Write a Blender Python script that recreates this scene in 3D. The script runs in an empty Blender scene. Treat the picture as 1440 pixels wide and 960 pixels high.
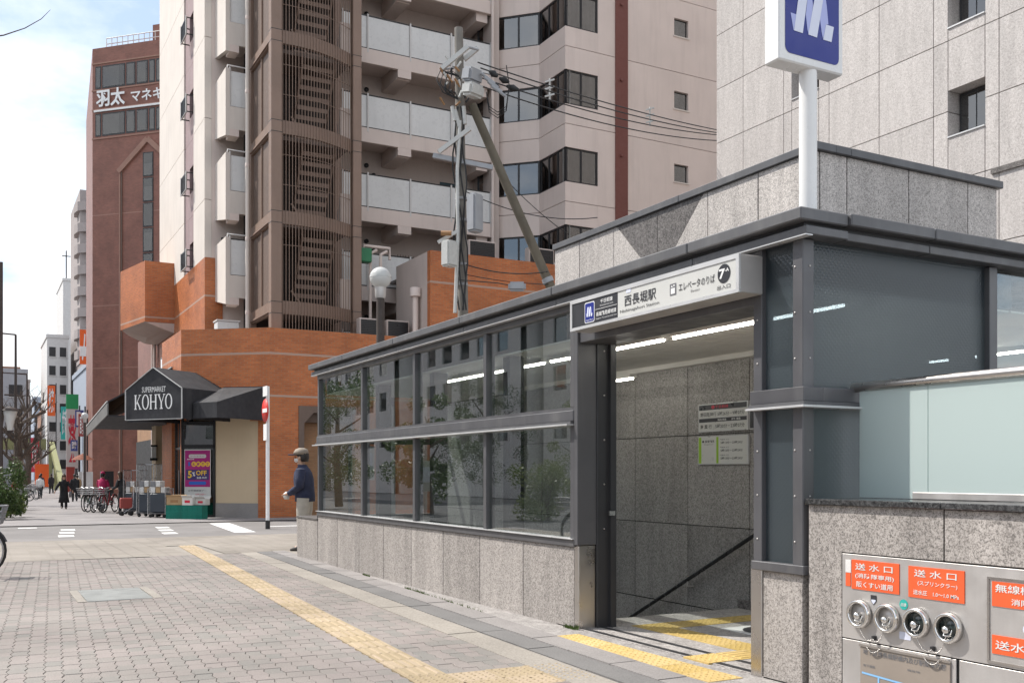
import bpy, bmesh, math, random
from mathutils import Vector, Matrix
R = math.radians
random.seed(7)
sc = bpy.context.scene

# ---------------------------------------------------------------- camera
cam_d = bpy.data.cameras.new("camera")
cam = bpy.data.objects.new("camera", cam_d)
sc.collection.objects.link(cam)
cam.location = (-4.736, -7.540, 1.40)
cam.rotation_euler = (R(90), 0, R(-28.51))
cam_d.sensor_width = 36.0
cam_d.lens = 36.0 * 1390 / 1440
cam_d.shift_y = 185.0 / 1440
cam_d.clip_start = 0.1
cam_d.clip_end = 3000
sc.camera = cam

# ---------------------------------------------------------------- sky and sun
SUN_EL = R(53)
SUN_AZ = Vector((-0.70, 0.714, 0)).normalized()          # horizontal direction towards the sun
world = bpy.data.worlds.new("World")
sc.world = world
world.use_nodes = True
wn = world.node_tree
for n in list(wn.nodes):
    wn.nodes.remove(n)
w_out = wn.nodes.new("ShaderNodeOutputWorld")
w_bg = wn.nodes.new("ShaderNodeBackground")
w_bg.inputs[1].default_value = 0.15
w_sky = wn.nodes.new("ShaderNodeTexSky")
w_sky.sky_type = 'NISHITA'
w_sky.sun_disc = False
w_sky.sun_elevation = SUN_EL
w_sky.sun_rotation = math.atan2(SUN_AZ.x, SUN_AZ.y)
w_sky.dust_density = 1.6
w_tc = wn.nodes.new("ShaderNodeTexCoord")
w_sep = wn.nodes.new("ShaderNodeSeparateXYZ")
wn.links.new(w_tc.outputs['Generated'], w_sep.inputs[0])
w_ab = wn.nodes.new("ShaderNodeMath"); w_ab.operation = 'ABSOLUTE'
wn.links.new(w_sep.outputs[2], w_ab.inputs[0])
w_zm = wn.nodes.new("ShaderNodeMath"); w_zm.operation = 'ADD'; w_zm.inputs[1].default_value = 0.22
wn.links.new(w_ab.outputs[0], w_zm.inputs[0])
w_dx = wn.nodes.new("ShaderNodeMath"); w_dx.operation = 'DIVIDE'
w_dy = wn.nodes.new("ShaderNodeMath"); w_dy.operation = 'DIVIDE'
wn.links.new(w_sep.outputs[0], w_dx.inputs[0]); wn.links.new(w_zm.outputs[0], w_dx.inputs[1])
wn.links.new(w_sep.outputs[1], w_dy.inputs[0]); wn.links.new(w_zm.outputs[0], w_dy.inputs[1])
w_cmb = wn.nodes.new("ShaderNodeCombineXYZ")
wn.links.new(w_dx.outputs[0], w_cmb.inputs[0]); wn.links.new(w_dy.outputs[0], w_cmb.inputs[1])
w_cmb.inputs[2].default_value = 5.9
w_ns = wn.nodes.new("ShaderNodeTexNoise")
w_ns.inputs['Scale'].default_value = 1.15
w_ns.inputs['Detail'].default_value = 9
w_ns.inputs['Roughness'].default_value = 0.56
wn.links.new(w_cmb.outputs[0], w_ns.inputs['Vector'])
w_rmp = wn.nodes.new("ShaderNodeValToRGB")
w_rmp.color_ramp.elements[0].position = 0.43
w_rmp.color_ramp.elements[1].position = 0.57
wn.links.new(w_ns.outputs[0], w_rmp.inputs[0])
w_mix = wn.nodes.new("ShaderNodeMixRGB")
w_mix.inputs[2].default_value = (8.0, 8.1, 8.3, 1)
wn.links.new(w_rmp.outputs[0], w_mix.inputs[0])
w_pale = wn.nodes.new("ShaderNodeMixRGB"); w_pale.inputs[0].default_value = 0.30
w_pale.inputs[2].default_value = (5.6, 6.8, 8.0, 1)
wn.links.new(w_sky.outputs[0], w_pale.inputs[1])
wn.links.new(w_pale.outputs[0], w_mix.inputs[1])
wn.links.new(w_mix.outputs[0], w_bg.inputs[0])
wn.links.new(w_bg.outputs[0], w_out.inputs[0])

sun_d = bpy.data.lights.new("sun", 'SUN')
sun_d.energy = 4.4
sun_d.angle = R(0.5)
sun_d.color = (1.0, 0.955, 0.89)
sun = bpy.data.objects.new("sun", sun_d)
sc.collection.objects.link(sun)
to_sun = Vector((SUN_AZ.x * math.cos(SUN_EL), SUN_AZ.y * math.cos(SUN_EL), math.sin(SUN_EL)))
sun.rotation_euler = to_sun.to_track_quat('Z', 'Y').to_euler()
sun.location = (-20, 40, 60)

sc.view_settings.view_transform = 'Standard'
sc.view_settings.look = 'None'
sc.view_settings.exposure = 0.24
sc.view_settings.gamma = 1
sc.view_settings.use_curve_mapping = False
sc.cycles.use_denoising = True
sc.cycles.max_bounces = 5
sc.cycles.diffuse_bounces = 3
sc.cycles.glossy_bounces = 3
sc.cycles.transparent_max_bounces = 16
sc.cycles.caustics_reflective = False
sc.cycles.caustics_refractive = False

# ---------------------------------------------------------------- helpers
COL = sc.collection
ORG = {}

def org(o):
    return ORG.get(o.name, Vector((0, 0, 0))) if o is not None else Vector((0, 0, 0))

def link(o):
    COL.objects.link(o); return o

def tag(o, label=None, cat=None, group=None, kind=None):
    if label: o["label"] = label
    if cat: o["category"] = cat
    if group: o["group"] = group
    if kind: o["kind"] = kind
    return o

def thing(name, label, cat, loc=(0, 0, 0), group=None):
    o = bpy.data.objects.new(name, None)
    o.empty_display_size = 0.3
    link(o); o.location = loc
    ORG[o.name] = Vector(loc)
    return tag(o, label, cat, group)

class MB:
    def __init__(s): s.v = []; s.f = []; s.sm = []
    def add(s, vs, fs, smooth=False):
        b = len(s.v)
        s.v += [Vector(p) for p in vs]
        s.f += [[b + i for i in f] for f in fs]
        s.sm += [smooth] * len(fs)
        return s
    def box(s, x0, x1, y0, y1, z0, z1):
        if x0 > x1: x0, x1 = x1, x0
        if y0 > y1: y0, y1 = y1, y0
        if z0 > z1: z0, z1 = z1, z0
        return s.add([(x0, y0, z0), (x1, y0, z0), (x1, y1, z0), (x0, y1, z0), (x0, y0, z1), (x1, y0, z1), (x1, y1, z1), (x0, y1, z1)],
                     [(0, 3, 2, 1), (4, 5, 6, 7), (0, 1, 5, 4), (1, 2, 6, 5), (2, 3, 7, 6), (3, 0, 4, 7)])
    def bbox(s, x0, x1, y0, y1, z0, z1, b=0.008):
        """box with chamfered edges"""
        bm = bmesh.new()
        bmesh.ops.create_cube(bm, size=1)
        for v in bm.verts:
            v.co = Vector((x0 + (v.co.x + .5) * (x1 - x0), y0 + (v.co.y + .5) * (y1 - y0), z0 + (v.co.z + .5) * (z1 - z0)))
        bmesh.ops.bevel(bm, geom=list(bm.edges), offset=b, segments=1, affect='EDGES')
        return s.bm(bm)
    def bm(s, bm, smooth=False, M=None):
        bm.verts.index_update()
        vs = [(M @ v.co if M else v.co.copy()) for v in bm.verts]
        fs = [[v.index for v in f.verts] for f in bm.faces]
        bm.free()
        return s.add(vs, fs, smooth)
    def obox(s, c, size, M=None, b=0):
        """oriented box: centre, size, 3x3 matrix"""
        bm = bmesh.new(); bmesh.ops.create_cube(bm, size=1)
        for v in bm.verts: v.co = Vector((v.co.x * size[0], v.co.y * size[1], v.co.z * size[2]))
        if b: bmesh.ops.bevel(bm, geom=list(bm.edges), offset=b, segments=2, affect='EDGES')
        T = Matrix.Translation(Vector(c)) @ (M.to_4x4() if M else Matrix.Identity(4))
        return s.bm(bm, M=T)
    def bar(s, p0, p1, w, h=None):
        p0 = Vector(p0); p1 = Vector(p1); h = h or w
        d = (p1 - p0); L = d.length
        M = d.to_track_quat('Z', 'Y').to_matrix()
        return s.obox((p0 + p1) / 2, (w, h, L), M)
    def tube(s, pts, r, n=8, caps=True, closed=False):
        pts = [Vector(p) for p in pts]
        rr = r if isinstance(r, (list, tuple)) else [r] * len(pts)
        vs = []; fs = []
        m = len(pts)
        up = None
        for i, p in enumerate(pts):
            if closed: d = pts[(i + 1) % m] - pts[i - 1]
            else: d = pts[min(i + 1, m - 1)] - pts[max(i - 1, 0)]
            d.normalize()
            if up is None:
                up = Vector((0, 0, 1)) if abs(d.z) < .9 else Vector((1, 0, 0))
            a = d.cross(up)
            if a.length < 1e-4: a = d.cross(Vector((0, 1, 0)))
            a.normalize(); b = a.cross(d); b.normalize(); up = b
            for k in range(n):
                t = 2 * math.pi * k / n
                vs.append(p + (a * math.cos(t) + b * math.sin(t)) * rr[i])
        for i in range(m if closed else m - 1):
            j = (i + 1) % m
            for k in range(n):
                k2 = (k + 1) % n
                fs.append((i * n + k, i * n + k2, j * n + k2, j * n + k))
        s.add(vs, fs, True)
        if caps and not closed:
            s.add(vs[:n], [list(range(n))[::-1]]); s.add(vs[-n:], [list(range(n))])
        return s
    def prism(s, poly, z0, z1):
        n = len(poly)
        vs = [(p[0], p[1], z0) for p in poly] + [(p[0], p[1], z1) for p in poly]
        fs = [list(range(n))[::-1], list(range(n, 2 * n))] + [(i, (i + 1) % n, n + (i + 1) % n, n + i) for i in range(n)]
        return s.add(vs, fs)
    def hull(s, top, bot):
        n = len(top)
        return s.add(list(bot) + list(top), [list(range(n))[::-1], list(range(n, 2 * n))] + [(i, (i + 1) % n, n + (i + 1) % n, n + i) for i in range(n)])
    def lathe(s, c, prof, n=16, axis='Z', M=None):
        c = Vector(c); vs = []; fs = []
        for r, z in prof:
            for k in range(n):
                t = 2 * math.pi * k / n
                p = Vector((r * math.cos(t), r * math.sin(t), z))
                if M: p = M @ p
                vs.append(c + p)
        m = len(prof)
        for i in range(m - 1):
            for k in range(n):
                k2 = (k + 1) % n
                fs.append((i * n + k, i * n + k2, (i + 1) * n + k2, (i + 1) * n + k))
        s.add(vs, fs, True)
        s.add(vs[:n], [list(range(n))[::-1]]); s.add(vs[-n:], [list(range(n))])
        return s
    def loft(s, rings, n=14):
        """rings: (centre, rx, ry, yaw) horizontal ellipses joined upwards"""
        vs = []; fs = []
        for c, rx, ry, yw in rings:
            c = Vector(c)
            for k in range(n):
                t = 2 * math.pi * k / n
                x, y = rx * math.cos(t), ry * math.sin(t)
                vs.append(c + Vector((x * math.cos(yw) - y * math.sin(yw), x * math.sin(yw) + y * math.cos(yw), 0)))
        m = len(rings)
        for i in range(m - 1):
            for k in range(n):
                k2 = (k + 1) % n
                fs.append((i * n + k, i * n + k2, (i + 1) * n + k2, (i + 1) * n + k))
        s.add(vs, fs, True)
        b = len(s.v) - len(vs)
        s.f += [[b + k for k in range(n)][::-1], [b + (m - 1) * n + k for k in range(n)]]; s.sm += [True, True]
        return s
    def wall(s, o, ud, nd, us, zs, holes, t):
        """vertical wall with openings: o origin, ud along, nd outward normal, t thickness; holes are (u0,u1,z0,z1)"""
        o = Vector(o); ud = Vector(ud); nd = Vector(nd)
        U = sorted(set([us[0], us[1]] + [h[0] for h in holes] + [h[1] for h in holes]))
        Z = sorted(set([zs[0], zs[1]] + [h[2] for h in holes] + [h[3] for h in holes]))
        def P(u, z, k): return o + ud * u - nd * (t * k) + Vector((0, 0, z))
        def solid(i, j):
            if i < 0 or j < 0 or i >= len(U) - 1 or j >= len(Z) - 1: return False
            u = (U[i] + U[i + 1]) / 2; z = (Z[j] + Z[j + 1]) / 2
            return not any(h[0] < u < h[1] and h[2] < z < h[3] for h in holes)
        for i in range(len(U) - 1):
            for j in range(len(Z) - 1):
                if not solid(i, j): continue
                a, b, c, d = U[i], U[i + 1], Z[j], Z[j + 1]
                s.add([P(a, c, 0), P(b, c, 0), P(b, d, 0), P(a, d, 0)], [(0, 1, 2, 3)])
                s.add([P(a, c, 1), P(b, c, 1), P(b, d, 1), P(a, d, 1)], [(3, 2, 1, 0)])
                if not solid(i - 1, j): s.add([P(a, c, 0), P(a, d, 0), P(a, d, 1), P(a, c, 1)], [(0, 1, 2, 3)])
                if not solid(i + 1, j): s.add([P(b, c, 0), P(b, c, 1), P(b, d, 1), P(b, d, 0)], [(0, 1, 2, 3)])
                if not solid(i, j - 1): s.add([P(a, c, 0), P(a, c, 1), P(b, c, 1), P(b, c, 0)], [(0, 1, 2, 3)])
                if not solid(i, j + 1): s.add([P(a, d, 0), P(b, d, 0), P(b, d, 1), P(a, d, 1)], [(0, 1, 2, 3)])
        return s
    def build(s, name, mat, parent=None, origin=None):
        me = bpy.data.meshes.new(name)
        o0 = Vector(origin) if origin is not None else org(parent)
        me.from_pydata([tuple(v - o0) for v in s.v], [], s.f)
        me.polygons.foreach_set("use_smooth", s.sm)
        me.materials.append(M_[mat] if isinstance(mat, str) else mat)
        me.update()
        o = bpy.data.objects.new(name, me)
        link(o)
        if parent is not None:
            o.parent = parent
            ORG[o.name] = o0
        else:
            o.location = o0
            ORG[o.name] = o0
        return o

def box(name, mat, parent, *c, bev=0):
    m = MB()
    if bev: m.bbox(min(c[0], c[1]), max(c[0], c[1]), min(c[2], c[3]), max(c[2], c[3]), min(c[4], c[5]), max(c[4], c[5]), bev)
    else: m.box(*c)
    return m.build(name, mat, parent)

def struct(name, mb, mat):
    return tag(mb.build(name, mat), kind="structure")

def copy_tree(o, parent=None):
    c = o.copy(); COL.objects.link(c); c.parent = parent
    for ch in [k for k in bpy.data.objects if k.parent is o] if o.children is None else list(o.children):
        copy_tree(ch, c)
    return c

# ---- lettering: font outlines turned into flat meshes set 3 mm proud of the board
def text_mesh(body, w, h, yaw, at, off=0.003, keep=False, bold=0.0, normal_dir=None):
    """fits body into w x h (None = keep ratio); at = lower-left corner on the board, yaw = reading direction"""
    cu = bpy.data.curves.new("lettering", 'FONT')
    cu.body = body
    cu.offset = bold
    cu.resolution_u = 2
    ob = bpy.data.objects.new("lettering", cu)
    COL.objects.link(ob)
    dg = bpy.context.evaluated_depsgraph_get()
    me = bpy.data.meshes.new_from_object(ob.evaluated_get(dg))
    COL.objects.unlink(ob); bpy.data.objects.remove(ob); bpy.data.curves.remove(cu)
    vs = [v.co.copy() for v in me.vertices]
    fs = [list(p.vertices) for p in me.polygons]
    bpy.data.meshes.remove(me)
    if not vs: return MB()
    x0 = min(v.x for v in vs); x1 = max(v.x for v in vs); y0 = min(v.y for v in vs); y1 = max(v.y for v in vs)
    sx = w / max(x1 - x0, 1e-6) if w else None
    sy = h / max(y1 - y0, 1e-6) if h else None
    if sx is None: sx = sy
    if sy is None: sy = sx
    X = Vector((math.cos(yaw), math.sin(yaw), 0)); N = Vector((math.sin(yaw), -math.cos(yaw), 0))
    at = Vector(at)
    mb = MB()
    mb.add([at + X * ((v.x - x0) * sx) + Vector((0, 0, (v.y - y0) * sy)) + N * off for v in vs], fs)
    return mb

def join(*ms):
    m = MB()
    for k in ms:
        b = len(m.v); m.v += k.v; m.f += [[b + i for i in f] for f in k.f]; m.sm += k.sm
    return m

def plate(at, yaw, poly, off=0.003):
    """flat printed shape: poly in (u,z) about the point at"""
    X = Vector((math.cos(yaw), math.sin(yaw), 0)); N = Vector((math.sin(yaw), -math.cos(yaw), 0)); at = Vector(at)
    m = MB(); m.add([at + X * u + Vector((0, 0, z)) + N * off for u, z in poly], [list(range(len(poly)))])
    return m

def ngon(cx, cz, r, n=20, rz=None):
    return [(cx + r * math.cos(2 * math.pi * k / n), cz + (rz or r) * math.sin(2 * math.pi * k / n)) for k in range(n)]

def rrect(u0, u1, z0, z1, r, n=5):
    out = []
    for cx, cz, a0 in ((u1 - r, z1 - r, 0), (u0 + r, z1 - r, 90), (u0 + r, z0 + r, 180), (u1 - r, z0 + r, 270)):
        for k in range(n + 1):
            a = R(a0 + 90 * k / n); out.append((cx + r * math.cos(a), cz + r * math.sin(a)))
    return out

def gz(y):
    t = min(max((y - 20) / 32.0, 0), 1)
    return -0.30 * t * t * (3 - 2 * t)

# ---------------------------------------------------------------- materials
M_ = {}
def nodes_of(name):
    m = bpy.data.materials.new(name); m.use_nodes = True
    nt = m.node_tree; nt.nodes.clear()
    out = nt.nodes.new("ShaderNodeOutputMaterial")
    M_[name] = m
    return m, nt, out

def N(nt, typ, **kw):
    n = nt.nodes.new(typ)
    for k, v in kw.items():
        if k.startswith("i_"):
            key = k[2:]
            n.inputs[int(key) if key.isdigit() else key].default_value = v
        else: setattr(n, k, v)
    return n

def coords(nt, rnd=True):
    """object coordinates shifted by a random amount per object"""
    tc = N(nt, "ShaderNodeTexCoord")
    if not rnd: return tc.outputs['Object']
    oi = N(nt, "ShaderNodeObjectInfo")
    mu = N(nt, "ShaderNodeMath", operation='MULTIPLY'); mu.inputs[1].default_value = 37.0
    nt.links.new(oi.outputs['Random'], mu.inputs[0])
    ad = N(nt, "ShaderNodeVectorMath", operation='ADD')
    nt.links.new(tc.outputs['Object'], ad.inputs[0]); nt.links.new(mu.outputs[0], ad.inputs[1])
    return ad.outputs[0]

def c4(c): return (c[0], c[1], c[2], 1)

def basic(name, col, rough=0.6, metal=0.0, var=0.12, scale=3.0, bump=0.0, bscale=60.0, rnd=0.0, spec=0.5, coat=0.0, dirt=0.0, dirt_col=(0.08, 0.07, 0.06)):
    m, nt, out = nodes_of(name)
    p = N(nt, "ShaderNodeBsdfPrincipled")
    p.inputs['Roughness'].default_value = rough; p.inputs['Metallic'].default_value = metal
    p.inputs['Specular IOR Level'].default_value = spec; p.inputs['Coat Weight'].default_value = coat
    co = coords(nt)
    ns = N(nt, "ShaderNodeTexNoise"); ns.inputs['Scale'].default_value = scale; ns.inputs['Detail'].default_value = 5
    nt.links.new(co, ns.inputs['Vector'])
    mr = N(nt, "ShaderNodeMapRange"); mr.inputs[1].default_value = 0.3; mr.inputs[2].default_value = 0.7
    mr.inputs[3].default_value = 1 - var; mr.inputs[4].default_value = 1 + var
    nt.links.new(ns.outputs[0], mr.inputs[0])
    rr = N(nt, "ShaderNodeMapRange"); rr.inputs[1].default_value = .3; rr.inputs[2].default_value = .7; rr.inputs[3].default_value = max(rough - .10, .02); rr.inputs[4].default_value = min(rough + .12, 1)
    nr = N(nt, "ShaderNodeTexNoise"); nr.inputs['Scale'].default_value = 7.0; nr.inputs['Detail'].default_value = 6; nt.links.new(co, nr.inputs['Vector'])
    nt.links.new(nr.outputs[0], rr.inputs[0])
    if rough > .12: nt.links.new(rr.outputs[0], p.inputs['Roughness'])
    val = mr.outputs[0]
    if rnd:
        oi = N(nt, "ShaderNodeObjectInfo")
        m2 = N(nt, "ShaderNodeMapRange"); m2.inputs[3].default_value = 1 - rnd; m2.inputs[4].default_value = 1 + rnd
        nt.links.new(oi.outputs['Random'], m2.inputs[0])
        mm = N(nt, "ShaderNodeMath", operation='MULTIPLY'); nt.links.new(val, mm.inputs[0]); nt.links.new(m2.outputs[0], mm.inputs[1]); val = mm.outputs[0]
    vm = N(nt, "ShaderNodeVectorMath", operation='SCALE'); vm.inputs[0].default_value = col
    nt.links.new(val, vm.inputs['Scale'])
    colr = vm.outputs[0]
    if dirt:
        n3 = N(nt, "ShaderNodeTexNoise"); n3.inputs['Scale'].default_value = 1.0; n3.inputs['Detail'].default_value = 7; n3.inputs['Roughness'].default_value = .65
        mp = N(nt, "ShaderNodeMapping"); mp.inputs['Scale'].default_value = (3.5, 3.5, 0.35); nt.links.new(co, mp.inputs[0]); nt.links.new(mp.outputs[0], n3.inputs['Vector'])
        r3 = N(nt, "ShaderNodeMapRange"); r3.inputs[1].default_value = 0.5; r3.inputs[2].default_value = 0.75; r3.inputs[4].default_value = dirt
        nt.links.new(n3.outputs[0], r3.inputs[0])
        mx = N(nt, "ShaderNodeMixRGB"); mx.inputs[2].default_value = c4(dirt_col)
        nt.links.new(r3.outputs[0], mx.inputs[0]); nt.links.new(colr, mx.inputs[1]); colr = mx.outputs[0]
    nt.links.new(colr, p.inputs['Base Color'])
    if bump:
        n2 = N(nt, "ShaderNodeTexNoise"); n2.inputs['Scale'].default_value = bscale; n2.inputs['Detail'].default_value = 3
        nt.links.new(co, n2.inputs['Vector'])
        bp = N(nt, "ShaderNodeBump"); bp.inputs['Strength'].default_value = bump; bp.inputs['Distance'].default_value = 0.01
        nt.links.new(n2.outputs[0], bp.inputs['Height']); nt.links.new(bp.outputs[0], p.inputs['Normal'])
    nt.links.new(p.outputs[0], out.inputs[0])
    return m

def granite(name, dark, mid, light, scale=110.0, rough=0.55, bump=0.25, rnd=0.11, stain=0.35, spec=0.4):
    m, nt, out = nodes_of(name)
    p = N(nt, "ShaderNodeBsdfPrincipled"); p.inputs['Roughness'].default_value = rough; p.inputs['Specular IOR Level'].default_value = spec
    co = coords(nt)
    vo = N(nt, "ShaderNodeTexVoronoi"); vo.inputs['Scale'].default_value = scale; vo.feature = 'F1'
    nt.links.new(co, vo.inputs['Vector'])
    sx = N(nt, "ShaderNodeSeparateColor"); nt.links.new(vo.outputs['Color'], sx.inputs[0])
    rp = N(nt, "ShaderNodeValToRGB")
    e = rp.color_ramp.elements
    e[0].position = 0.0; e[0].color = c4(dark); e[1].position = 1.0; e[1].color = c4(light)
    k = e.new(0.30); k.color = c4([(a * .5 + b * .5) for a, b in zip(dark, mid)])
    k = e.new(0.5); k.color = c4(mid)
    k = e.new(0.72); k.color = c4([(a * .5 + b * .5) for a, b in zip(light, mid)])
    v2 = N(nt, "ShaderNodeTexVoronoi"); v2.inputs['Scale'].default_value = scale * .42; nt.links.new(co, v2.inputs['Vector'])
    s2 = N(nt, "ShaderNodeSeparateColor"); nt.links.new(v2.outputs['Color'], s2.inputs[0])
    av = N(nt, "ShaderNodeMixRGB"); av.inputs[0].default_value = .38; nt.links.new(sx.outputs[0], av.inputs[1]); nt.links.new(s2.outputs[0], av.inputs[2])
    nt.links.new(av.outputs[0], rp.inputs[0])
    n1 = N(nt, "ShaderNodeTexNoise"); n1.inputs['Scale'].default_value = 1.4; n1.inputs['Detail'].default_value = 8; n1.inputs['Roughness'].default_value = .6
    mp = N(nt, "ShaderNodeMapping"); mp.inputs['Scale'].default_value = (3.4, 3.4, .45); nt.links.new(co, mp.inputs[0]); nt.links.new(mp.outputs[0], n1.inputs['Vector'])
    mr = N(nt, "ShaderNodeMapRange"); mr.inputs[1].default_value = .35; mr.inputs[2].default_value = .75; mr.inputs[3].default_value = 1.06; mr.inputs[4].default_value = 1 - stain
    nt.links.new(n1.outputs[0], mr.inputs[0])
    oi = N(nt, "ShaderNodeObjectInfo")
    m2 = N(nt, "ShaderNodeMapRange"); m2.inputs[3].default_value = 1 - rnd; m2.inputs[4].default_value = 1 + rnd
    nt.links.new(oi.outputs['Random'], m2.inputs[0])
    mm = N(nt, "ShaderNodeMath", operation='MULTIPLY'); nt.links.new(mr.outputs[0], mm.inputs[0]); nt.links.new(m2.outputs[0], mm.inputs[1])
    vm = N(nt, "ShaderNodeVectorMath", operation='SCALE'); nt.links.new(rp.outputs[0], vm.inputs[0]); nt.links.new(mm.outputs[0], vm.inputs['Scale'])
    nt.links.new(vm.outputs[0], p.inputs['Base Color'])
    if bump:
        bp = N(nt, "ShaderNodeBump"); bp.inputs['Strength'].default_value = bump; bp.inputs['Distance'].default_value = .003
        nt.links.new(sx.outputs[1], bp.inputs['Height']); nt.links.new(bp.outputs[0], p.inputs['Normal'])
    nt.links.new(p.outputs[0], out.inputs[0])
    return m

def brick(name, c1, c2, mortar, bw=0.225, bh=0.068, mort=0.008, rough=0.48, bands=None, band_col=(0.45, 0.36, 0.30)):
    m, nt, out = nodes_of(name)
    p = N(nt, "ShaderNodeBsdfPrincipled"); p.inputs['Roughness'].default_value = rough; p.inputs['Specular IOR Level'].default_value = .4
    ge = N(nt, "ShaderNodeNewGeometry")
    cr = N(nt, "ShaderNodeVectorMath", operation='CROSS_PRODUCT'); cr.inputs[0].default_value = (0, 0, 1)
    nt.links.new(ge.outputs['True Normal'], cr.inputs[1])
    dt = N(nt, "ShaderNodeVectorMath", operation='DOT_PRODUCT'); nt.links.new(cr.outputs[0], dt.inputs[0]); nt.links.new(ge.outputs['Position'], dt.inputs[1])
    sp = N(nt, "ShaderNodeSeparateXYZ"); nt.links.new(ge.outputs['Position'], sp.inputs[0])
    cb = N(nt, "ShaderNodeCombineXYZ"); nt.links.new(dt.outputs['Value'], cb.inputs[0]); nt.links.new(sp.outputs[2], cb.inputs[1])
    bt = N(nt, "ShaderNodeTexBrick")
    bt.inputs['Color1'].default_value = c4(c1); bt.inputs['Color2'].default_value = c4(c2); bt.inputs['Mortar'].default_value = c4(mortar)
    bt.inputs['Scale'].default_value = 1; bt.inputs['Mortar Size'].default_value = mort; bt.inputs['Mortar Smooth'].default_value = .1
    bt.inputs['Brick Width'].default_value = bw; bt.inputs['Row Height'].default_value = bh; bt.inputs['Bias'].default_value = 0.0
    nt.links.new(cb.outputs[0], bt.inputs['Vector'])
    n1 = N(nt, "ShaderNodeTexNoise"); n1.inputs['Scale'].default_value = .9; n1.inputs['Detail'].default_value = 8; n1.inputs['Roughness'].default_value = .65
    nt.links.new(ge.outputs['Position'], n1.inputs['Vector'])
    mr = N(nt, "ShaderNodeMapRange"); mr.inputs[1].default_value = .3; mr.inputs[2].default_value = .7; mr.inputs[3].default_value = .78; mr.inputs[4].default_value = 1.18
    nt.links.new(n1.outputs[0], mr.inputs[0])
    vm = N(nt, "ShaderNodeVectorMath", operation='SCALE'); nt.links.new(bt.outputs['Color'], vm.inputs[0]); nt.links.new(mr.outputs[0], vm.inputs['Scale'])
    col = vm.outputs[0]
    for z0 in (bands or []):
        a = N(nt, "ShaderNodeMath", operation='SUBTRACT'); a.inputs[1].default_value = z0; nt.links.new(sp.outputs[2], a.inputs[0])
        b = N(nt, "ShaderNodeMath", operation='ABSOLUTE'); nt.links.new(a.outputs[0], b.inputs[0])
        c = N(nt, "ShaderNodeMath", operation='LESS_THAN'); c.inputs[1].default_value = 0.035; nt.links.new(b.outputs[0], c.inputs[0])
        d = N(nt, "ShaderNodeMath", operation='MULTIPLY'); d.inputs[1].default_value = .75; nt.links.new(c.outputs[0], d.inputs[0])
        mx = N(nt, "ShaderNodeMixRGB"); mx.inputs[2].default_value = c4(band_col); nt.links.new(d.outputs[0], mx.inputs[0]); nt.links.new(col, mx.inputs[1]); col = mx.outputs[0]
    nt.links.new(col, p.inputs['Base Color'])
    bp = N(nt, "ShaderNodeBump"); bp.inputs['Strength'].default_value = .6; bp.inputs['Distance'].default_value = .006; bp.invert = True
    nt.links.new(bt.outputs['Fac'], bp.inputs['Height']); nt.links.new(bp.outputs[0], p.inputs['Normal'])
    nt.links.new(p.outputs[0], out.inputs[0])
    return m

def glass(name, tint=(0.8, 0.86, 0.84), refl=1.0, rough=0.0, base=0.04, pattern=0.0, wav=0.0):
    """thin architectural glass: transparent by tint, mirror by fresnel"""
    m, nt, out = nodes_of(name)
    tr = N(nt, "ShaderNodeBsdfTransparent"); tr.inputs[0].default_value = c4(tint)
    gl = N(nt, "ShaderNodeBsdfGlossy"); gl.inputs['Roughness'].default_value = rough; gl.inputs[0].default_value = (1, 1, 1, 1)
    lw = N(nt, "ShaderNodeLayerWeight"); lw.inputs[0].default_value = .5
    pw = N(nt, "ShaderNodeMath", operation='POWER'); pw.inputs[1].default_value = 5.0; nt.links.new(lw.outputs['Facing'], pw.inputs[0])
    mu = N(nt, "ShaderNodeMath", operation='MULTIPLY_ADD'); mu.inputs[1].default_value = refl * .95; mu.inputs[2].default_value = base + .045 * refl; mu.use_clamp = True
    nt.links.new(pw.outputs[0], mu.inputs[0])
    mx = N(nt, "ShaderNodeMixShader")
    nt.links.new(mu.outputs[0], mx.inputs[0]); nt.links.new(tr.outputs[0], mx.inputs[1]); nt.links.new(gl.outputs[0], mx.inputs[2])
    if wav:
        co = coords(nt)
        ns = N(nt, "ShaderNodeTexNoise"); ns.inputs['Scale'].default_value = 1.1; ns.inputs['Detail'].default_value = 1
        nt.links.new(co, ns.inputs['Vector'])
        bp = N(nt, "ShaderNodeBump"); bp.inputs['Strength'].default_value = wav; bp.inputs['Distance'].default_value = .02
        nt.links.new(ns.outputs[0], bp.inputs['Height']); nt.links.new(bp.outputs[0], gl.inputs['Normal'])
    nt.links.new(mx.outputs[0], out.inputs[0])
    return m

def emit(name, col, s):
    m, nt, out = nodes_of(name)
    e = N(nt, "ShaderNodeEmission"); e.inputs[0].default_value = c4(col); e.inputs[1].default_value = s
    nt.links.new(e.outputs[0], out.inputs[0]); return m

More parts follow.
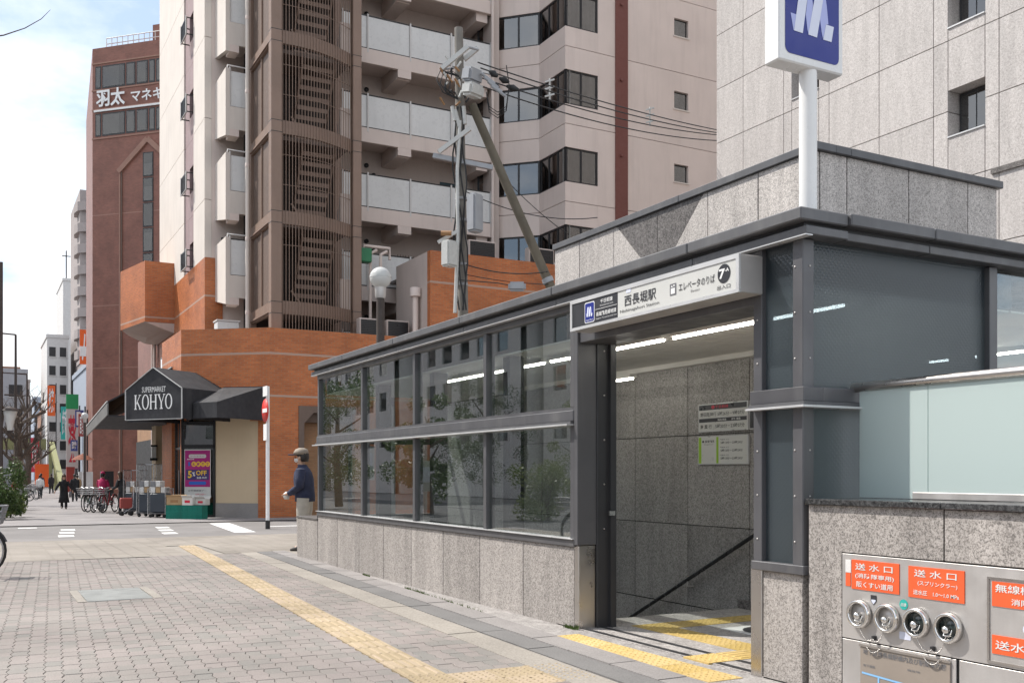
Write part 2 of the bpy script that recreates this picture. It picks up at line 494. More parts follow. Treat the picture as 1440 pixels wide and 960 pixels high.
# stone, metal, glass
granite("granite_light", (.19, .176, .165), (.51, .468, .435), (.70, .655, .62), 150, rough=.6, stain=.24, rnd=.10)
granite("granite_tower", (.34, .311, .296), (.50, .466, .445), (.60, .568, .548), 70, rough=.65, stain=.16, rnd=.05)
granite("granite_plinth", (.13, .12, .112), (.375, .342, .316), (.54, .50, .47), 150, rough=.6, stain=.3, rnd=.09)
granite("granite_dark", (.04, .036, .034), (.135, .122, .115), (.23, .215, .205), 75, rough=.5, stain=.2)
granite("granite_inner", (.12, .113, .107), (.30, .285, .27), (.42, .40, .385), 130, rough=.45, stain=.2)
granite("granite_black", (.012, .012, .012), (.045, .045, .046), (.12, .12, .12), 120, rough=.16, bump=0, stain=.2, spec=.6)
granite("stone_floor", (.20, .185, .175), (.36, .335, .32), (.46, .44, .42), 90, rough=.65, stain=.3)
basic("steel_grey", (.088, .087, .093), .38, .0, .1, 2.0, spec=.6, dirt=.5, dirt_col=(.17, .165, .16))
basic("steel_dark", (.035, .035, .038), .4, .0, .15, 2.0, spec=.5)
basic("fascia_grey", (.105, .105, .11), .45, .0, .12, 2.5, spec=.5, dirt=.5, dirt_col=(.20, .195, .19))
basic("silver_trim", (.62, .62, .62), .35, .3, .08, 2, spec=.6)
basic("stainless", (.56, .53, .50), .30, 1.0, .12, 1.5, dirt=.15)
basic("stainless_dull", (.58, .555, .535), .42, .6, .12, 2.5, dirt=.3, dirt_col=(.30, .28, .26))
basic("chrome", (.72, .70, .67), .14, 1.0, .05, 3)
basic("black_gap", (.012, .012, .012), .8, 0, .1)
basic("ceiling_white", (.66, .64, .60), .7, 0, .05, 2)
glass("kiosk_glass", (.90, .94, .93), 1.4, 0.0, .075, wav=.02)
glass("window_glass", (.25, .28, .30), 1.2, .01, .10, wav=.03)
emit("tube_light", (1.0, .97, .88), 18.0)

def patterned(name, tint, gloss_rough=.10, sc_=100):
    m, nt, out = nodes_of(name)
    co = coords(nt, False)
    wv = N(nt, "ShaderNodeTexWave"); wv.wave_type = 'BANDS'; wv.bands_direction = 'DIAGONAL'; wv.inputs['Scale'].default_value = sc_ / 6.28; wv.inputs['Distortion'].default_value = .4
    nt.links.new(co, wv.inputs['Vector'])
    mp = N(nt, "ShaderNodeMapping"); mp.inputs['Scale'].default_value = (-1, -1, 1); nt.links.new(co, mp.inputs[0])
    w2 = N(nt, "ShaderNodeTexWave"); w2.bands_direction = 'DIAGONAL'; w2.inputs['Scale'].default_value = sc_ / 6.28; nt.links.new(mp.outputs[0], w2.inputs['Vector'])
    mxm = N(nt, "ShaderNodeMath", operation='MAXIMUM'); nt.links.new(wv.outputs['Fac'], mxm.inputs[0]); nt.links.new(w2.outputs['Fac'], mxm.inputs[1])
    bp = N(nt, "ShaderNodeBump"); bp.inputs['Strength'].default_value = .5; bp.inputs['Distance'].default_value = .004; nt.links.new(mxm.outputs[0], bp.inputs['Height'])
    tr = N(nt, "ShaderNodeBsdfTransparent"); tr.inputs[0].default_value = c4(tint)
    rf = N(nt, "ShaderNodeBsdfTranslucent"); rf.inputs[0].default_value = (.30, .34, .36, 1)
    df = N(nt, "ShaderNodeBsdfDiffuse"); df.inputs[0].default_value = (.045, .055, .062, 1)
    a1 = N(nt, "ShaderNodeAddShader"); nt.links.new(rf.outputs[0], a1.inputs[0]); nt.links.new(df.outputs[0], a1.inputs[1])
    m1 = N(nt, "ShaderNodeMixShader"); m1.inputs[0].default_value = .62; nt.links.new(tr.outputs[0], m1.inputs[1]); nt.links.new(a1.outputs[0], m1.inputs[2])
    gl = N(nt, "ShaderNodeBsdfGlossy"); gl.inputs['Roughness'].default_value = gloss_rough; nt.links.new(bp.outputs[0], gl.inputs['Normal'])
    lw = N(nt, "ShaderNodeLayerWeight"); lw.inputs[0].default_value = .5; nt.links.new(bp.outputs[0], lw.inputs['Normal'])
    pw = N(nt, "ShaderNodeMath", operation='POWER'); pw.inputs[1].default_value = 5.0; nt.links.new(lw.outputs['Facing'], pw.inputs[0])
    fr = N(nt, "ShaderNodeMath", operation='MULTIPLY_ADD'); fr.inputs[1].default_value = .9; fr.inputs[2].default_value = .06; nt.links.new(pw.outputs[0], fr.inputs[0])
    m2 = N(nt, "ShaderNodeMixShader"); nt.links.new(fr.outputs[0], m2.inputs[0]); nt.links.new(m1.outputs[0], m2.inputs[1]); nt.links.new(gl.outputs[0], m2.inputs[2])
    nt.links.new(m2.outputs[0], out.inputs[0])
patterned("patterned_glass", (.50, .56, .60))

def milky(name, col):
    m, nt, out = nodes_of(name)
    p = N(nt, "ShaderNodeBsdfPrincipled"); p.inputs['Base Color'].default_value = c4(col); p.inputs['Roughness'].default_value = .18
    t = N(nt, "ShaderNodeBsdfTranslucent"); t.inputs[0].default_value = c4(col)
    mx = N(nt, "ShaderNodeMixShader"); mx.inputs[0].default_value = .35
    nt.links.new(p.outputs[0], mx.inputs[1]); nt.links.new(t.outputs[0], mx.inputs[2]); nt.links.new(mx.outputs[0], out.inputs[0])
milky("milky_glass", (.66, .755, .735))
milky("globe_glass", (.82, .82, .80))

def asphalt(name, col, scale=140, var=.18):
    m, nt, out = nodes_of(name)
    p = N(nt, "ShaderNodeBsdfPrincipled"); p.inputs['Roughness'].default_value = .85; p.inputs['Specular IOR Level'].default_value = .25
    ge = N(nt, "ShaderNodeNewGeometry")
    n1 = N(nt, "ShaderNodeTexNoise"); n1.inputs['Scale'].default_value = scale; n1.inputs['Detail'].default_value = 3
    n2 = N(nt, "ShaderNodeTexNoise"); n2.inputs['Scale'].default_value = .7; n2.inputs['Detail'].default_value = 8; n2.inputs['Roughness'].default_value = .62
    for n in (n1, n2): nt.links.new(ge.outputs['Position'], n.inputs['Vector'])
    r1 = N(nt, "ShaderNodeMapRange"); r1.inputs[1].default_value = .3; r1.inputs[2].default_value = .7; r1.inputs[3].default_value = 1 - var; r1.inputs[4].default_value = 1 + var; nt.links.new(n1.outputs[0], r1.inputs[0])
    r2 = N(nt, "ShaderNodeMapRange"); r2.inputs[1].default_value = .3; r2.inputs[2].default_value = .7; r2.inputs[3].default_value = .8; r2.inputs[4].default_value = 1.15; nt.links.new(n2.outputs[0], r2.inputs[0])
    mm = N(nt, "ShaderNodeMath", operation='MULTIPLY'); nt.links.new(r1.outputs[0], mm.inputs[0]); nt.links.new(r2.outputs[0], mm.inputs[1])
    vm = N(nt, "ShaderNodeVectorMath", operation='SCALE'); vm.inputs[0].default_value = col; nt.links.new(mm.outputs[0], vm.inputs['Scale'])
    nt.links.new(vm.outputs[0], p.inputs['Base Color'])
    bp = N(nt, "ShaderNodeBump"); bp.inputs['Strength'].default_value = .3; bp.inputs['Distance'].default_value = .004; nt.links.new(n1.outputs[0], bp.inputs['Height']); nt.links.new(bp.outputs[0], p.inputs['Normal'])
    nt.links.new(p.outputs[0], out.inputs[0])
asphalt("asphalt", (.225, .212, .205))
asphalt("road_asphalt", (.09, .09, .093))
asphalt("concrete_strip", (.32, .29, .255), 60)
asphalt("kerb_stone", (.29, .27, .26), 90)
asphalt("gutter_stone", (.19, .183, .178), 90)
asphalt("paver_sand", (.25, .23, .21), 60)
asphalt("lavender_concrete", (.28, .262, .258), 80)

def paver_mat(name, ca, cb, cc):
    m, nt, out = nodes_of(name)
    p = N(nt, "ShaderNodeBsdfPrincipled"); p.inputs['Roughness'].default_value = .85; p.inputs['Specular IOR Level'].default_value = .25
    ge = N(nt, "ShaderNodeNewGeometry"); oi = N(nt, "ShaderNodeObjectInfo")
    ad = N(nt, "ShaderNodeMath", operation='ADD'); nt.links.new(ge.outputs['Random Per Island'], ad.inputs[0]); nt.links.new(oi.outputs['Random'], ad.inputs[1])
    fr = N(nt, "ShaderNodeMath", operation='FRACT'); nt.links.new(ad.outputs[0], fr.inputs[0])
    n2 = N(nt, "ShaderNodeTexNoise"); n2.inputs['Scale'].default_value = 1.6; n2.inputs['Detail'].default_value = 6; nt.links.new(ge.outputs['Position'], n2.inputs['Vector'])
    n3 = N(nt, "ShaderNodeTexNoise"); n3.inputs['Scale'].default_value = 90; n3.inputs['Detail'].default_value = 4; nt.links.new(ge.outputs['Position'], n3.inputs['Vector'])
    n4 = N(nt, "ShaderNodeTexNoise"); n4.inputs['Scale'].default_value = .55; n4.inputs['Detail'].default_value = 7; n4.inputs['Roughness'].default_value = .6; nt.links.new(ge.outputs['Position'], n4.inputs['Vector'])
    a1 = N(nt, "ShaderNodeMath", operation='MULTIPLY_ADD'); a1.inputs[1].default_value = .6; nt.links.new(fr.outputs[0], a1.inputs[0])
    a2 = N(nt, "ShaderNodeMath", operation='MULTIPLY'); a2.inputs[1].default_value = .6; nt.links.new(n2.outputs[0], a2.inputs[0]); nt.links.new(a2.outputs[0], a1.inputs[2])
    rp = N(nt, "ShaderNodeValToRGB"); e = rp.color_ramp.elements; e[0].position = .3; e[0].color = c4(ca); e[1].position = .85; e[1].color = c4(cc); k = e.new(.58); k.color = c4(cb)
    nt.links.new(a1.outputs[0], rp.inputs[0])
    r3 = N(nt, "ShaderNodeMapRange"); r3.inputs[1].default_value = .3; r3.inputs[2].default_value = .7; r3.inputs[3].default_value = .86; r3.inputs[4].default_value = 1.12; nt.links.new(n3.outputs[0], r3.inputs[0])
    r4 = N(nt, "ShaderNodeMapRange"); r4.inputs[1].default_value = .32; r4.inputs[2].default_value = .68; r4.inputs[3].default_value = .78; r4.inputs[4].default_value = 1.1; nt.links.new(n4.outputs[0], r4.inputs[0])
    mm = N(nt, "ShaderNodeMath", operation='MULTIPLY'); nt.links.new(r3.outputs[0], mm.inputs[0]); nt.links.new(r4.outputs[0], mm.inputs[1])
    vm = N(nt, "ShaderNodeVectorMath", operation='SCALE'); nt.links.new(rp.outputs[0], vm.inputs[0]); nt.links.new(mm.outputs[0], vm.inputs['Scale'])
    gv_ = N(nt, "ShaderNodeTexVoronoi"); gv_.inputs['Scale'].default_value = 2.6; nt.links.new(ge.outputs['Position'], gv_.inputs['Vector'])
    gm = N(nt, "ShaderNodeMapRange"); gm.inputs[1].default_value = .035; gm.inputs[2].default_value = .055; gm.inputs[3].default_value = .62; gm.inputs[4].default_value = 1.0; nt.links.new(gv_.outputs['Distance'], gm.inputs[0])
    mg = N(nt, "ShaderNodeMath", operation='MULTIPLY'); nt.links.new(mm.outputs[0], mg.inputs[0]); nt.links.new(gm.outputs[0], mg.inputs[1]); nt.links.new(mg.outputs[0], vm.inputs['Scale'])
    nt.links.new(vm.outputs[0], p.inputs['Base Color'])
    bp = N(nt, "ShaderNodeBump"); bp.inputs['Strength'].default_value = .35; bp.inputs['Distance'].default_value = .003; nt.links.new(n3.outputs[0], bp.inputs['Height']); nt.links.new(bp.outputs[0], p.inputs['Normal'])
    nt.links.new(p.outputs[0], out.inputs[0])
paver_mat("paver", (.246, .231, .212), (.282, .252, .231), (.298, .259, .241))
paver_mat("beige_tile", (.29, .26, .225), (.31, .28, .245), (.325, .29, .255))
paver_mat("tactile_beige", (.37, .29, .185), (.43, .34, .225), (.45, .355, .255))
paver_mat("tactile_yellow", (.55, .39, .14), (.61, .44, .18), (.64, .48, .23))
paver_mat("tactile_yellow_shaded", (.46, .33, .11), (.51, .37, .13), (.53, .39, .16))  # darker copy of the yellow tile, doorway shade put into the colour
basic("white_paint", (.74, .73, .71), .7, 0, .1, 4, dirt=.35, dirt_col=(.42, .41, .40))

# ---------------------------------------------------------------- ground
def strip_sheet(x0, x1, ys, dz, sl=0.0):
    m = MB()
    for a, b in zip(ys[:-1], ys[1:]):
        m.add([(x0 + sl * a, a, gz(a) + dz), (x1 + sl * a, a, gz(a) + dz), (x1 + sl * b, b, gz(b) + dz), (x0 + sl * b, b, gz(b) + dz)], [(0, 1, 2, 3)])
    return m
YS = [-120, -20, 0, 20, 23, 26, 29, 32, 36, 40, 44, 48, 52, 60, 100, 300, 2500]
HX0, HX1, HY0, HY1 = .2, 2.2, .3, 7.4          # stairwell opening
gm_ = strip_sheet(-1500, 1500, [-120, -20, 0, HY0], -.05)
gm_ = join(gm_, strip_sheet(-1500, HX0, [HY0, HY1], -.05), strip_sheet(HX1, 1500, [HY0, HY1], -.05), strip_sheet(-1500, 1500, [HY1] + YS[3:], -.05))
struct("ground", gm_, "asphalt")
SL = 0.0635                                  # the pavement runs 3.6 degrees off the station front
def sx(x, y): return x + SL * (y + 1.24)     # x given at y=-1.24, carried along the pavement
def poly_sheet(pts, z): 
    m = MB(); m.add([(p[0], p[1], z) for p in pts], [list(range(len(pts)))]); return m

# roadway along the left, beyond the frame but mirrored in the glass
struct("road", strip_sheet(-22, -8.2, [-60, -20, 0, 20, 23, 26, 29, 32, 36, 40, 44, 48, 52, 60, 100, 300], -.045, .0635), "road_asphalt")
side = strip_sheet(-7.4, 60, [15.0, 17, 20, 22.4], -.045)
struct("side_street", side, "asphalt")
# the pavement in front of the station: sand bed with concrete pavers, each a block of its own
walk = struct("sidewalk", poly_sheet([(-7.6, -14), (sx(-1.19, -14) + .1, -14), (sx(-1.19, 10) - .1, 10.0), (-7.6, 10.0)], -.012), "paver_sand")
PA, PB = 0.118, 0.188
ang = math.atan(SL)
ua = Vector((math.sin(ang), math.cos(ang), 0)); ub = Vector((math.cos(ang), -math.sin(ang), 0))
def paver_outline(g=.0022, zz=.010):
    a, b = PA / 2 - g, PB / 2 - g
    return [(-a + zz, -b), (a + zz, -b), (a - zz, 0), (a + zz, b), (-a + zz, b), (-a - zz, 0)]
def paver_geo(mb, c):
    o = paver_outline()
    top = [(u * .97, v * .98) for u, v in o]
    n = len(o)
    vs = [c + ub * u + ua * v for u, v in top] + [c + ub * u + ua * v + Vector((0, 0, -.0025)) for u, v in o] + [c + ub * u + ua * v + Vector((0, 0, -.03)) for u, v in o]
    fs = [list(range(n))] + [(n + i, n + (i + 1) % n, (i + 1) % n, i) for i in range(n)] + [(2 * n + i, 2 * n + (i + 1) % n, n + (i + 1) % n, n + i) for i in range(n)]
    mb.add(vs, fs)
CX, CY = cam.location.x, cam.location.y
fw = Vector((math.sin(R(28.51)), math.cos(R(28.51)))); rt = Vector((fw.y, -fw.x))
def to_px(x, y, z):
    dx, dy = x - CX, y - CY
    Z = dx * fw.x + dy * fw.y; X = dx * rt.x + dy * rt.y
    return (720 + 1390 * X / max(Z, .01), 665 + (1.4 - z) * 1390 / max(Z, .01), Z)
TL = -2.16                                    # left edge of the tactile line at y=-1.24
cells = []
for i in range(-70, 90):
    for j in range(-80, 80):
        c = ub * (i * PA) + ua * (j * PB)
        if not (-7.4 < c.x and -9 < c.y < 9.93): continue
        if c.x > -1.19 + .05 * (c.y + .9) + .05: continue
        t0 = sx(TL, c.y)
        if t0 + .06 < c.x < t0 + .26: continue
        if -1.78 < c.y < -1.36 and c.x > t0 + .2: continue
        if -3.66 < c.x < -2.96 and 4.2 < c.y < 5.16: continue
        cells.append(c + Vector((0, 0, random.uniform(-.002, .002))))
near = sorted([c for c in cells if -10 < to_px(*c)[0] < 1450 and to_px(*c)[1] < 972], key=lambda c: to_px(*c)[2])[:300]
near_set = set(id(c) for c in near)
pm = MB(); paver_geo(pm, Vector((0, 0, 0)))
pv0 = pm.build("paver", "paver", walk); pv0.location = near[0]
for c in near[1:]:
    q = pv0.copy(); COL.objects.link(q); q.parent = walk; q.location = c
rest = MB()
for c in cells:
    if id(c) not in near_set: paver_geo(rest, c)
tag(rest.build("paver_field", "paver", walk), kind="stuff")

# beige tiled apron before the crossing, lavender concrete strip along the side street
m = MB()
tw = .30
for i in range(-26, 20):
    for j in range(0, 17):
        x0 = -7.2 + i * 0 + (i + 26) * tw; y0 = 10.0 + j * tw
        if x0 > 3.5: continue
        if sx(TL, y0) - .2 < x0 < sx(TL, y0) + .28 and y0 < 12.4: continue
        z = gz(y0)
        m.add([(x0 + .003, y0 + .003, -.002), (x0 + tw - .003, y0 + .003, -.002), (x0 + tw - .003, y0 + tw - .003, -.002), (x0 + .003, y0 + tw - .003, -.002)], [(0, 1, 2, 3)])
ap = struct("tiled_apron", poly_sheet([(-7.6, 10.0), (3.6, 10.0), (3.6, 14.2), (-7.6, 14.2)], -.012), "concrete_strip")
tag(m.build("tile_field", "beige_tile", ap), kind="stuff")
struct("concrete_apron", poly_sheet([(-7.6, 14.2), (9, 14.2), (9, 15.1), (-7.6, 15.1)], -.006), "lavender_concrete")
m = MB(); m.add([(-7.6, 22.3, gz(22.3) - .02), (1.0, 22.3, gz(22.3) - .02), (30, 22.3, gz(22.3) - .02), (30, 24.2, gz(24.2) - .02), (2.6, 24.3, gz(24.3) - .02), (-7.6, 24.3, gz(24.3) - .02)], [(0, 1, 2, 3, 4, 5)])
struct("shop_pavement", m, "lavender_concrete")
struct("far_sidewalk", strip_sheet(-8.0, 1.3, [24.3, 26, 29, 32, 36, 40, 44, 48, 52, 60, 100, 260], -.02, .0635), "lavender_concrete")

# strips between the pavers and the station: cast concrete, gutter stones, kerb slabs
def slab_row(name, mat, x_in, x_out, y0, y1, pitch, top, gap=.006, parent=None, joint=0.0):
    y = y0
    while y < y1 - .01:
        e = min(y + pitch, y1)
        def k(x, yy): return x + .05 * (yy + .9)
        a = [(k(x_in, y + gap), y + gap), (k(x_out, y + gap), y + gap), (k(x_out, e - gap), e - gap), (k(x_in, e - gap), e - gap)]
        z = top + random.uniform(-.003, .003)
        mb = MB(); b = .006
        mb.hull([(p[0], p[1], z) for p in a], [(p[0], p[1], -.06) for p in a])
        mb.build(name, mat, parent)
        y = e
kerb = struct("kerb", poly_sheet([(-1.60, -9), (-.10, -9), (-.10, 9), (-.70, 9)], -.03), "paver_sand")
slab_row("concrete_slab", "concrete_strip", -1.19, -.905, -9, 10.0, 1.85, .007, parent=kerb)
slab_row("gutter_slab", "gutter_stone", -.895, -.655, -9, 9.98, .92, .012, parent=kerb)
slab_row("kerb_slab", "kerb_stone", -.645, -.40, -9, 9.98, .62, .016, parent=kerb)
struct("corner_paving", poly_sheet([(-.42 + .05 * 8.9, 8.0), (3.6, 8.0), (3.6, 10.0), (-.42 + .05 * 10.9, 10.0)], .003), "concrete_strip")
# stone threshold strip beside the station wall and the station floor
fl = struct("station_floor", poly_sheet([(-.42 + .05 * (-8.1), -9), (-.001, -9), (-.001, 9.0), (-.42 + .05 * 9.9, 9.0)], .004), "stone_floor")
m = MB()
m.box(0.0, 2.2, -2.74, .30, -.06, .012); m.box(2.2, 6.0, -2.74, 0.04, -.06, .012)
fp = m.build("floor_slab", "stone_floor", fl)
for xx, zz in ((.05, .0135), (.245, .0135)):
    box("drain_channel", "steel_dark", fl, xx - .028, xx + .028, -2.3, -.1, .0, zz)
# grass growing in the joint
gm = MB()
for k in range(420):
    y = random.choice([random.uniform(1.2, 3.1), random.uniform(-.1, .1), random.uniform(2.9, 3.6), random.uniform(5.0, 5.3)])
    x = -.395 + .05 * (y + .9) + random.uniform(-.012, .012)
    if -.1 < y < .1: x = random.uniform(-.06, -.01)
    h = random.uniform(.012, .045); a = random.uniform(0, 6.3); r = random.uniform(.004, .02)
    gm.add([(x - .004, y, .008), (x + .004, y, .008), (x + r * math.cos(a), y + r * math.sin(a), .008 + h)], [(0, 1, 2)])
basic("grass_green", (.09, .14, .03), .8, 0, .3, 20)
tag(gm.build("grass", "grass_green"), "short green weeds growing in the kerb joint by the granite wall", "weeds", kind="stuff")

# ---------------------------------------------------------------- tactile paving
def tact_tile(kind):
    mb = MB(); a = .148
    mb.box(-a, a, -a, a, -.03, .003)
    if kind == 'bar':
        for k in range(4):
            x = -.105 + .07 * k
            mb.hull([(x - .008, -.125, .0085), (x + .008, -.125, .0085), (x + .008, .125, .0085), (x - .008, .125, .0085)],
                    [(x - .015, -.132, .003), (x + .015, -.132, .003), (x + .015, .132, .003), (x - .015, .132, .003)])
    else:
        for i in range(5):
            for j in range(5):
                x = -.114 + .057 * i; y = -.114 + .057 * j
                o = [(x + .0135 * math.cos(t), y + .0135 * math.sin(t)) for t in [k * math.pi / 3 for k in range(6)]]
                mb.hull([(x + (p[0] - x) * .5, y + (p[1] - y) * .5, .0085) for p in o], [(p[0], p[1], .003) for p in o])
    return mb
def tact_line(label, mat, places, loc):
    t = thing("tactile_paving", label, "tactile paving", loc)
    protos = {}
    for kind, x, y, rz in places:
        if kind not in protos:
            protos[kind] = tact_tile(kind).build("tactile_tile", mat, None)
            o = protos[kind]
        else:
            o = protos[kind].copy(); COL.objects.link(o)
        o.parent = t; o.location = (x - loc[0], y - loc[1], random.uniform(0, .0015)); o.rotation_euler = (0, 0, rz)
    return t
pl = []
y = -6.5
while y < 12.4:
    pl.append(('dot' if -1.9 < y < -1.2 else 'bar', sx(TL, y) + .165, y, -ang)); y += .3005
pl2 = []
for i in range(3):
    for j in (0, 1):
        pl2.append(('dot', sx(TL, -1.5) + .47 + i * .3005, -1.42 - j * .3005, -ang))
tact_line("long worn beige tactile guide line running down the paved sidewalk", "tactile_beige", pl, (-2.0, 0, 0))
tact_line("short beige dotted tactile branch turning from the guide line to the station entrance", "tactile_beige", pl2, (-1.4, -1.4, 0))
pl = [('dot', -.285 + .15 * 0, -.42 - .3005 * k, 0) for k in range(7)] 
tact_line("bright yellow tactile strip in front of the station doorway", "tactile_yellow", pl, (-.28, -1.3, .004))
tact_line("small yellow tactile patch between the doorway drain channels", "tactile_yellow", [('dot', .135 - .02, -1.74, 0), ('bar', .43, -1.74, R(90))], (.1, -1.74, .0125))
pl = [('dot', .66, -.3 - .3005 * k, 0) for k in range(6)] + [('dot', .9605, -.30 , 0)]
pl += [('dot', 1.261 + .3005 * k, -.30, 0) for k in range(3)]
tact_line("yellow tactile path inside the station doorway in the shade", "tactile_yellow_shaded", pl, (.66, -.3, .0125))
# white floor badge with a black ring inside the doorway
fb = thing("floor_sticker", "white square floor sticker with black ring inside the station doorway", "floor sticker", (1.45, -1.0, .0125))
MB().box(1.12, 1.75, -1.30, -.66, .0122, .0155).build("sheet", "white_paint", fb)
rm = MB()
for k in range(24):
    t0, t1 = 2 * math.pi * k / 24, 2 * math.pi * (k + 1) / 24
    rm.add([(1.43 + r * math.cos(t), -.98 + r * math.sin(t), .0170) for r, t in ((.15, t0), (.25, t0), (.25, t1), (.15, t1))], [(0, 1, 2, 3)])
rm.build("ring", "steel_dark", fb)

# ---------------------------------------------------------------- road markings and manhole
def marking(label, quads, grp=None):
    m = MB()
    for q in quads: m.add([(p[0], p[1], gz(p[1]) - .040) for p in q], [(0, 1, 2, 3)])
    o = m.build("road_marking", "white_paint"); tag(o, kind="structure"); o["label"] = label
def bars3(x, dx, label):
    for k, (a, b) in enumerate(((16.95, 17.65), (18.3, 19.0), (19.6, 20.3))):
        xo = x + dx * k
        marking(label, [[(xo, a), (xo + .33, a), (xo + .36, b), (xo + .03, b)]])
bars3(-3.08, .12, "short white crossing bar in the side street on the left")
bars3(-.80, .13, "short white crossing bar in the side street before the shop")
marking("wide white stop bar across the side street", [[(.80, 16.75), (1.32, 16.75), (1.75, 21.6), (1.18, 21.6)]])
marking("thin white line in the side street behind the station", [[(2.2, 19.0), (6.0, 19.0), (6.0, 19.3), (2.2, 19.3)]])
marking("faint white line at the pavement edge far left", [[(-4.3, 24.0), (-3.2, 24.0), (-3.2, 24.4), (-4.3, 24.4)]])
marking("faint short white line at the far left of the crossing", [[(-3.75, 21.2), (-3.3, 21.2), (-3.3, 21.6), (-3.75, 21.6)]])
mh = thing("manhole_cover", "rectangular grey inspection cover let into the pavers with beige edge strips", "manhole cover", (-3.3, 4.7, 0))
basic("cover_plate", (.235, .24, .23), .7, 0, .15, 6, bump=.3, dirt=.3)
box("cover", "cover_plate", mh, -3.66, -2.98, 4.12, 5.26, -.03, .007, bev=.004)
box("edge_strip", "concrete_strip", mh, -3.76, -3.67, 4.10, 5.28, -.03, .006)
box("edge_strip", "concrete_strip", mh, -2.97, -2.88, 4.10, 5.28, -.03, .006)

# ================================================================ station entrance
st = thing("subway_entrance", "grey steel and glass subway entrance shelter on a speckled granite base", "subway entrance", (0, 2, 0))
YE = 7.57
# granite base panels
def gpanel(y0, y1, z0, z1, x0=0.0, x1=.10, mat="granite_plinth", parent=st, name="granite_panel", g=.005, bev=.004):
    return box(name, mat, parent, x0, x1, y0 + g, y1 - g, z0, z1, bev=bev)
edges = [YE, 6.62, 5.68, 4.73, 3.79, 2.84, 1.90, .95, 0.0]
for a, b in zip(edges[1:], edges[:-1]): gpanel(a, b, .0, .735)
box("base_core", "black_gap", st, .012, .22, -.0, YE + .08, 0, .733)
gpanel(YE + .02, 8.72, 0, .655, mat="granite_plinth")
box("end_cap", "granite_dark", st, -.01, .42, YE + .02, 8.74, .657, .69, bev=.004)
box("base_core", "black_gap", st, .012, .40, YE + .1, 8.70, 0, .654)
box("granite_panel", "granite_plinth", st, .101, .41, 8.70, 8.72, 0, .655)
# right of the doorway
gpanel(-2.79, -2.415, 0, .735, bev=.003)
box("granite_panel", "granite_plinth", st, .103, 3.9, -2.79, -2.70, 0, .735, bev=.003)
box("corner_trim", "stainless", st, -.006, .16, -2.412, -2.30, 0, .745, bev=.006)
box("corner_trim", "stainless", st, -.004, .175, -.075, -.0, 0, .755, bev=.006)
# frame members
def rail(y0, y1):
    box("sill_rail", "steel_grey", st, -.022, .12, y0, y1, .738, .805, bev=.006)
    box("sill_flashing", "silver_trim", st, -.040, .03, y0, y1, .805, .812)
    box("mid_rail", "steel_grey", st, -.028, .12, y0, y1, 1.868, 1.966, bev=.006)
    box("drip_fin", "silver_trim", st, -.088, .0, y0 + .01, y1 + .03, 1.828, 1.842)
    box("drip_fin", "fascia_grey", st, -.05, .05, y0 + .01, y1, 1.8425, 1.8675)
    box("glazing_bead", "steel_grey", st, -.012, .05, y0, y1, 1.967, 1.995)
    box("head_rail", "steel_grey", st, -.012, .12, y0, y1, 2.865, 2.925, bev=.005)
rail(-.02, YE)
box("head_rail", "steel_grey", st, 0.0, .12, -2.40, -.021, 2.88, 2.925)
mull = [7.53, 5.55, 3.69, 1.77, .03]
for k, y in enumerate(mull):
    for z0, z1 in ((.812, 1.826), (1.996, 2.864)):
        box("mullion", "steel_grey", st, -.008, .10, y - .034, y + .034, z0, z1, bev=.004)
    if 0 < k < 4:
        box("inner_post", "steel_dark", st, .16, .34, y - .24, y - .10, .0, 2.62, bev=.004)
# glass panes of the long front
for a, b in zip(mull[1:], mull[:-1]):
    for z0, z1 in ((.80, 1.835), (1.97, 2.88)):
        m = MB(); m.box(.028, .036, a + .03, b - .03, z0, z1); m.build("glass_pane", "kiosk_glass", st)
# end wall of the glass house (faces away) 
for z0, z1 in ((.80, 1.86), (1.97, 2.9)):
    MB().box(.12, 2.3, YE - .02, YE - .012, z0, z1).build("glass_pane", "kiosk_glass", st)
box("mullion", "steel_grey", st, 1.2, 1.27, YE - .05, YE + .02, .74, 2.9)
box("mid_rail", "steel_grey", st, .121, 2.3, YE - .05, YE + .03, 1.868, 1.966)
box("granite_panel", "granite_plinth", st, .23, 2.3, YE - .05, YE + .05, 0, .735)
# doorway jamb
box("door_jamb", "steel_grey", st, -.022, .20, -.085, -.022, .757, 2.90, bev=.005)
box("shutter_rail", "steel_dark", st, .176, .34, -.10, .02, 0, 2.62, bev=.004)
box("shutter_rail", "steel_dark", st, .30, .36, -.135, .0, 0, 2.6)
for z in (.9, 1.3, 1.7, 2.1, 2.5):
    MB().lathe((.25, -.102, z), [(.0, 0), (.008, 0), (.008, .006), (0, .006)], 8, M=Matrix.Rotation(R(90), 3, 'X')).build("bolt", "stainless", st)
box("pull_handle", "chrome", st, .27, .33, -.16, -.136, 1.02, 1.06)
box("door_header", "steel_grey", st, .0, .34, -2.33, -.086, 2.56, 2.66, bev=.004)
box("shutter_box", "steel_dark", st, .10, .50, -2.33, -.14, 2.60, 2.74)
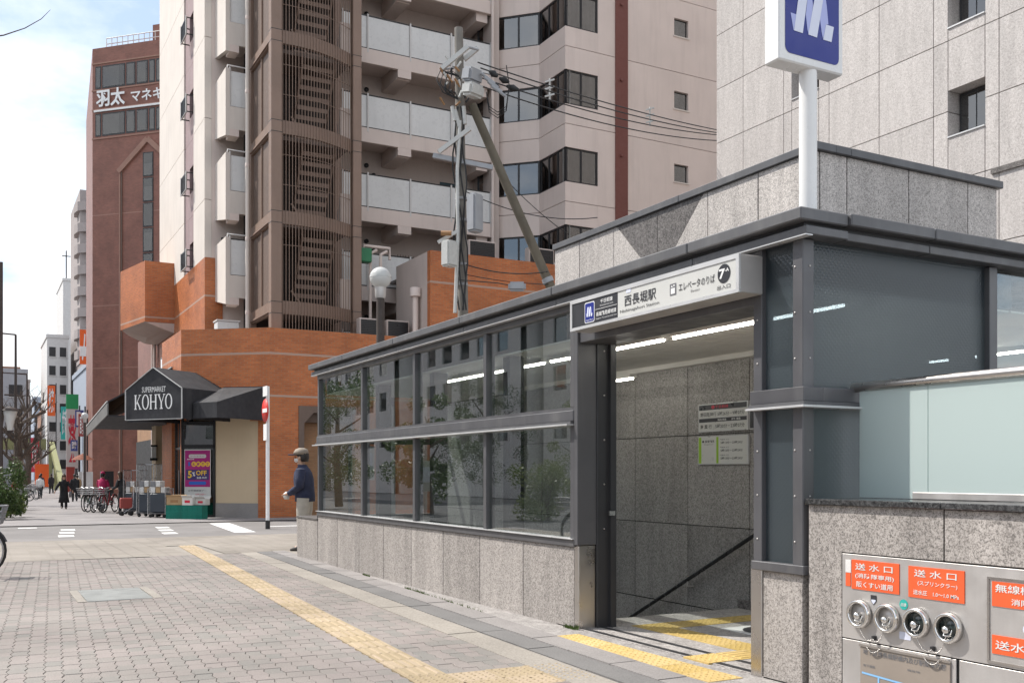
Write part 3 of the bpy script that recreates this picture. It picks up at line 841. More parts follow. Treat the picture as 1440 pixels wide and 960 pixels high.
# right-hand glazed corner
CYR = -2.795
for y, w in ((-2.375, .042), ):
    box("mullion", "steel_grey", st, -.010, .10, y - w, y + w, .79, 2.925, bev=.004)
box("corner_post", "steel_grey", st, -.016, .085, CYR - .010, CYR + .085, .79, 2.925, bev=.006)
box("sill_rail", "steel_grey", st, -.03, .14, CYR - .03, -2.33, .738, .80, bev=.005)
box("sill_rail", "steel_grey", st, .141, 3.9, CYR - .03, -2.66, .738, .80, bev=.005)
box("mid_rail", "steel_grey", st, -.036, .14, CYR - .036, -2.325, 1.866, 1.962, bev=.005)
box("mid_rail", "steel_grey", st, .141, 3.9, CYR - .036, -2.66, 1.866, 1.962, bev=.005)
box("drip_fin", "silver_trim", st, -.088, .0, CYR - .085, -2.34, 1.826, 1.840)
box("drip_fin", "silver_trim", st, .001, 3.9, CYR - .085, -2.72, 1.826, 1.840)
box("drip_fin", "fascia_grey", st, -.06, .05, CYR - .06, -2.34, 1.8405, 1.8655)
box("drip_fin", "fascia_grey", st, .051, 3.9, CYR - .06, -2.72, 1.8405, 1.8655)
for x in (1.90, 3.85):
    box("mullion", "steel_grey", st, x - .045, x + .045, CYR - .01, CYR + .10, .801, 2.925, bev=.004)
    box("inner_post", "steel_dark", st, x - .10, x + .02, CYR + .16, CYR + .30, 0, 2.9)
for z0, z1 in ((.79, 1.84), (1.95, 2.93)):
    MB().box(.028, .036, CYR + .08, -2.41, z0, z1).build("patterned_pane", "patterned_glass", st)
    MB().box(.08, 1.86, CYR + .034, CYR + .042, z0, z1).build("patterned_pane", "patterned_glass", st)
    MB().box(1.94, 3.81, CYR + .034, CYR + .042, z0, z1).build("glass_pane", "kiosk_glass", st)
for z in (.95, 1.25, 1.55, 2.15, 2.45, 2.75):
    for yy, xx in ((-2.735, -.0165), (-2.375, -.0105)):
        MB().lathe((xx, yy, z), [(0, 0), (.007, 0), (.006, .004), (0, .004)], 8, M=Matrix.Rotation(R(-90), 3, 'Y')).build("screw", "stainless_dull", st)
    MB().lathe((.045, CYR - .0105, z), [(0, 0), (.007, 0), (.006, .004), (0, .004)], 8, M=Matrix.Rotation(R(90), 3, 'X')).build("screw", "stainless_dull", st)
# roof: fascia lengths with open joints, thin second ledge, slab
def fascia(y0, y1):
    box("fascia", "fascia_grey", st, -.125, .30, y0 + .004, y1 - .004, 3.018, 3.098, bev=.008)
    box("fascia_ledge", "fascia_grey", st, -.075, .30, y0 + .004, y1 - .004, 2.93, 2.985, bev=.005)
    box("drip_edge", "silver_trim", st, -.082, -.02, y0 + .004, y1 - .004, 2.922, 2.929)
for a, b in ((-2.9, -1.75), (-1.75, .2), (.2, 2.15), (2.15, 4.1), (4.1, 6.05), (6.05, YE + .12)): fascia(a, b)
for a, b in ((.30, 1.12), (1.12, 3.05), (3.05, 5.0), (5.0, 6.3)):
    box("fascia", "fascia_grey", st, a + .004, b - .004, -2.92, -2.5, 3.018, 3.098, bev=.008)
    box("fascia_ledge", "fascia_grey", st, a + .004, b - .004, -2.87, -2.5, 2.93, 2.985, bev=.005)
box("roof_slab", "steel_dark", st, -.04, 2.95, -2.84, YE + .06, 2.935, 3.03)
box("roof_slab", "steel_dark", st, 2.951, 6.25, -2.84, -.02, 2.935, 3.03)
# ceiling boards with narrow joints, and the fluorescent tubes
for k in range(21):
    x0 = .13 + k * .1
    if x0 + .094 > 2.25: break
    box("ceiling_board", "ceiling_white", st, x0, x0 + .094, -2.70, YE - .06, 2.63, 2.645)
box("ceiling_panel", "ceiling_white", st, 2.25, 6.2, -2.70, -.02, 2.63, 2.645)
box("ceiling_core", "steel_dark", st, .125, 2.24, -2.71, YE - .05, 2.648, 2.93)
box("cornice", "ceiling_white", st, 2.10, 2.19, -2.6, YE - .06, 2.575, 2.629)
# inner granite wall
zs = [-.06, .83, 1.815, 2.63]
ys = [YE, 6.55, 5.45, 4.35, 3.25, 2.146, 1.153, .16, -.02]
for a, b in zip(ys[1:], ys[:-1]):
    for z0, z1 in zip(zs[:-1], zs[1:]):
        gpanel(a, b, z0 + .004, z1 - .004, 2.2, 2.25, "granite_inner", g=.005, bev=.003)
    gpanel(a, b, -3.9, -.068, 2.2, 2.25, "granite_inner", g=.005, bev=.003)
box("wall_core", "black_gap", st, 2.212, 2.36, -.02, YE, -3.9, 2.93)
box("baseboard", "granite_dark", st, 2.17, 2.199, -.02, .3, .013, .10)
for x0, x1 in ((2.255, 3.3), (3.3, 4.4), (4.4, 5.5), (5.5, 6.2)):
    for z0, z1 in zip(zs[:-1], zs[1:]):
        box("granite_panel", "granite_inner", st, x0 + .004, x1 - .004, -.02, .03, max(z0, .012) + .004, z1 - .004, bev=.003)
# front inner wall under the glass and the flight of stairs
box("inner_lining", "granite_inner", st, .221, .25, .3, YE, -3.9, .735)
for k in range(23):
    m = MB(); y0 = .30 + k * .30; zt = -.16 * (k + 1)
    m.box(.25, 2.2, y0, y0 + .305, zt - .25, zt); m.build("stair_step", "stone_floor", st)
box("stair_pit_floor", "stone_floor", st, .25, 2.2, 7.2, 7.5, -3.9, -3.75)
basic("rail_dark", (.03, .03, .032), .22, .3, .1)
# handrail on the inner wall
hr = MB()
sl = -.514
p0 = (2.115, -.25, .905); p1 = (2.115, 4.9, .905 + sl * 5.15)
hr.tube([p0, p1], .021, 10)
hd = hr.build("handrail", "rail_dark", st)
for yb in (.0, 1.05, 2.1, 3.15, 4.2):
    zb = .905 + sl * (yb + .25)
    MB().tube([(2.115, yb, zb), (2.115, yb, zb - .07), (2.198, yb, zb - .075)], .009, 6).build("bracket", "stainless_dull", hd)

# fluorescent strips hanging under the ceiling
def strip_light(label, y0, y1, x=.64, z=2.58):
    t = thing("strip_light", label, "strip light", (x, (y0 + y1) / 2, z), "fluorescent strips under the station ceiling")
    box("housing", "ceiling_white", t, x - .045, x + .045, y0, y1, z + .012, z + .049)
    MB().tube([(x, y0 + .01, z), (x, y1 - .01, z)], .0115, 8).build("tube", "tube_light", t)
for y0, y1, lb in ((-2.55, -.60, "lit fluorescent strip nearest the street inside the station doorway"),
                   (-.48, 1.50, "lit fluorescent strip just inside the doorway behind the dark jamb"),
                   (1.62, 4.30, "lit fluorescent strip seen through the upper glass over the stairs")):
    strip_light(lb, y0, y1)
strip_light("short lit fluorescent strip lower down over the stairs behind the glass", 1.2, 2.4, x=1.5, z=2.42)
strip_light("lit fluorescent strip behind the right-hand side glass of the station", -2.2, -.4, x=4.2, z=2.58)

# ---------------------------------------------------------------- station sign box over the doorway
SY0, SY1, SX = -.30, -2.44, -.235
YW = R(-90)                      # reading direction on faces that look at the street
sg = thing("station_sign", "long white and black illuminated station name sign box over the subway doorway", "sign", (SX, -1.4, 2.62))
basic("sign_white", (.60, .60, .575), .35, 0, .03, 2, spec=.5)
basic("sign_black", (.035, .035, .04), .35, 0, .1, 2)
basic("sign_blue", (.012, .024, .23), .35, 0, .04, 2)
basic("sign_pale", (.70, .73, .86), .4, 0, .03, 2)
basic("sign_pale_blue", (.42, .46, .78), .4, 0, .03, 2)
basic("ink", (.03, .03, .035), .5, 0, .1)
basic("ink_grey", (.16, .16, .17), .5, 0, .1)
basic("ink_white", (.8, .8, .79), .5, 0, .03)
basic("ink_red", (.60, .03, .06), .5, 0, .05)
box("housing", "stainless_dull", sg, SX + .012, -.02, SY1, SY0, 2.615, 2.875, bev=.006)
fr = MB()
fr.box(SX, SX + .02, SY1, SY0, 2.845, 2.875); fr.box(SX, SX + .02, SY1, SY0, 2.615, 2.640)
fr.box(SX, SX + .02, SY1, SY1 + .03, 2.6405, 2.8445); fr.box(SX, SX + .02, SY0 - .03, SY0, 2.6405, 2.8445)
fr.build("frame", "silver_trim", sg)
FX = SX + .006
def spanel(ya, yb, mat, za=2.6405, zb=2.8445): return box("face_panel", mat, sg, FX, FX + .007, ya, yb, za, zb)
yA = SY0 - .031; yB = yA - .68; yC = SY1 + .031
spanel(yB, yA, "sign_black"); spanel(yC, yB - .001, "sign_white")
def sw(u): return (FX, yA - u, 0)           # u measured along the sign from its left end
def stext(body, u, z, w, h, mat, bold=0.0, par=sg, nm="lettering"):
    m = text_mesh(body, w, h, YW, (FX, yA - u, z), bold=bold); return m.build(nm, mat, par)
# blue emblem
def emblem(par, at, yaw, s, off=.004):
    """ribbon M: outline points measured on the sign face, scaled so the drawing is s wide"""
    def cv(p):
        x, y = p; return ((x - 370) / 455.0 * s, (545 + .2 * (x - 370) - y) / 455.0 * s * .80)
    light = [[(470, -22), (562, -4), (495, 467), (405, 446)], [(640, 10), (727, 36), (645, 500), (553, 476)], [(742, 366), (826, 386), (801, 535), (712, 516)]]
    shade = [[(370, 275), (436, 292), (424, 452), (400, 442)], [(562, -4), (588, 70), (604, 190), (590, 300), (560, 480), (545, 430), (528, 285)], [(727, 36), (750, 180), (768, 362), (742, 366), (712, 516), (695, 440), (678, 318)]]
    ml = MB(); ms = MB()
    for q in light: ml = join(ml, plate(at, yaw, [cv(p) for p in q][::-1], off))
    for q in shade: ms = join(ms, plate(at, yaw, [cv(p) for p in q][::-1], off - .0012))
    tag(ms.build("emblem_shade", "sign_pale_blue", par), kind="stuff"); tag(ml.build("emblem", "sign_pale", par), kind="stuff")
plate((FX, yA - .195, 2.655), YW, rrect(0, .150, 0, .172, .018), .0015).build("emblem_border", "ink_white", sg)
plate((FX, yA - .195, 2.655), YW, rrect(.008, .142, .008, .164, .014), .0028).build("emblem_ground", "sign_blue", sg)
emblem(sg, (FX, yA - .222, 2.688), YW, .095, .0050)
stext("Osaka Metro", .212, 2.672, .115, .013, "ink_white")
stext("千日前線", .435, 2.790, .175, .034, "ink_white", .012)
stext("Sennichimae Line", .428, 2.768, .19, .012, "ink_white")
box("divider", "ink_white", sg, FX - .003, FX, yB + .01, yA - .36, 2.7475, 2.7505)
stext("長堀鶴見緑地線", .372, 2.690, .29, .036, "ink_white", .012)
stext("Nagahori Tsurumi-ryokuchi Line", .368, 2.664, .30, .012, "ink_white")
stext("西長堀駅", .775, 2.712, .41, .086, "ink", .006)
stext("Nishinagahori Station", .715, 2.662, .51, .030, "ink")
plate((FX, yA - .80, 2.815), YW, rrect(0, .06, -.0, .03, .004), .002).build("patch", "sign_pale", sg)
plate((FX, yA - 1.355, 2.706), YW, [(0, 0), (.075, 0), (.075, .085), (0, .085)], .002).build("lift_symbol", "ink_grey", sg)
plate((FX, yA - 1.355, 2.706), YW, [(.014, .01), (.062, .01), (.062, .052), (.014, .052)], .0035).build("lift_symbol_figure", "ink_white", sg)
stext("▲▼", 1.368, 2.764, .05, .018, "ink_white")
stext("エレベータのりば", 1.46, 2.722, .40, .058, "ink", .006)
stext("Elevator", 1.60, 2.694, .10, .016, "ink")
plate((FX, yA - 1.955, 2.765), YW, ngon(0, 0, .066, 28), .002).build("number_disc", "sign_black", sg)
stext("7", 1.905, 2.732, .062, .068, "ink_white", .03)
stext("-A", 1.965, 2.775, .042, .024, "ink_white", .02)
stext("出入口", 1.885, 2.660, .135, .030, "ink", .006)

# ---------------------------------------------------------------- blue M sign on its white pole on the roof corner
ms_ = thing("metro_pole_sign", "tall white pole sign with blue ribbon M emblem standing on the shelter roof corner", "sign", (.10, -2.64, 3.1))
basic("pole_white", (.78, .78, .77), .3, 0, .02, 2, spec=.5)
PX_, PY_ = .170, -2.665
MB().tube([(PX_, PY_, 3.0), (PX_, PY_, 4.12)], .059, 24).build("pole", "pole_white", ms_)
MB().lathe((PX_, PY_, 3.098), [(.075, 0), (.075, .02), (.062, .024)], 24).build("pole_collar", "steel_grey", ms_)
box("housing", "pole_white", ms_, -.155, .425, -2.735, -2.595, 4.085, 4.85, bev=.010)
plate((-.155, -2.735, 4.085), 0, rrect(.050, .535, .055, .71, .045), .0025).build("blue_face", "sign_blue", ms_)
emblem(ms_, (-.155 + .096, -2.735, 4.085 + .135), 0, .388, .0055)
plate((.425, -2.595, 4.085), R(180), rrect(.045, .535, .055, .71, .045), .0025).build("blue_face", "sign_blue", ms_)

# ---------------------------------------------------------------- notice boards on the inner wall
nb = thing("notice_board", "black and white train time board with pink heading on the inner granite wall", "notice board", (2.19, .54, 1.84))
NX = 2.172
box("board", "silver_trim", nb, NX, 2.199, .15, .935, 1.842, 2.142, bev=.003)
def nbt(body, u, z, w, h, mat, par): text_mesh(body, w, h, YW, (NX, .935 - u, z), off=.0035, bold=.01).build("lettering", mat, par)
def nplate(par, u0, u1, z0, z1, mat, off=.002): plate((NX, .935, 0), YW, [(u0, z0), (u1, z0), (u1, z1), (u0, z1)], off).build("printed_panel", mat, par)
nplate(nb, .015, .77, 2.075, 2.13, "sign_black"); nplate(nb, .015, .77, 1.99, 2.07, "sign_white"); nplate(nb, .015, .77, 1.945, 1.985, "sign_black"); nplate(nb, .015, .77, 1.855, 1.94, "sign_white")
nbt("Ⓜ千日前線", .22, 2.085, .27, .036, "ink_red", nb)
nbt("野田阪神行 5時26分－9時07分", .04, 2.005, .70, .045, "ink", nb)
nbt("始発　終発", .32, 1.953, .36, .022, "ink_white", nb)
nbt("南 巽 行　5時20分－23時07分", .04, 1.875, .70, .045, "ink", nb)
nb2 = thing("notice_board", "white and lime green train time board below the black one on the inner wall", "notice board", (2.19, .54, 1.49))
box("board", "silver_trim", nb2, NX, 2.199, .15, .935, 1.492, 1.796, bev=.003)
basic("lime", (.32, .55, .04), .45, 0, .04)
nplate(nb2, .012, .30, 1.505, 1.785, "sign_white"); nplate(nb2, .31, .77, 1.505, 1.785, "sign_white", .0021)
nplate(nb2, .012, .055, 1.505, 1.785, "lime", .003); nplate(nb2, .30, .335, 1.505, 1.785, "lime", .003)
nbt("● 長堀鶴見", .07, 1.725, .20, .028, "ink", nb2); nbt("Nagahori", .10, 1.70, .15, .012, "ink_grey", nb2)
for k in range(3):
    z = 1.735 - k * .082
    nbt("門真南 大正", .36, z + .012, .14, .014, "ink_grey", nb2); nbt("5時13分－23時29分", .37, z - .028, .34, .028, "ink", nb2)
nb3 = thing("notice_board", "narrow dark framed board at the right edge of the inner wall", "notice board", (2.19, .05, 1.84))
box("board", "silver_trim", nb3, NX, 2.199, -.01, .13, 1.842, 2.142, bev=.003)
plate((NX, .13, 0), YW, [(.012, 1.855), (.13, 1.855), (.13, 2.13), (.012, 2.13)], .002).build("printed_panel", "sign_black", nb3)

# posters and a tall information pillar seen through the left panes
ip = thing("information_pillar", "white map pillar with black print standing behind the leftmost station glass", "map pillar", (1.15, 7.1, 0))
box("panel", "sign_white", ip, .75, 1.05, 6.93, 7.0, 0, 2.45, bev=.01)
for k in range(6):
    text_mesh(["西長堀", "↑ →", "出口案内", "Exit 7-A", "地図", "案内"][k], .18, .05, 0, (.80, 6.93, 2.25 - k * .22), off=.004).build("lettering", "ink_grey", ip)
for nm, x, z, w, h, mat in (("poster", .30, 1.30, .20, .50, "sign_white"), ("poster", .65, 1.15, .30, .42, "sign_white")):
    yy = 6.4 if x < .5 else 5.0
    p = MB(); p.box(x, x + w, yy, yy + .008, z, z + h)
    o = p.build(nm, mat); tag(o, "narrow white notice sheet behind the leftmost station glass" if x < .5 else "small white notice sheet behind the second station pane", "poster")
    plate((x, yy, z), 0, [(.03, h * .3), (w - .03, h * .3), (w - .03, h * .8), (.03, h * .8)], .002).build("print", "sign_pale", o)

# ================================================================ low granite wall with the fire hose inlets
fwl = thing("granite_wall", "low speckled granite wall with black polished cap beside the subway entrance", "wall", (0.2, -5, 0))
def yz_prism(poly, x0, x1):
    m = MB(); n = len(poly)
    vs = [(x0, p[0], p[1]) for p in poly] + [(x1, p[0], p[1]) for p in poly]
    return m.add(vs, [list(range(n)), list(range(n, 2 * n))[::-1]] + [(i, n + i, n + (i + 1) % n, (i + 1) % n) for i in range(n)])
PY0, PY1 = -3.122, -5.60
yz_prism([(-2.842, 0), (-2.842, 1.197), (-3.850, 1.197), (-3.850, .912), (PY0 + .006, .912), (PY0 + .006, 0)], 0, .12).build("granite_panel", "granite_plinth", fwl)
e = [-3.856, -4.86, -5.60]
for a, b in zip(e[:-1], e[1:]): box("granite_panel", "granite_plinth", fwl, 0, .12, b + .003, a - .003, .912, 1.197, bev=.003)
for a, b in ((-5.603, -6.6), (-6.606, -7.6), (-7.606, -8.6)): box("granite_panel", "granite_plinth", fwl, 0, .12, b, a, 0, 1.197, bev=.003)
box("wall_core", "black_gap", fwl, .02, .58, -8.58, -2.86, 0, 1.195)
box("granite_panel", "granite_plinth", fwl, .121, .58, -2.856, -2.842, 0, 1.197)
for a, b in ((-2.832, -3.852), (-3.856, -5.2), (-5.204, -6.8), (-6.804, -8.6)):
    box("cap_slab", "granite_black", fwl, -.028, .62, b, a, 1.20, 1.236, bev=.004)
box("shadow_gap", "black_gap", fwl, .05, .12, -2.841, -2.796, 0, .73)

fp_ = thing("fire_inlet_panel", "stainless fire hose inlet panel with orange plates set in the granite wall", "fire panel", (0, -4.2, 0.0))
box("back_plate", "black_gap", fp_, .006, .019, PY1, PY0, 0.0, .908)
box("upper_plate", "stainless_dull", fp_, -.006, .006, PY1, PY0 - .004, .386, .904, bev=.002)
box("lower_plate", "stainless_dull", fp_, -.004, .006, -3.935, PY0 - .004, .02, .378, bev=.002)
box("lower_plate", "stainless_dull", fp_, -.004, .006, PY1, -3.955, .02, .378, bev=.002)
basic("fire_orange", (.80, .12, .035), .45, 0, .08, 4, dirt=.2, dirt_col=(.75, .28, .18))
basic("frost_white", (.72, .71, .69), .5, 0, .06, 5)
def oplate(y0, y1, z0, z1, par=fp_): 
    o = box("orange_plate", "fire_orange", par, -.0105, -.006, y1, y0, z0, z1)
    return o
def ftext(body, y, z, w, h, mat, x=-.0105, bold=.012, par=fp_): text_mesh(body, w, h, YW, (x, y, z), off=.002, bold=bold).build("lettering", mat, par)
oplate(-3.205, -3.560, .694, .872); oplate(-3.625, -3.992, .690, .868)
ftext("送 水 口", -3.235, .812, .28, .042, "frost_white"); ftext("(消防隊専用)", -3.235, .760, .29, .034, "frost_white"); ftext("阪くすい道用", -3.245, .709, .27, .036, "frost_white")
ftext("送 水 口", -3.665, .810, .28, .042, "frost_white"); ftext("(スプリンクラー)", -3.69, .760, .26, .030, "frost_white"); ftext("送水圧　1.0〜1.0 MPa", -3.66, .708, .30, .028, "frost_white")
box("white_label", "frost_white", fp_, -.009, -.006, -3.198, -3.155, .79, .868)
box("orange_plate", "fire_orange", fp_, -.009, -.006, -3.196, -3.157, .706, .788)
# framed door at the right
dm = MB()
dm.box(-.012, -.0065, -5.4, -4.130, .840, .852); dm.box(-.012, -.0065, -5.4, -4.130, .398, .410); dm.box(-.012, -.0065, -4.142, -4.130, .411, .839)
dr = dm.build("door_frame", "stainless", fp_)
oplate(-4.158, -4.75, .700, .830); oplate(-4.158, -4.75, .450, .548)
ftext("無線機接続端子", -4.178, .775, .50, .044, "frost_white"); ftext("消防隊専用", -4.27, .715, .26, .034, "frost_white"); ftext("送水連結口", -4.178, .475, .42, .048, "frost_white")
plate((-.006, -4.36, .60), YW, ngon(0, 0, .028, 18), .003).build("round_sticker", "sign_pale", fp_)
basic("teal", (.03, .42, .36), .4, 0, .05)
plate((-.006, -3.590, .640), YW, ngon(0, 0, .030, 20), .002).build("round_sticker", "teal", fp_)
ftext("点検", -3.569, .628, .042, .022, "frost_white", x=-.008)
plate((-.006, -3.372, .640), YW, [(-.022, .03), (.022, .03), (.022, -.005), (0, -.03), (-.022, -.005)], .002).build("shield_sticker", "sign_black", fp_)
plate((-.006, -3.372, .640), YW, [(-.016, .004), (.016, .004), (.016, -.005), (0, -.024), (-.016, -.005)], .0035).build("shield_sticker_print", "sign_pale", fp_)
plate((-.006, -3.60, .46), YW, rrect(-.04, .04, -.022, .022, .006), .002).build("faded_sticker", "sign_pale", fp_)
Mx = Matrix.Rotation(R(-90), 3, 'Y')       # lathe axis towards the street
basic("cap_dark", (.03, .045, .042), .12, 0, .1, spec=.8)
inlets = [-3.276, -3.483, -3.690, -3.900]
for k, y in enumerate(inlets):
    c = (-.006, y, .548)
    MB().lathe(c, [(.062, 0), (.086, 0), (.086, .03), (.080, .040), (.070, .042), (.064, .034), (.062, .014), (.062, 0)], 28, M=Mx).build("inlet_ring", "chrome", fp_)
    MB().lathe(c, [(.0, .006), (.0615, .006), (.0615, .012), (.0, .012)], 24, M=Mx).build("inlet_cap", "stainless_dull" if k < 2 else "cap_dark", fp_)
    MB().lathe((-.016, y, .540), [(.0, 0), (.016, 0), (.014, .012), (.020, .022), (.022, .032), (.016, .042), (0, .046)], 16, M=Mx).build("inlet_knob", "chrome", fp_)
    MB().tube([(-.018, y + .02, .535), (-.04, y + .018, .505), (-.04, y - .018, .505), (-.018, y - .02, .535)], .005, 6).build("inlet_lever", "chrome", fp_)
def chain(p0, p1, sag, par):
    m = MB(); L = 26
    pts = []
    for k in range(L + 1):
        t = k / L
        pts.append(Vector((p0[0] + (p1[0] - p0[0]) * t, p0[1] + (p1[1] - p0[1]) * t, p0[2] + (p1[2] - p0[2]) * t - sag * 4 * t * (1 - t))))
    for a, b in zip(pts[:-1], pts[1:]):
        m.tube([a, (a + b) / 2, b], [.0022, .0048, .0022], 5)
    m.build("chain", "stainless", par)
for h, ys_ in ((-3.385, inlets[:2]), (-3.797, inlets[2:])):
    box("chain_hook", "steel_dark", fp_, -.032, -.006, h - .008, h + .008, .405, .43)
    for y in ys_: chain((-.04, y, .505), (-.03, h, .412), .05, fp_)
    chain((-.03, h + .05, .36), (-.03, h - .05, .36), .03, fp_)
# station map behind a clear cover on the lower plate
mpb = thing("map_board", "brown station map with pale blue lines under the hose inlets", "map", (-.01, -3.6, .1))
basic("map_brown", (.30, .255, .215), .4, 0, .1, 3)
basic("map_blue", (.25, .50, .78), .4, 0, .05)
box("sheet", "map_brown", mpb, -.014, -.0045, -3.905, -3.275, .03, .352, bev=.002)
box("top_rail", "stainless", mpb, -.020, -.0045, -3.905, -3.27, .353, .366)
def mtext(body, y, z, w, h, mat): text_mesh(body, w, h, YW, (-.014, y, z), off=.002, bold=.01).build("lettering", mat, mpb)
mtext("地下鉄西長堀駅構内及び駅間案内図", -3.30, .308, .58, .034, "ink_grey")
mtext("地下通路", -3.30, .235, .09, .016, "ink_grey"); mtext("出入口", -3.75, .20, .10, .016, "ink_grey"); mtext("現在地", -3.62, .262, .09, .012, "ink_grey")
plate((-.014, -3.29, .0), YW, [(0, .190), (.22, .180), (.58, .165), (.58, .175), (.22, .191), (0, .202)], .002).build("route_line", "map_blue", mpb)
plate((-.014, -3.29, .0), YW, [(.12, .05), (.132, .05), (.132, .184), (.12, .184)], .0026).build("route_line", "map_blue", mpb)

# milky glass balustrade on the wall
bl = thing("glass_balustrade", "pale aqua frosted glass balustrade with round steel handrail above the granite wall", "balustrade", (.45, -5, 1.24))
for a, b in ((-2.86, -3.395), (-3.402, -4.55), (-4.557, -6.0), (-6.007, -8.4)):
    MB().box(.44, .454, b, a, 1.24, 1.948).build("glass_panel", "milky_glass", bl)
MB().tube([(.447, -2.80, 1.972), (.447, -8.5, 1.972)], .032, 16).build("handrail", "stainless", bl)
box("base_channel", "stainless_dull", bl, .415, .438, -8.4, -3.30, 1.2375, 1.282, bev=.004)

# ================================================================ granite lift house above the shelter roof
lb = thing("lift_house", "square granite block with grey coping and dark inverted triangle above the shelter roof", "lift house", (4.5, 2.7, 3.03))
LZ0, LZ1 = 3.035, 4.775
for a, b in ((5.344, 4.64), (4.64, 3.765), (.906, .039)):
    box("granite_panel", "granite_light", lb, 3.0, 3.06, b + .007, a - .007, LZ0, LZ1, bev=.003)
box("granite_panel", "granite_light", lb, 3.0, 3.06, .913, 1.771, LZ0, LZ1, bev=.003)
yz_prism([(3.762, LZ0), (3.762, LZ1), (3.69, LZ1), (2.775, 3.885), (2.775, LZ0)], 3.0, 3.06).build("granite_panel", "granite_light", lb)
yz_prism([(1.781, LZ0), (1.781, LZ1), (1.85, LZ1), (2.769, 3.885), (2.769, LZ0)], 3.0, 3.06).build("granite_panel", "granite_light", lb)
yz_prism([(3.680, LZ1), (2.776, LZ1), (2.776, 3.895)], 3.002, 3.06).build("dark_panel", "granite_dark", lb)
yz_prism([(1.860, LZ1), (2.768, LZ1), (2.768, 3.895)], 3.002, 3.06).build("dark_panel", "granite_dark", lb)
xs = [3.062, 3.458, 4.421, 5.421, 5.948]
for a, b in zip(xs[:-1], xs[1:]): box("granite_panel", "granite_light", lb, a + .007, b - .007, .039, .10, LZ0, LZ1, bev=.003)
box("wall_core", "black_gap", lb, 3.012, 5.94, .052, 5.33, LZ0, 4.80)
for a, b in ((5.36, 2.3), (2.296, -.01)):
    box("coping", "fascia_grey", lb, 2.965, 3.25, b, a, 4.777, 4.862, bev=.006)
for a, b in ((3.2505, 3.47), (3.474, 6.0)):
    box("coping", "fascia_grey", lb, a, b, -.01, .3, 4.777, 4.862, bev=.006)

# ================================================================ granite tower at the right
gt = thing("granite_tower", "tall pale granite clad office building with small recessed windows on the right", "building", (20, 4, 0))
GX = 16.0
gy = [17.0, 15.76, 14.03, 13.70, 12.66, 12.28, 10.56, 8.89, 8.48, 7.48, 7.12, 5.3, 3.5, 3.1, 2.1, 1.7, -.1, -2, -4]
zj = [8.45 + 1.71 * k for k in range(-5, 12)]
wcols = {(13.70, 12.66), (8.48, 7.48), (3.1, 2.1)}
wz = [9.53 + 2.64 * k for k in range(-2, 6)]
for a, b in zip(gy[:-1], gy[1:]):
    zz = list(zj)
    iswin = (a, b) in wcols
    if iswin: zz = sorted(set(zz + wz + [w + 1.12 for w in wz]))
    for z0, z1 in zip(zz[:-1], zz[1:]):
        zc = (z0 + z1) / 2
        if z1 - z0 < .02: continue
        if iswin and any(w < zc < w + 1.12 for w in wz): continue
        g = .006 if not iswin or (z0 in zj) else .0
        box("granite_panel", "granite_tower", gt, GX, GX + .50, b + .011, a - .011, z0 + .011, z1 - .011)
    if iswin:
        for w in wz:
            if w + 1.12 > zj[-1]: continue
            wo = box("window", "steel_dark", gt, GX + .40, GX + .44, b + .03, a - .03, w + .03, w + 1.09)
            MB().box(GX + .38, GX + .399, b + .09, (a + b) / 2 - .02, w + .09, w + 1.03).build("pane", "window_glass", wo)
            MB().box(GX + .385, GX + .399, (a + b) / 2 + .02, a - .09, w + .09, w + 1.03).build("pane", "window_glass", wo)
            box("sill", "silver_trim", gt, GX - .03, GX + .40, b + .004, a - .004, w - .02, w + .012)
box("wall_core", "granite_dark", gt, GX + .45, 30, -4, 16.98, 0, zj[-1] + .2)
for k in range(14):
    for q in range(6):
        z0 = zj[0] + 1.71 * k
        if z0 + 1.7 < zj[-1] + .1:
            pass
box("band", "granite_dark", gt, GX - .05, GX, -4, 7.3, 8.32, 8.44)
box("granite_panel", "granite_tower", gt, GX + .501, 30, 16.981, 17.0, 0, zj[-1])

# ================================================================ apartment building
basic("wall_white", (.68, .615, .555), .8, 0, .05, .8, bump=.1, dirt=.25, dirt_col=(.45, .41, .38))
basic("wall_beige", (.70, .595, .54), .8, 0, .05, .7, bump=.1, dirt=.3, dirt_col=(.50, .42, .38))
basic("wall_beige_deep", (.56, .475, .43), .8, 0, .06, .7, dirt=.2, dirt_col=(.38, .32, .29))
basic("wall_pink", (.33, .235, .235), .7, 0, .06, 1.5, dirt=.2)
basic("brown_steel", (.245, .165, .125), .55, 0, .08, 1.2, dirt=.2, dirt_col=(.12, .085, .07))
basic("brown_panel", (.155, .108, .085), .6, 0, .1, 1.0, dirt=.25, dirt_col=(.09, .07, .06))
basic("red_stripe", (.17, .058, .045), .7, 0, .06, 1)
basic("frame_black", (.018, .018, .02), .35, 0, .1)
basic("white_bar", (.62, .60, .58), .5, 0, .05)
basic("frosted_panel", (.68, .68, .67), .3, 0, .05, 1.2, dirt=.3, dirt_col=(.48, .48, .47))
basic("door_blue", (.035, .075, .095), .4, 0, .1)
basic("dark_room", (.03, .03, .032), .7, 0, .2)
basic("curtain", (.34, .33, .31), .8, 0, .15, 2)
glass("bay_glass", (.30, .32, .33), 1.3, .0, .12, wav=.05)
brick("brick_orange", (.56, .165, .048), (.44, .118, .036), (.36, .20, .11), bands=[3.92, 5.30, 7.95])
brick("brick_brown", (.275, .11, .078), (.225, .088, .063), (.21, .12, .09), .23, .075, bands=[19.6, 13.2, 8.8], band_col=(.36, .20, .15))
brick("brick_tan", (.44, .24, .12), (.37, .19, .09), (.32, .2, .12))

ab = thing("apartment_building", "tall beige apartment building with open brown stair tower and zigzag bay windows", "building", (9, 30, 0))
ZT = 24.3
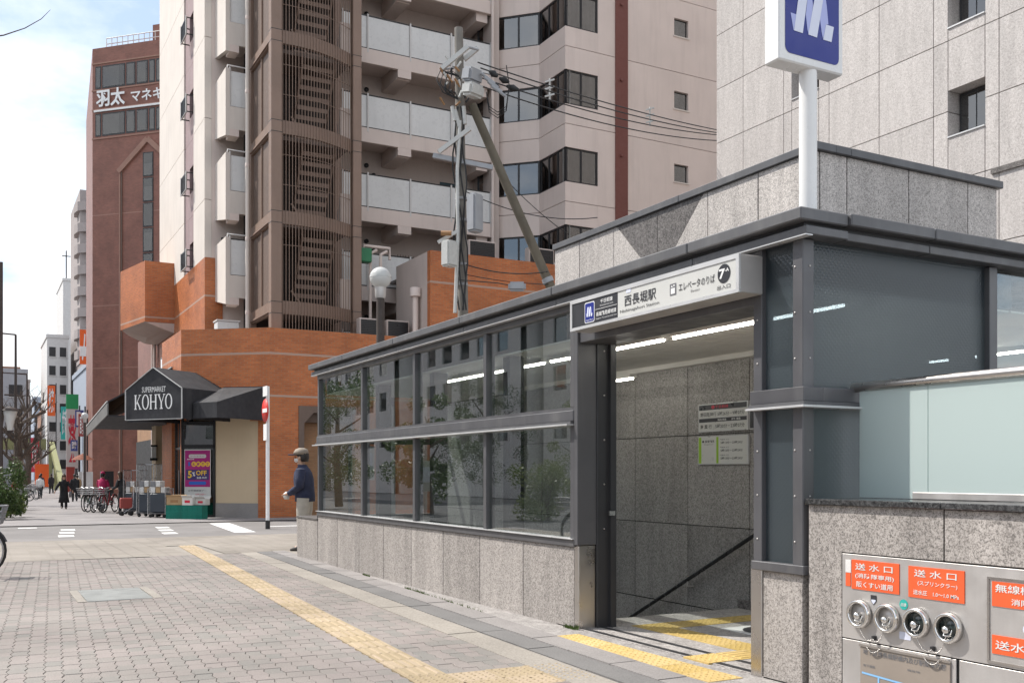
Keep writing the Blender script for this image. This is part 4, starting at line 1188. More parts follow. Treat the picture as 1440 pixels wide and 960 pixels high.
# ---- wing at the right: storey-high wall panels with small windows, ribbon windows round the bays
A_, B_, C_, D_ = (13.42, 28.9), (15.28, 27.0), (15.28, 25.0), (16.79, 25.0)
sills = [15.66 + 3 * k for k in range(-2, 3)]
joints = [6.0] + [14.9 + 3 * k for k in range(-2, 4)]
for z0, z1 in zip(joints[:-1], joints[1:]):
    z1 = min(z1, ZT)
    hs = [(20.53 - 16.79, 21.26 - 16.79, s + .73, s + 1.46) for s in sills if z0 < s + .8 < z1]
    m = MB(); m.wall((16.79, 25.0, 0), (1, 0, 0), (0, -1, 0), (0, 9.0), (z0 + .012, z1 - .012), hs, .25)
    m.build("wall_panel", "wall_beige", ab)
    for h in hs:
        w = box("window", "frame_black", ab, 16.79 + h[0], 16.79 + h[1], 25.12, 25.16, h[2], h[3])
        MB().box(16.79 + h[0] + .06, 16.79 + h[1] - .06, 25.105, 25.119, h[2] + .06, h[3] - .06).build("pane", "bay_glass", w)
        box("sill", "wall_white", ab, 16.79 + h[0] - .05, 16.79 + h[1] + .05, 24.965, 25.12, h[2] - .05, h[2])
box("wall_core", "dark_room", ab, 15.6, 25.7, 25.26, 34, 6, ZT)
MB().box(17.60, 18.18, 24.94, 24.999, 6.0, ZT).build("red_stripe", "red_stripe", ab)
for s in sills:
    MB().lathe((17.85, 24.94, s + 1.35), [(0, 0), (.06, 0), (.06, .06), (0, .06)], 10, M=Matrix.Rotation(R(90), 3, 'X')).build("vent", "red_stripe", ab)
def offs(p, k): return (p[0] + .25 * k[0], p[1] + .25 * k[1])
inner = [(14.0, 29.3), (15.53, 27.25), (15.53, 25.25), (16.79, 25.25)]
for z0, z1 in zip([6.0] + [s + 1.34 for s in sills], sills + [ZT]):
    zj_ = [j for j in joints if z0 < j < z1]
    cuts = [z0] + zj_ + [z1]
    for a, b in zip(cuts[:-1], cuts[1:]):
        g0 = .012 if a in zj_ else 0; g1 = .012 if b in zj_ else 0
        MB().prism([A_, B_, C_, (D_[0] - .002, D_[1]), inner[3], inner[2], inner[1], inner[0]], a + g0, b - g1).build("bay_spandrel", "wall_beige", ab)
def ribbon(p, q, z0, n, par, inset=.07):
    p = Vector((p[0], p[1], 0)); q = Vector((q[0], q[1], 0)); d = (q - p); L = d.length; d.normalize(); nn = Vector((d.y, -d.x, 0))
    z1 = z0 + 1.34
    fr = MB()
    off = -nn * inset
    Mr = Matrix((d, nn, Vector((0, 0, 1)))).transposed()
    for k in range(n + 1):
        t = L * k / n
        t = min(max(t, .035), L - .035)
        fr.obox(p + d * t + off + Vector((0, 0, (z0 + z1) / 2)), (.07, .06, z1 - z0), Mr)
    for zz in (z0 + .03, z1 - .03): fr.obox(p + d * (L / 2) + off + Vector((0, 0, zz)), (L, .055, .06), Mr)
    w = fr.build("bay_window", "frame_black", par)
    for k in range(n):
        g = MB(); g.obox(p + d * (L * (k + .5) / n) + off * 1.1 + Vector((0, 0, (z0 + z1) / 2)), (L / n - .06, .012, z1 - z0 - .1), Mr); g.build("pane", "bay_glass", w)
        if random.random() < .5:
            c = MB(); c.obox(p + d * (L * (k + .5) / n) + off * 3.2 + Vector((0, 0, (z0 + z1) / 2)), (L / n - .05, .02, z1 - z0), Mr); c.build("curtain", "curtain", w)
for s in sills:
    ribbon(A_, B_, s, 3, ab); ribbon(B_, C_, s, 3, ab); ribbon(C_, D_, s, 2, ab)
# ---- open access balconies in the middle
slabs = [16.92 + 3 * k for k in range(-4, 3)]
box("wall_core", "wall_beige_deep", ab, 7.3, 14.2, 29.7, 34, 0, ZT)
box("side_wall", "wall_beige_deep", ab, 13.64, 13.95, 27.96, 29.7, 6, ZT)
for z in slabs:
    sb = box("balcony_slab", "wall_beige", ab, 7.25, 13.64, 28.0, 29.7, z + .25, z + .46)
    box("slab_edge", "wall_beige", ab, 7.25, 13.64, 27.96, 28.12, z, z + .55, bev=.01)
    box("beam", "wall_beige", ab, 9.55, 10.1, 28.13, 29.69, z - .32, z + .24)
    box("beam", "wall_beige", ab, 9.55, 10.1, 27.95, 28.129, z - .30, z - .001)
    box("beam", "wall_beige", ab, 13.0, 13.5, 28.13, 29.69, z - .32, z + .24)
    x = 7.35
    xs_ = [7.35, 8.34, 10.08, 11.82, 13.58]
    for a, b in zip(xs_[:-1], xs_[1:]):
        box("rail_panel", "frosted_panel", ab, a + .03, b - .03, 28.01, 28.035, z + .60, z + 1.78)
    for a in xs_: box("rail_post", "white_bar", ab, a - .028, a + .028, 27.95, 28.0, z + .40, z + 1.86)
    box("rail_top", "frame_black", ab, 7.3, 13.62, 28.0, 28.05, z + 1.785, z + 1.83)
    box("rail_top", "frame_black", ab, 7.3, 13.62, 28.0, 28.05, z + .56, z + .595)
    # back wall: door, barred window, vents
    dz = z + .47
    d = box("door", "door_blue", ab, 12.1, 12.85, 29.66, 29.7, dz, dz + 2.0)
    box("door_handle", "white_bar", d, 12.18, 12.22, 29.63, 29.659, dz + .95, dz + 1.08)
    w = box("window", "frame_black", ab, 10.2, 11.6, 29.67, 29.7, dz + 1.0, dz + 1.75)
    MB().box(10.25, 11.55, 29.66, 29.669, dz + 1.05, dz + 1.7).build("pane", "bay_glass", w)
    gb = MB()
    for k in range(13): gb.box(10.2 + k * .117 - .01, 10.2 + k * .117 + .01, 29.58, 29.6, dz + .95, dz + 1.8)
    tag(gb.build("window_bars", "brown_steel", w), kind="stuff")
    for vx in (8.9, 9.2): MB().lathe((vx, 29.7, dz + 2.2 - (.35 if vx > 9 else 0)), [(0, 0), (.09, 0), (.09, .08), (0, .08)], 10, M=Matrix.Rotation(R(90), 3, 'X')).build("vent", "frame_black", ab)
MB().tube([(13.62, 27.88, 6), (13.62, 27.88, ZT)], .065, 10).build("drain_pipe", "wall_beige", ab)
# ---- wing on the street side, lit by the sun
m = MB()
wz_ = [19.0 + 3 * k for k in range(-3, 2)]
zc = [6.0] + [17.5 + 3 * k for k in range(-3, 3)]
for z0, z1 in zip(zc[:-1], zc[1:]):
    z0 = max(z0, 6.0); z1 = min(z1, ZT)
    for ya, yb in ((29.9, 32.0), (34.0, 40.0)):
        lo = max(z0, 9.36)
        if lo < z1: MB().box(2.7, 2.95, ya, yb, lo + (.01 if lo > 9.4 else 0), z1 - .01).build("wall_panel", "wall_white", ab)
    lo = max(z0, 9.36)
    wz0 = [w for w in wz_ if lo < w < z1]
    if lo < z1:
        q = MB(); q.wall((2.76, 34.0, 0), (0, -1, 0), (-1, 0, 0), (0, 2.0), (lo, z1 - .01), [(.9, 1.85, w - .55, w + .45) for w in wz0 if w - .55 > lo and w + .45 < z1 - .02], .2)
        q.build("pink_panel", "wall_pink", ab)
for w in wz_:
    o = box("window", "frame_black", ab, 2.85, 2.9, 32.15, 33.1, w - .55, w + .45)
    MB().box(2.84, 2.849, 32.2, 33.05, w - .5, w + .4).build("pane", "bay_glass", o)
    gb = MB()
    gb.box(2.44, 2.48, 32.1, 33.15, w - .62, w - .58); gb.box(2.44, 2.48, 32.1, 33.15, w + .02, w + .06)
    for k in range(10): gb.box(2.445, 2.475, 32.1 + k * .113, 32.13 + k * .113, w - .6, w + .04)
    for yy in (32.1, 33.13): gb.box(2.48, 2.76, yy, yy + .03, w - .62, w - .58); gb.box(2.48, 2.76, yy, yy + .03, w + .02, w + .06)
    gb.build("window_guard", "frame_black", o)
    bt = MB()
    for yy in (32.08, 33.16): bt.tube([(2.43, yy, w - .64), (2.43, yy, w + .08)], .022, 6)
    bt.tube([(2.43, 32.08, w - .64), (2.43, 33.16, w - .64)], .022, 6)
    bt.build("guard_frame", "white_bar", o)
box("wall_core", "wall_beige", ab, 2.955, 7.3, 29.91, 40.0, 9.36, ZT)
MB().box(2.7, 2.95, 29.88, 40.0, 0, 9.36).build("brick_base", "brick_orange", ab)
MB().box(2.951, 3.35, 29.88, 40, 0, 9.36).build("brick_base", "brick_orange", ab)
box("wall_core", "wall_beige", ab, 3.351, 7.3, 29.92, 39.9, 0, 9.36)
MB().box(2.72, 8, 40.0, 47.0, 0, 8.2).build("brick_base", "brick_brown", ab)
# small balconies in the corner by the tower
for k in range(-2, 3):
    z = 13.4 + 3 * k
    if z < 7: continue
    by = 28.15
    sd = yz_prism([(29.9, z + .35), (by, z), (by, z + 2.40), (29.9, z + 2.40)], 3.08, 3.22).build("balcony_side", "wall_white", ab)
    fb_ = MB(); fb_.box(3.221, 4.05, by, by + .12, z + .25, z + 1.05); fb_.build("balcony_front", "wall_white", ab)
    fb_ = MB(); fb_.box(3.221, 3.55, by + .001, by + .6, z, z + .249); fb_.build("balcony_foot", "wall_beige", ab)
    MB().box(3.221, 4.05, by + .121, 29.9, z + .55, z + .72).build("balcony_floor", "wall_beige", ab)
    MB().box(3.26, 4.05, by + .05, by + .07, z + 1.08, z + 2.32).build("rail_panel", "frosted_panel", ab)
    t = MB(); t.tube([(3.15, by + .04, z + 2.40), (3.15, by + .04, z + 2.50), (4.1, by + .04, z + 2.50)], .03, 8); t.tube([(3.24, by + .04, z + 1.05), (3.24, by + .04, z + 2.45)], .03, 8)
    t.build("rail_pipe", "white_bar", ab)
    o = box("window", "frame_black", ab, 3.3, 4.2, 29.87, 29.909, z + .75, z + 2.75)
    MB().box(3.35, 4.15, 29.86, 29.869, z + .8, z + 2.7).build("pane", "bay_glass", o)
MB().tube([(3.72, 27.6, 6), (3.72, 27.6, ZT)], .075, 12).build("drain_pipe", "wall_white", ab)
for k in range(7): MB().lathe((3.72, 27.6, 7 + k * 2.6), [(.085, 0), (.085, .12), (.08, .13)], 12).build("pipe_clamp", "wall_beige", ab)
# ---- open stair tower of brown steel
bands = [12.70 + 3 * k for k in range(-2, 4)]
def arc(t):                   # front edge of the tower in plan, t in 0..1
    return Vector((4.2 + (6.92 - 4.2) * t, 25.02 + .75 * t - .28 * math.sin(math.pi * t), 0))
for x0, x1, y0, y1 in ((3.84, 4.2, 24.86, 25.22), (6.92, 7.24, 25.6, 25.95), (3.9, 4.12, 27.9, 28.15), (7.0, 7.24, 27.9, 28.15)):
    po = box("tower_post", "brown_steel", ab, x0, x1, y0, y1, 6.0, ZT, bev=.02)
    if y0 < 27:
        for b in bands:
            for dz in (-.02, .36): box("post_joint", "frame_black", po, x0 - .004, x1 + .004, y0 - .004, y1 + .004, b + dz, b + dz + .02)
for b in bands:
    pts = [arc(k / 10) for k in range(11)]
    back = [p + Vector((.0, .14, 0)) for p in pts][::-1]
    MB().prism([(p.x, p.y) for p in pts + back], b, b + .44).build("tower_band", "brown_steel", ab)
    box("tower_band", "brown_steel", ab, 3.92, 4.06, 25.221, 27.899, b + .02, b + .42)
    box("tower_band", "brown_steel", ab, 3.86, 3.919, 25.221, 27.899, b + .06, b + .12)
    # landing, stair flights behind the bars
    box("landing", "brown_panel", ab, 4.13, 6.98, 26.3, 28.1, b + .22, b + .36)
    m = MB()
    fl0 = Vector((5.0, 26.0, b + .36)); 
    for k in range(9):
        zz = b + .44 + .30 * k
        yy = 27.3 - .15 * k
        m.box(5.25, 6.35, yy, yy + .26, zz, zz + .05); m.box(5.25, 6.35, yy + .0, yy + .02, zz - .10, zz)
    tag(m.build("stair_treads", "brown_steel", ab), kind="stuff")
    for xx in (5.2, 6.36):
        yz_prism([(27.62, b + .30), (27.62, b + .62), (25.95, b + 3.16), (25.95, b + 2.84)], xx, xx + .04).build("stringer", "brown_steel", ab)
    yz_prism([(26.1, b + .4), (26.1, b + .9), (25.75, b + 1.5), (25.75, b + .4)], 6.5, 6.9).build("stair_guard", "wall_beige_deep", ab)
    MB().bar((4.85, 26.1, b + 1.0), (5.4, 26.1, b + .3), .06).build("brace", "brown_steel", ab)
    d = box("door", "door_blue", ab, 4.35, 5.0, 28.05, 28.09, b + .40, b + 2.4)
    box("door_handle", "white_bar", d, 4.9, 4.95, 28.02, 28.049, b + 1.3, b + 1.42)
    box("tower_side_panel", "brown_panel", ab, 4.0, 4.03, 25.25, 27.88, b + .44, b + 2.98)
    MB().bar((3.98, 26.6, b + .44), (3.98, 26.6, b + 3.0), .07).build("side_stud", "brown_steel", ab)
basic("tower_inner_shaded", (.045, .034, .03), .8, 0, .1, 1)  # beige back wall, with its shade painted in as a near-black brown
box("wall_core", "tower_inner_shaded", ab, 4.13, 7.0, 28.12, 29.9, 6.0, ZT)
bars = MB()
nb_ = 25
for k in range(nb_):
    p = arc((k + .5) / nb_)
    bars.box(p.x - .0105, p.x + .0105, p.y - .04, p.y - .02, 6.2, ZT)
tag(bars.build("bar_screen", "brown_steel", ab), kind="stuff")
for z in [9.0 + 1.0 * k for k in range(15)]:
    if all(not (b - .1 < z < b + .5) for b in bands):
        MB().tube([arc(k / 8) + Vector((0, .0, z)) for k in range(9)], .012, 5).build("bar_tie", "brown_steel", ab)

# ================================================================ brick podium with the supermarket
basic("panel_beige", (.60, .47, .315), .7, 0, .04, 1, dirt=.12, dirt_col=(.42, .33, .22))
pd = thing("brick_podium", "low orange brick shop building with chamfered corner at the foot of the apartments", "shop building", (4, 26, 0))
PA_, PB_ = Vector((1.25, 26.4, 0)), Vector((3.67, 24.40, 0))
cd = (PB_ - PA_); CL = cd.length; cd.normalize(); cn = Vector((cd.y, -cd.x, 0))
if cn.y > 0: cn = -cn
cyaw = math.atan2(cd.y, cd.x)
PT = 6.13
def cwall(name, mat, s0, s1, z0, z1, out=.0, t=.25):
    a, b = PA_ + cd * s0 + cn * out, PA_ + cd * s1 + cn * out
    c, d = b - cn * t, a - cn * t
    return MB().prism([(a.x, a.y), (b.x, b.y), (c.x, c.y), (d.x, d.y)], z0, z1).build(name, mat, pd)
# chamfered front: brick above the shopfront, brick pier, beige panel, glazing
cwall("brick_wall", "brick_orange", 0, CL, 3.30, PT)
cwall("brick_wall", "brick_orange", 2.73, CL, -.1, 3.299)
cwall("beige_panel", "panel_beige", 1.215, 2.725, .42, 3.299, -.04)
cwall("stone_plinth", "kerb_stone", 1.215, 2.725, -.1, .419, -.02)
a = PA_ + cd * 2.725
MB().prism([(p.x, p.y) for p in (a + cn * .0 - cd * .28, a, a - cn * .1, a - cn * .1 - cd * .28)], 3.10, 3.298).build("brick_corner", "brick_orange", pd)
wn_ = cwall("shop_window", "frame_black", 0.0, 1.21, 2.22, 2.34, .0, .12)
for s0, s1, z0, z1 in ((0.0, .07, -.1, 3.299), (1.14, 1.21, -.1, 3.299), (.071, 1.139, 3.0, 3.1), (.071, 1.139, -.1, .03)):
    cwall("window_frame", "frame_black", s0, s1, z0, z1, .0, .12)
basic("shop_warm", (.55, .47, .33), .7, 0, .25, 4)
cwall("pane", "bay_glass", .07, 1.14, 2.34, 3.0, -.05, .012)
cwall("pane", "bay_glass", .07, 1.14, .03, 2.22, -.05, .012)
cwall("interior_wall", "shop_warm", .05, 1.16, .0, 3.3, -.7, .05)
# street side of the podium with the shop entrance
m = MB(); m.wall((1.25, 30.2, 0), (0, -1, 0), (-1, 0, 0), (0, 3.8), (-.15, PT), [(2.0, 3.65, -.2, 3.2)], .25); m.build("brick_wall", "brick_orange", pd)
for y0, y1 in ((28.20, 28.12), (27.42, 27.36), (26.62, 26.56)): box("door_frame", "frame_black", pd, 1.36, 1.44, y1, y0, -.1, 3.2)
box("door_frame", "frame_black", pd, 1.36, 1.44, 26.621, 28.119, 2.2, 2.28)
for y0, y1 in ((27.43, 28.11), (26.63, 27.35)):
    d = MB().box(1.40, 1.412, y0, y1, -.1, 2.2).build("glass_door", "bay_glass", pd)
    box("door_bar", "white_bar", d, 1.36, 1.395, y0 + .05, y0 + .08, .6, 1.5)
    MB().box(1.40, 1.412, y0, y1, 2.28, 3.2).build("pane", "bay_glass", pd)
# side-street face with the recessed brown doorway
m = MB(); m.wall((3.67, 24.40, 0), (1, 0, 0), (0, -1, 0), (0, 5.27), (-.1, PT), [(.95, 2.9, -.1, 3.62)], .30); m.build("brick_wall", "brick_orange", pd)
fr = MB(); fr.box(4.62, 4.80, 24.36, 24.75, -.1, 3.40); fr.box(4.62, 6.57, 24.36, 24.75, 3.4005, 3.62)
fr.hull([(4.80, 24.36, 3.40), (5.12, 24.36, 3.40), (5.12, 24.75, 3.40), (4.80, 24.75, 3.40)], [(4.80, 24.361, 3.05), (4.81, 24.361, 3.05), (4.81, 24.75, 3.05), (4.80, 24.75, 3.05)])
fr.build("door_surround", "brown_panel", pd)
MB().box(4.63, 6.6, 25.2, 25.3, -.1, 3.6).build("recess_wall", "brick_tan", pd)
box("recess_ceiling", "brown_panel", pd, 4.63, 6.56, 24.76, 25.19, 3.1, 3.39)
ic = box("intercom", "frosted_panel", pd, 5.55, 5.75, 25.15, 25.199, 1.2, 1.7); box("intercom_button", "frame_black", ic, 5.62, 5.68, 25.14, 25.149, 1.35, 1.4)
# terrace and the taller brick part
MB().prism([(1.5, 30.1), (1.5, 26.5), (3.75, 24.7), (8.9, 24.7), (8.9, 29.8), (3.0, 29.8)], 5.55, 5.65).build("terrace", "lavender_concrete", pd)
MB().box(8.94, 20.0, 23.5, 23.75, -.1, 9.02).build("brick_wall", "brick_orange", pd)
MB().box(8.94, 9.2, 23.751, 26.6, -.1, 9.02).build("painted_wall", "wall_beige_deep", pd)
MB().box(9.201, 20, 23.751, 27.9, 8.6, 8.7).build("terrace", "lavender_concrete", pd)
MB().box(20.0, 20.2, 23.5, 27.9, -.1, 9.02).build("brick_wall", "brick_orange", pd)
# oriel in brick with chamfered corner on the street wall
orl = MB()
o1 = [(2.70, 36.2), (1.52, 36.2), (.92, 39.2), (1.5, 41.0), (2.70, 41.0)]
orl.hull([(p[0], p[1], 10.30) for p in o1], [(p[0], p[1], z) for p, z in zip(o1, (7.75, 7.75, 7.72, 7.75, 7.75))])
orl.build("oriel", "brick_orange", pd)
MB().hull([(p[0], p[1], 7.74) for p in o1], [(2.70, 36.25, 7.35), (2.3, 36.3, 7.45), (2.0, 39.0, 7.45), (2.2, 40.9, 7.4), (2.70, 40.9, 7.35)]).build("oriel_soffit", "wall_beige_deep", pd)
o = box("window", "frame_black", pd, 2.62, 2.699, 38.3, 39.2, 4.9, 6.6)
MB().box(2.61, 2.619, 38.4, 39.1, 5.0, 6.5).build("pane", "bay_glass", o)
box("window_jamb", "wall_white", pd, 2.58, 2.699, 38.15, 38.28, 4.8, 6.7)
for yy in (41.4, 40.8): MB().tube([(2.6, yy, 2.6), (2.6, yy, 7.6)], .07, 8).build("drain_pipe", "wall_beige", pd)

# air conditioners and pipes on the terraces
def ac_unit(label, x, y, z, w=.85, h=.62, yaw=0):
    t = thing("air_conditioner", label, "air conditioner", (x, y, z), "outdoor air conditioner units on the terraces")
    box("case", "wall_beige_deep", t, x - w / 2, x + w / 2, y, y + .34, z, z + h, bev=.02)
    box("grille_recess", "frame_black", t, x - w / 2 + .05, x + w / 2 - .05, y - .012, y - .001, z + .06, z + h - .05)
    g = MB()
    for k in range(8): g.box(x - w / 2 + .06, x + w / 2 - .06, y - .02, y - .013, z + .10 + k * .06, z + .112 + k * .06)
    g.build("grille", "steel_dark", t)
    box("foot", "steel_dark", t, x - w / 2 + .1, x - w / 2 + .2, y, y + .3, z - .05, z - .001); box("foot", "steel_dark", t, x + w / 2 - .2, x + w / 2 - .1, y, y + .3, z - .05, z - .001)
ac_unit("dark air conditioner on the low brick terrace, left of the pair", 7.35, 24.95, 6.15)
ac_unit("dark air conditioner on the low brick terrace, right of the pair", 8.35, 24.95, 6.15)
ac_unit("dark air conditioner on the high brick roof beside the utility pole", 11.5, 24.6, 9.05, 1.1, .8)
ac_unit("dark air conditioner on the high brick roof below the bay windows", 14.0, 24.6, 9.05, 1.1, .8)
wb = thing("equipment_box", "white box standing on the podium roof behind the brick parapet corner", "equipment box", (3.05, 28.2, 5.65)); box("case", "frosted_panel", wb, 2.75, 3.5, 27.9, 28.5, 5.65, 6.75, bev=.02); box("lid", "white_bar", wb, 2.72, 3.53, 27.87, 28.53, 6.751, 6.80)
vp = thing("vent_pipe", "beige roof vent pipe with a collar beside the painted wall", "vent pipe", (8.55, 24.62, 5.65))
MB().tube([(8.75, 24.35, 5.0), (8.75, 24.35, 7.75)], .10, 12).build("pipe", "wall_beige", vp); MB().lathe((8.75, 24.35, 7.55), [(.19, 0), (.19, .30), (.16, .31)], 14).build("collar", "wall_beige", vp)
pp_ = thing("roof_pipes", "pair of pale pipes with a green valve rising beside the painted wall", "pipes", (8.2, 26.6, 6))
for xx in (7.85, 8.25): MB().tube([(xx, 26.4, 5.7), (xx, 26.4, 9.0), (xx, 26.4, 9.35), (xx + .25, 26.4, 9.5)], .06, 8).build("pipe", "wall_beige", pp_)
MB().tube([(7.6, 26.4, 9.35), (7.6, 26.4, 9.62), (8.6, 26.4, 9.62), (8.6, 26.4, 9.2)], .055, 8).build("pipe", "wall_beige", pp_)
basic("green_box", (.03, .20, .09), .5, 0, .1)
box("valve", "green_box", pp_, 7.4, 7.85, 26.2, 26.6, 9.0, 9.5, bev=.03)

# ---------------------------------------------------------------- awnings
basic("awning_black", (.030, .030, .034), .75, 0, .25, 1.5, bump=.8, bscale=2.2, dirt=.5, dirt_col=(.07, .07, .072))
basic("awning_grey", (.16, .155, .15), .7, 0, .1, 1.5)
basic("awning_edge", (.50, .50, .49), .7, 0, .05)
gd = Vector((.6, -.8, 0)); gn = Vector((-.8, -.6, 0)); gyaw = math.atan2(gd.y, gd.x)
def from_px(px, Z):
    X = (px - 720) / 1390 * Z
    return Vector((CX + rt.x * X + fw.x * Z, CY + rt.y * X + fw.y * Z, 0))
GR = from_px(256, 30.4)
# left corner: walk along -gd until the pixel column is 177
t = 1.0
while to_px(*(GR - gd * t).xy, 3)[0] > 177: t += .01
GW = t; GL = GR - gd * GW
aw = thing("gable_awning", "black gabled fabric awning with white supermarket lettering at the shop corner", "awning", tuple(GR))
zb, ze, zp = 3.08, 4.02, 4.70
def gv(s, z, back=0): p = GL + gd * s - gn * back; return (p.x, p.y, z)
prof = [(0, zb), (GW, zb), (GW, ze), (GW * .5, zp), (0, ze)]
th = .06
MB().add([gv(s, z) for s, z in prof] + [gv(s, z, th) for s, z in prof], [list(range(5)), list(range(5, 10))[::-1]] + [(i, 5 + i, 5 + (i + 1) % 5, (i + 1) % 5) for i in range(5)]).build("front_sheet", "awning_black", aw)
DB = 4.0
for a, b in ((2, 3), (3, 4)):
    s0, z0 = prof[a]; s1, z1 = prof[b]
    MB().add([gv(s0, z0 + .01, -.01), gv(s1, z1 + .01, -.01), gv(s1, z1 + .01, DB), gv(s0, z0 + .01, DB), gv(s0, z0 - .02, 0), gv(s1, z1 - .02, 0), gv(s1, z1 - .02, DB), gv(s0, z0 - .02, DB)],
             [(0, 1, 2, 3), (7, 6, 5, 4), (0, 4, 5, 1), (1, 5, 6, 2), (2, 6, 7, 3), (3, 7, 4, 0)]).build("roof_sheet", "awning_black", aw)
for s in (0, GW):
    MB().add([gv(s, zb, th), gv(s, ze - .021, th), gv(s, ze - .021, DB), gv(s, zb, DB), gv(s - .03 if s else s + .03, zb, th), gv(s - .03 if s else .03, ze - .03, th), gv(s - .03 if s else .03, ze - .03, DB), gv(s - .03 if s else .03, zb, DB)],
             [(0, 1, 2, 3), (7, 6, 5, 4), (0, 4, 5, 1), (1, 5, 6, 2), (2, 6, 7, 3), (3, 7, 4, 0)]).build("side_sheet", "awning_black", aw)
em = MB()
for (s0, z0), (s1, z1) in zip(prof, prof[1:] + prof[:1]):
    a, b = Vector(gv(s0, z0, -.012)), Vector(gv(s1, z1, -.012))
    em.bar(a, b, .035, .02)
em.build("piping", "awning_edge", aw)
def gtext(body, s, z, w, h, bold=.0): text_mesh(body, w, h, gyaw, gv(s, z), off=.012, bold=bold).build("lettering", "ink_white", aw)
gtext("SUPERMARKET", GW * .30, 3.93, GW * .42, .17)
# serif letters of the shop name, drawn as outlines
def serif_word(par, s0, z0, w, h):
    def stem(u, w_=.16): return [[(u, 0), (u + w_, 0), (u + w_, 1), (u, 1)], [(u - .08, 0), (u + w_ + .08, 0), (u + w_ + .08, .05), (u - .08, .05)], [(u - .08, .95), (u + w_ + .08, .95), (u + w_ + .08, 1), (u - .08, 1)]]
    def O(u, w_):
        out = []
        n = 24
        for k in range(n):
            a, b = 2 * math.pi * k / n, 2 * math.pi * (k + 1) / n
            def q(t, r, rz): return (u + w_ / 2 + r * math.cos(t), .5 + rz * math.sin(t))
            out.append([q(a, w_ / 2 - .15, .45), q(a, w_ / 2, .52), q(b, w_ / 2, .52), q(b, w_ / 2 - .15, .45)])
        return out
    L = []
    L += stem(.05) + [[(.21, .40), (.62, .97), (.70, .97), (.27, .36)], [(.30, .48), (.42, .52), (.80, .03), (.63, .03)], [(.52, .95), (.82, .95), (.82, 1), (.52, 1)], [(.55, 0), (.88, 0), (.88, .05), (.55, .05)]]
    L += O(.92, .86)
    L += stem(1.92) + stem(2.52) + [[(2.08, .47), (2.52, .47), (2.52, .53), (2.08, .53)]]
    L += [[(2.86, .98), (3.04, .98), (3.32, .45), (3.20, .45)], [(3.58, .98), (3.66, .98), (3.36, .45), (3.28, .45)], [(3.19, 0), (3.35, 0), (3.35, .5), (3.19, .5)], [(3.08, 0), (3.46, 0), (3.46, .05), (3.08, .05)], [(2.80, .95), (3.14, .95), (3.14, 1), (2.80, 1)], [(3.48, .95), (3.76, .95), (3.76, 1), (3.48, 1)]]
    L += O(3.72, .86)
    m = MB(); k = w / 4.58
    for i, q in enumerate(L):
        m.add([Vector(gv(s0 + u * k, z0 + z * h)) + gn * (.012 + .0004 * (i % 5)) for u, z in q], [list(range(len(q)))])
    m.build("lettering", "ink_white", par)
serif_word(aw, GW * .165, 3.40, GW * .67, .46)

ra = thing("side_awning", "black sloping awning over the shop poster window right of the gable", "awning", (2.5, 25, 3))
T1 = PA_ + cd * 1.55 + cn * .02; T2 = PA_ + cd * (CL - .12) + cn * .02
FR = from_px(305, 30.2); FL = from_px(272, 30.7)
def v3(p, z): return (p.x, p.y, z)
BL = PA_ + cd * .2 + cn * .02
MB().add([v3(T1, 4.22), v3(T2, 4.22), v3(FR, 3.58), v3(FL, 3.58), v3(BL, 3.6), v3(T2, 3.10), v3(FR, 3.10), v3(FL, 3.10), v3(BL, 3.10)],
         [(0, 3, 2, 1), (0, 4, 3), (1, 2, 6, 5), (2, 3, 7, 6), (3, 4, 8, 7)]).build("canvas", "awning_black", ra)
la = thing("street_awning", "long black lean-to awning along the shop's street front left of the gable", "awning", (.5, 34, 3))
yy0 = 28.0
W0, W1, O0, O1 = (1.24, yy0, 5.05), (-.28, 38.4, 3.55), (-.85, yy0, 3.80), (-.52, 38.6, 3.42)
def dn(p, k): return (p[0], p[1], p[2] - k)
W2 = (1.24, 37.6, 4.2)
MB().hull([W0, O0, O1, W1], [dn(W0, .05), dn(O0, .05), dn(O1, .05), dn(W1, .05)]).build("roof_sheet", "awning_black", la)
MB().hull([W0, W1, W2], [dn(W0, .06), dn(W1, .06), dn(W2, .06)]).build("roof_sheet", "awning_black", la)
q0, q1 = (O0[0] + .04, O0[1], O0[2]), (O1[0] + .04, O1[1], O1[2])
MB().add([O0, O1, dn(O1, .42), dn(O0, .45), q0, q1, dn(q1, .42), dn(q0, .45)], [(0, 1, 2, 3), (7, 6, 5, 4), (0, 4, 5, 1), (3, 2, 6, 7), (1, 5, 6, 2), (0, 3, 7, 4)]).build("valance", "awning_grey", la)
MB().prism([(-.80, 28.0), (2.6, 28.0), (2.6, 38.6), (-.48, 38.6)], 3.30, 3.345).build("soffit", "awning_black", la)
MB().bar(W0, W1, .10, .05).build("piping", "awning_edge", la)
MB().bar(O0, O1, .04, .04).build("piping", "awning_edge", la)
sb_ = thing("sign_awning", "low dark second awning tucked under the gable on its left", "awning", (.3, 28, 3))
MB().hull([(-.2, 28.1, 3.75), (.9, 27.3, 3.75), (1.2, 28.9, 3.95), (1.2, 30.5, 3.95)], [(-.2, 28.1, 3.12), (.9, 27.3, 3.12), (1.2, 28.9, 3.12), (1.2, 30.5, 3.12)]).build("canvas", "awning_black", sb_)
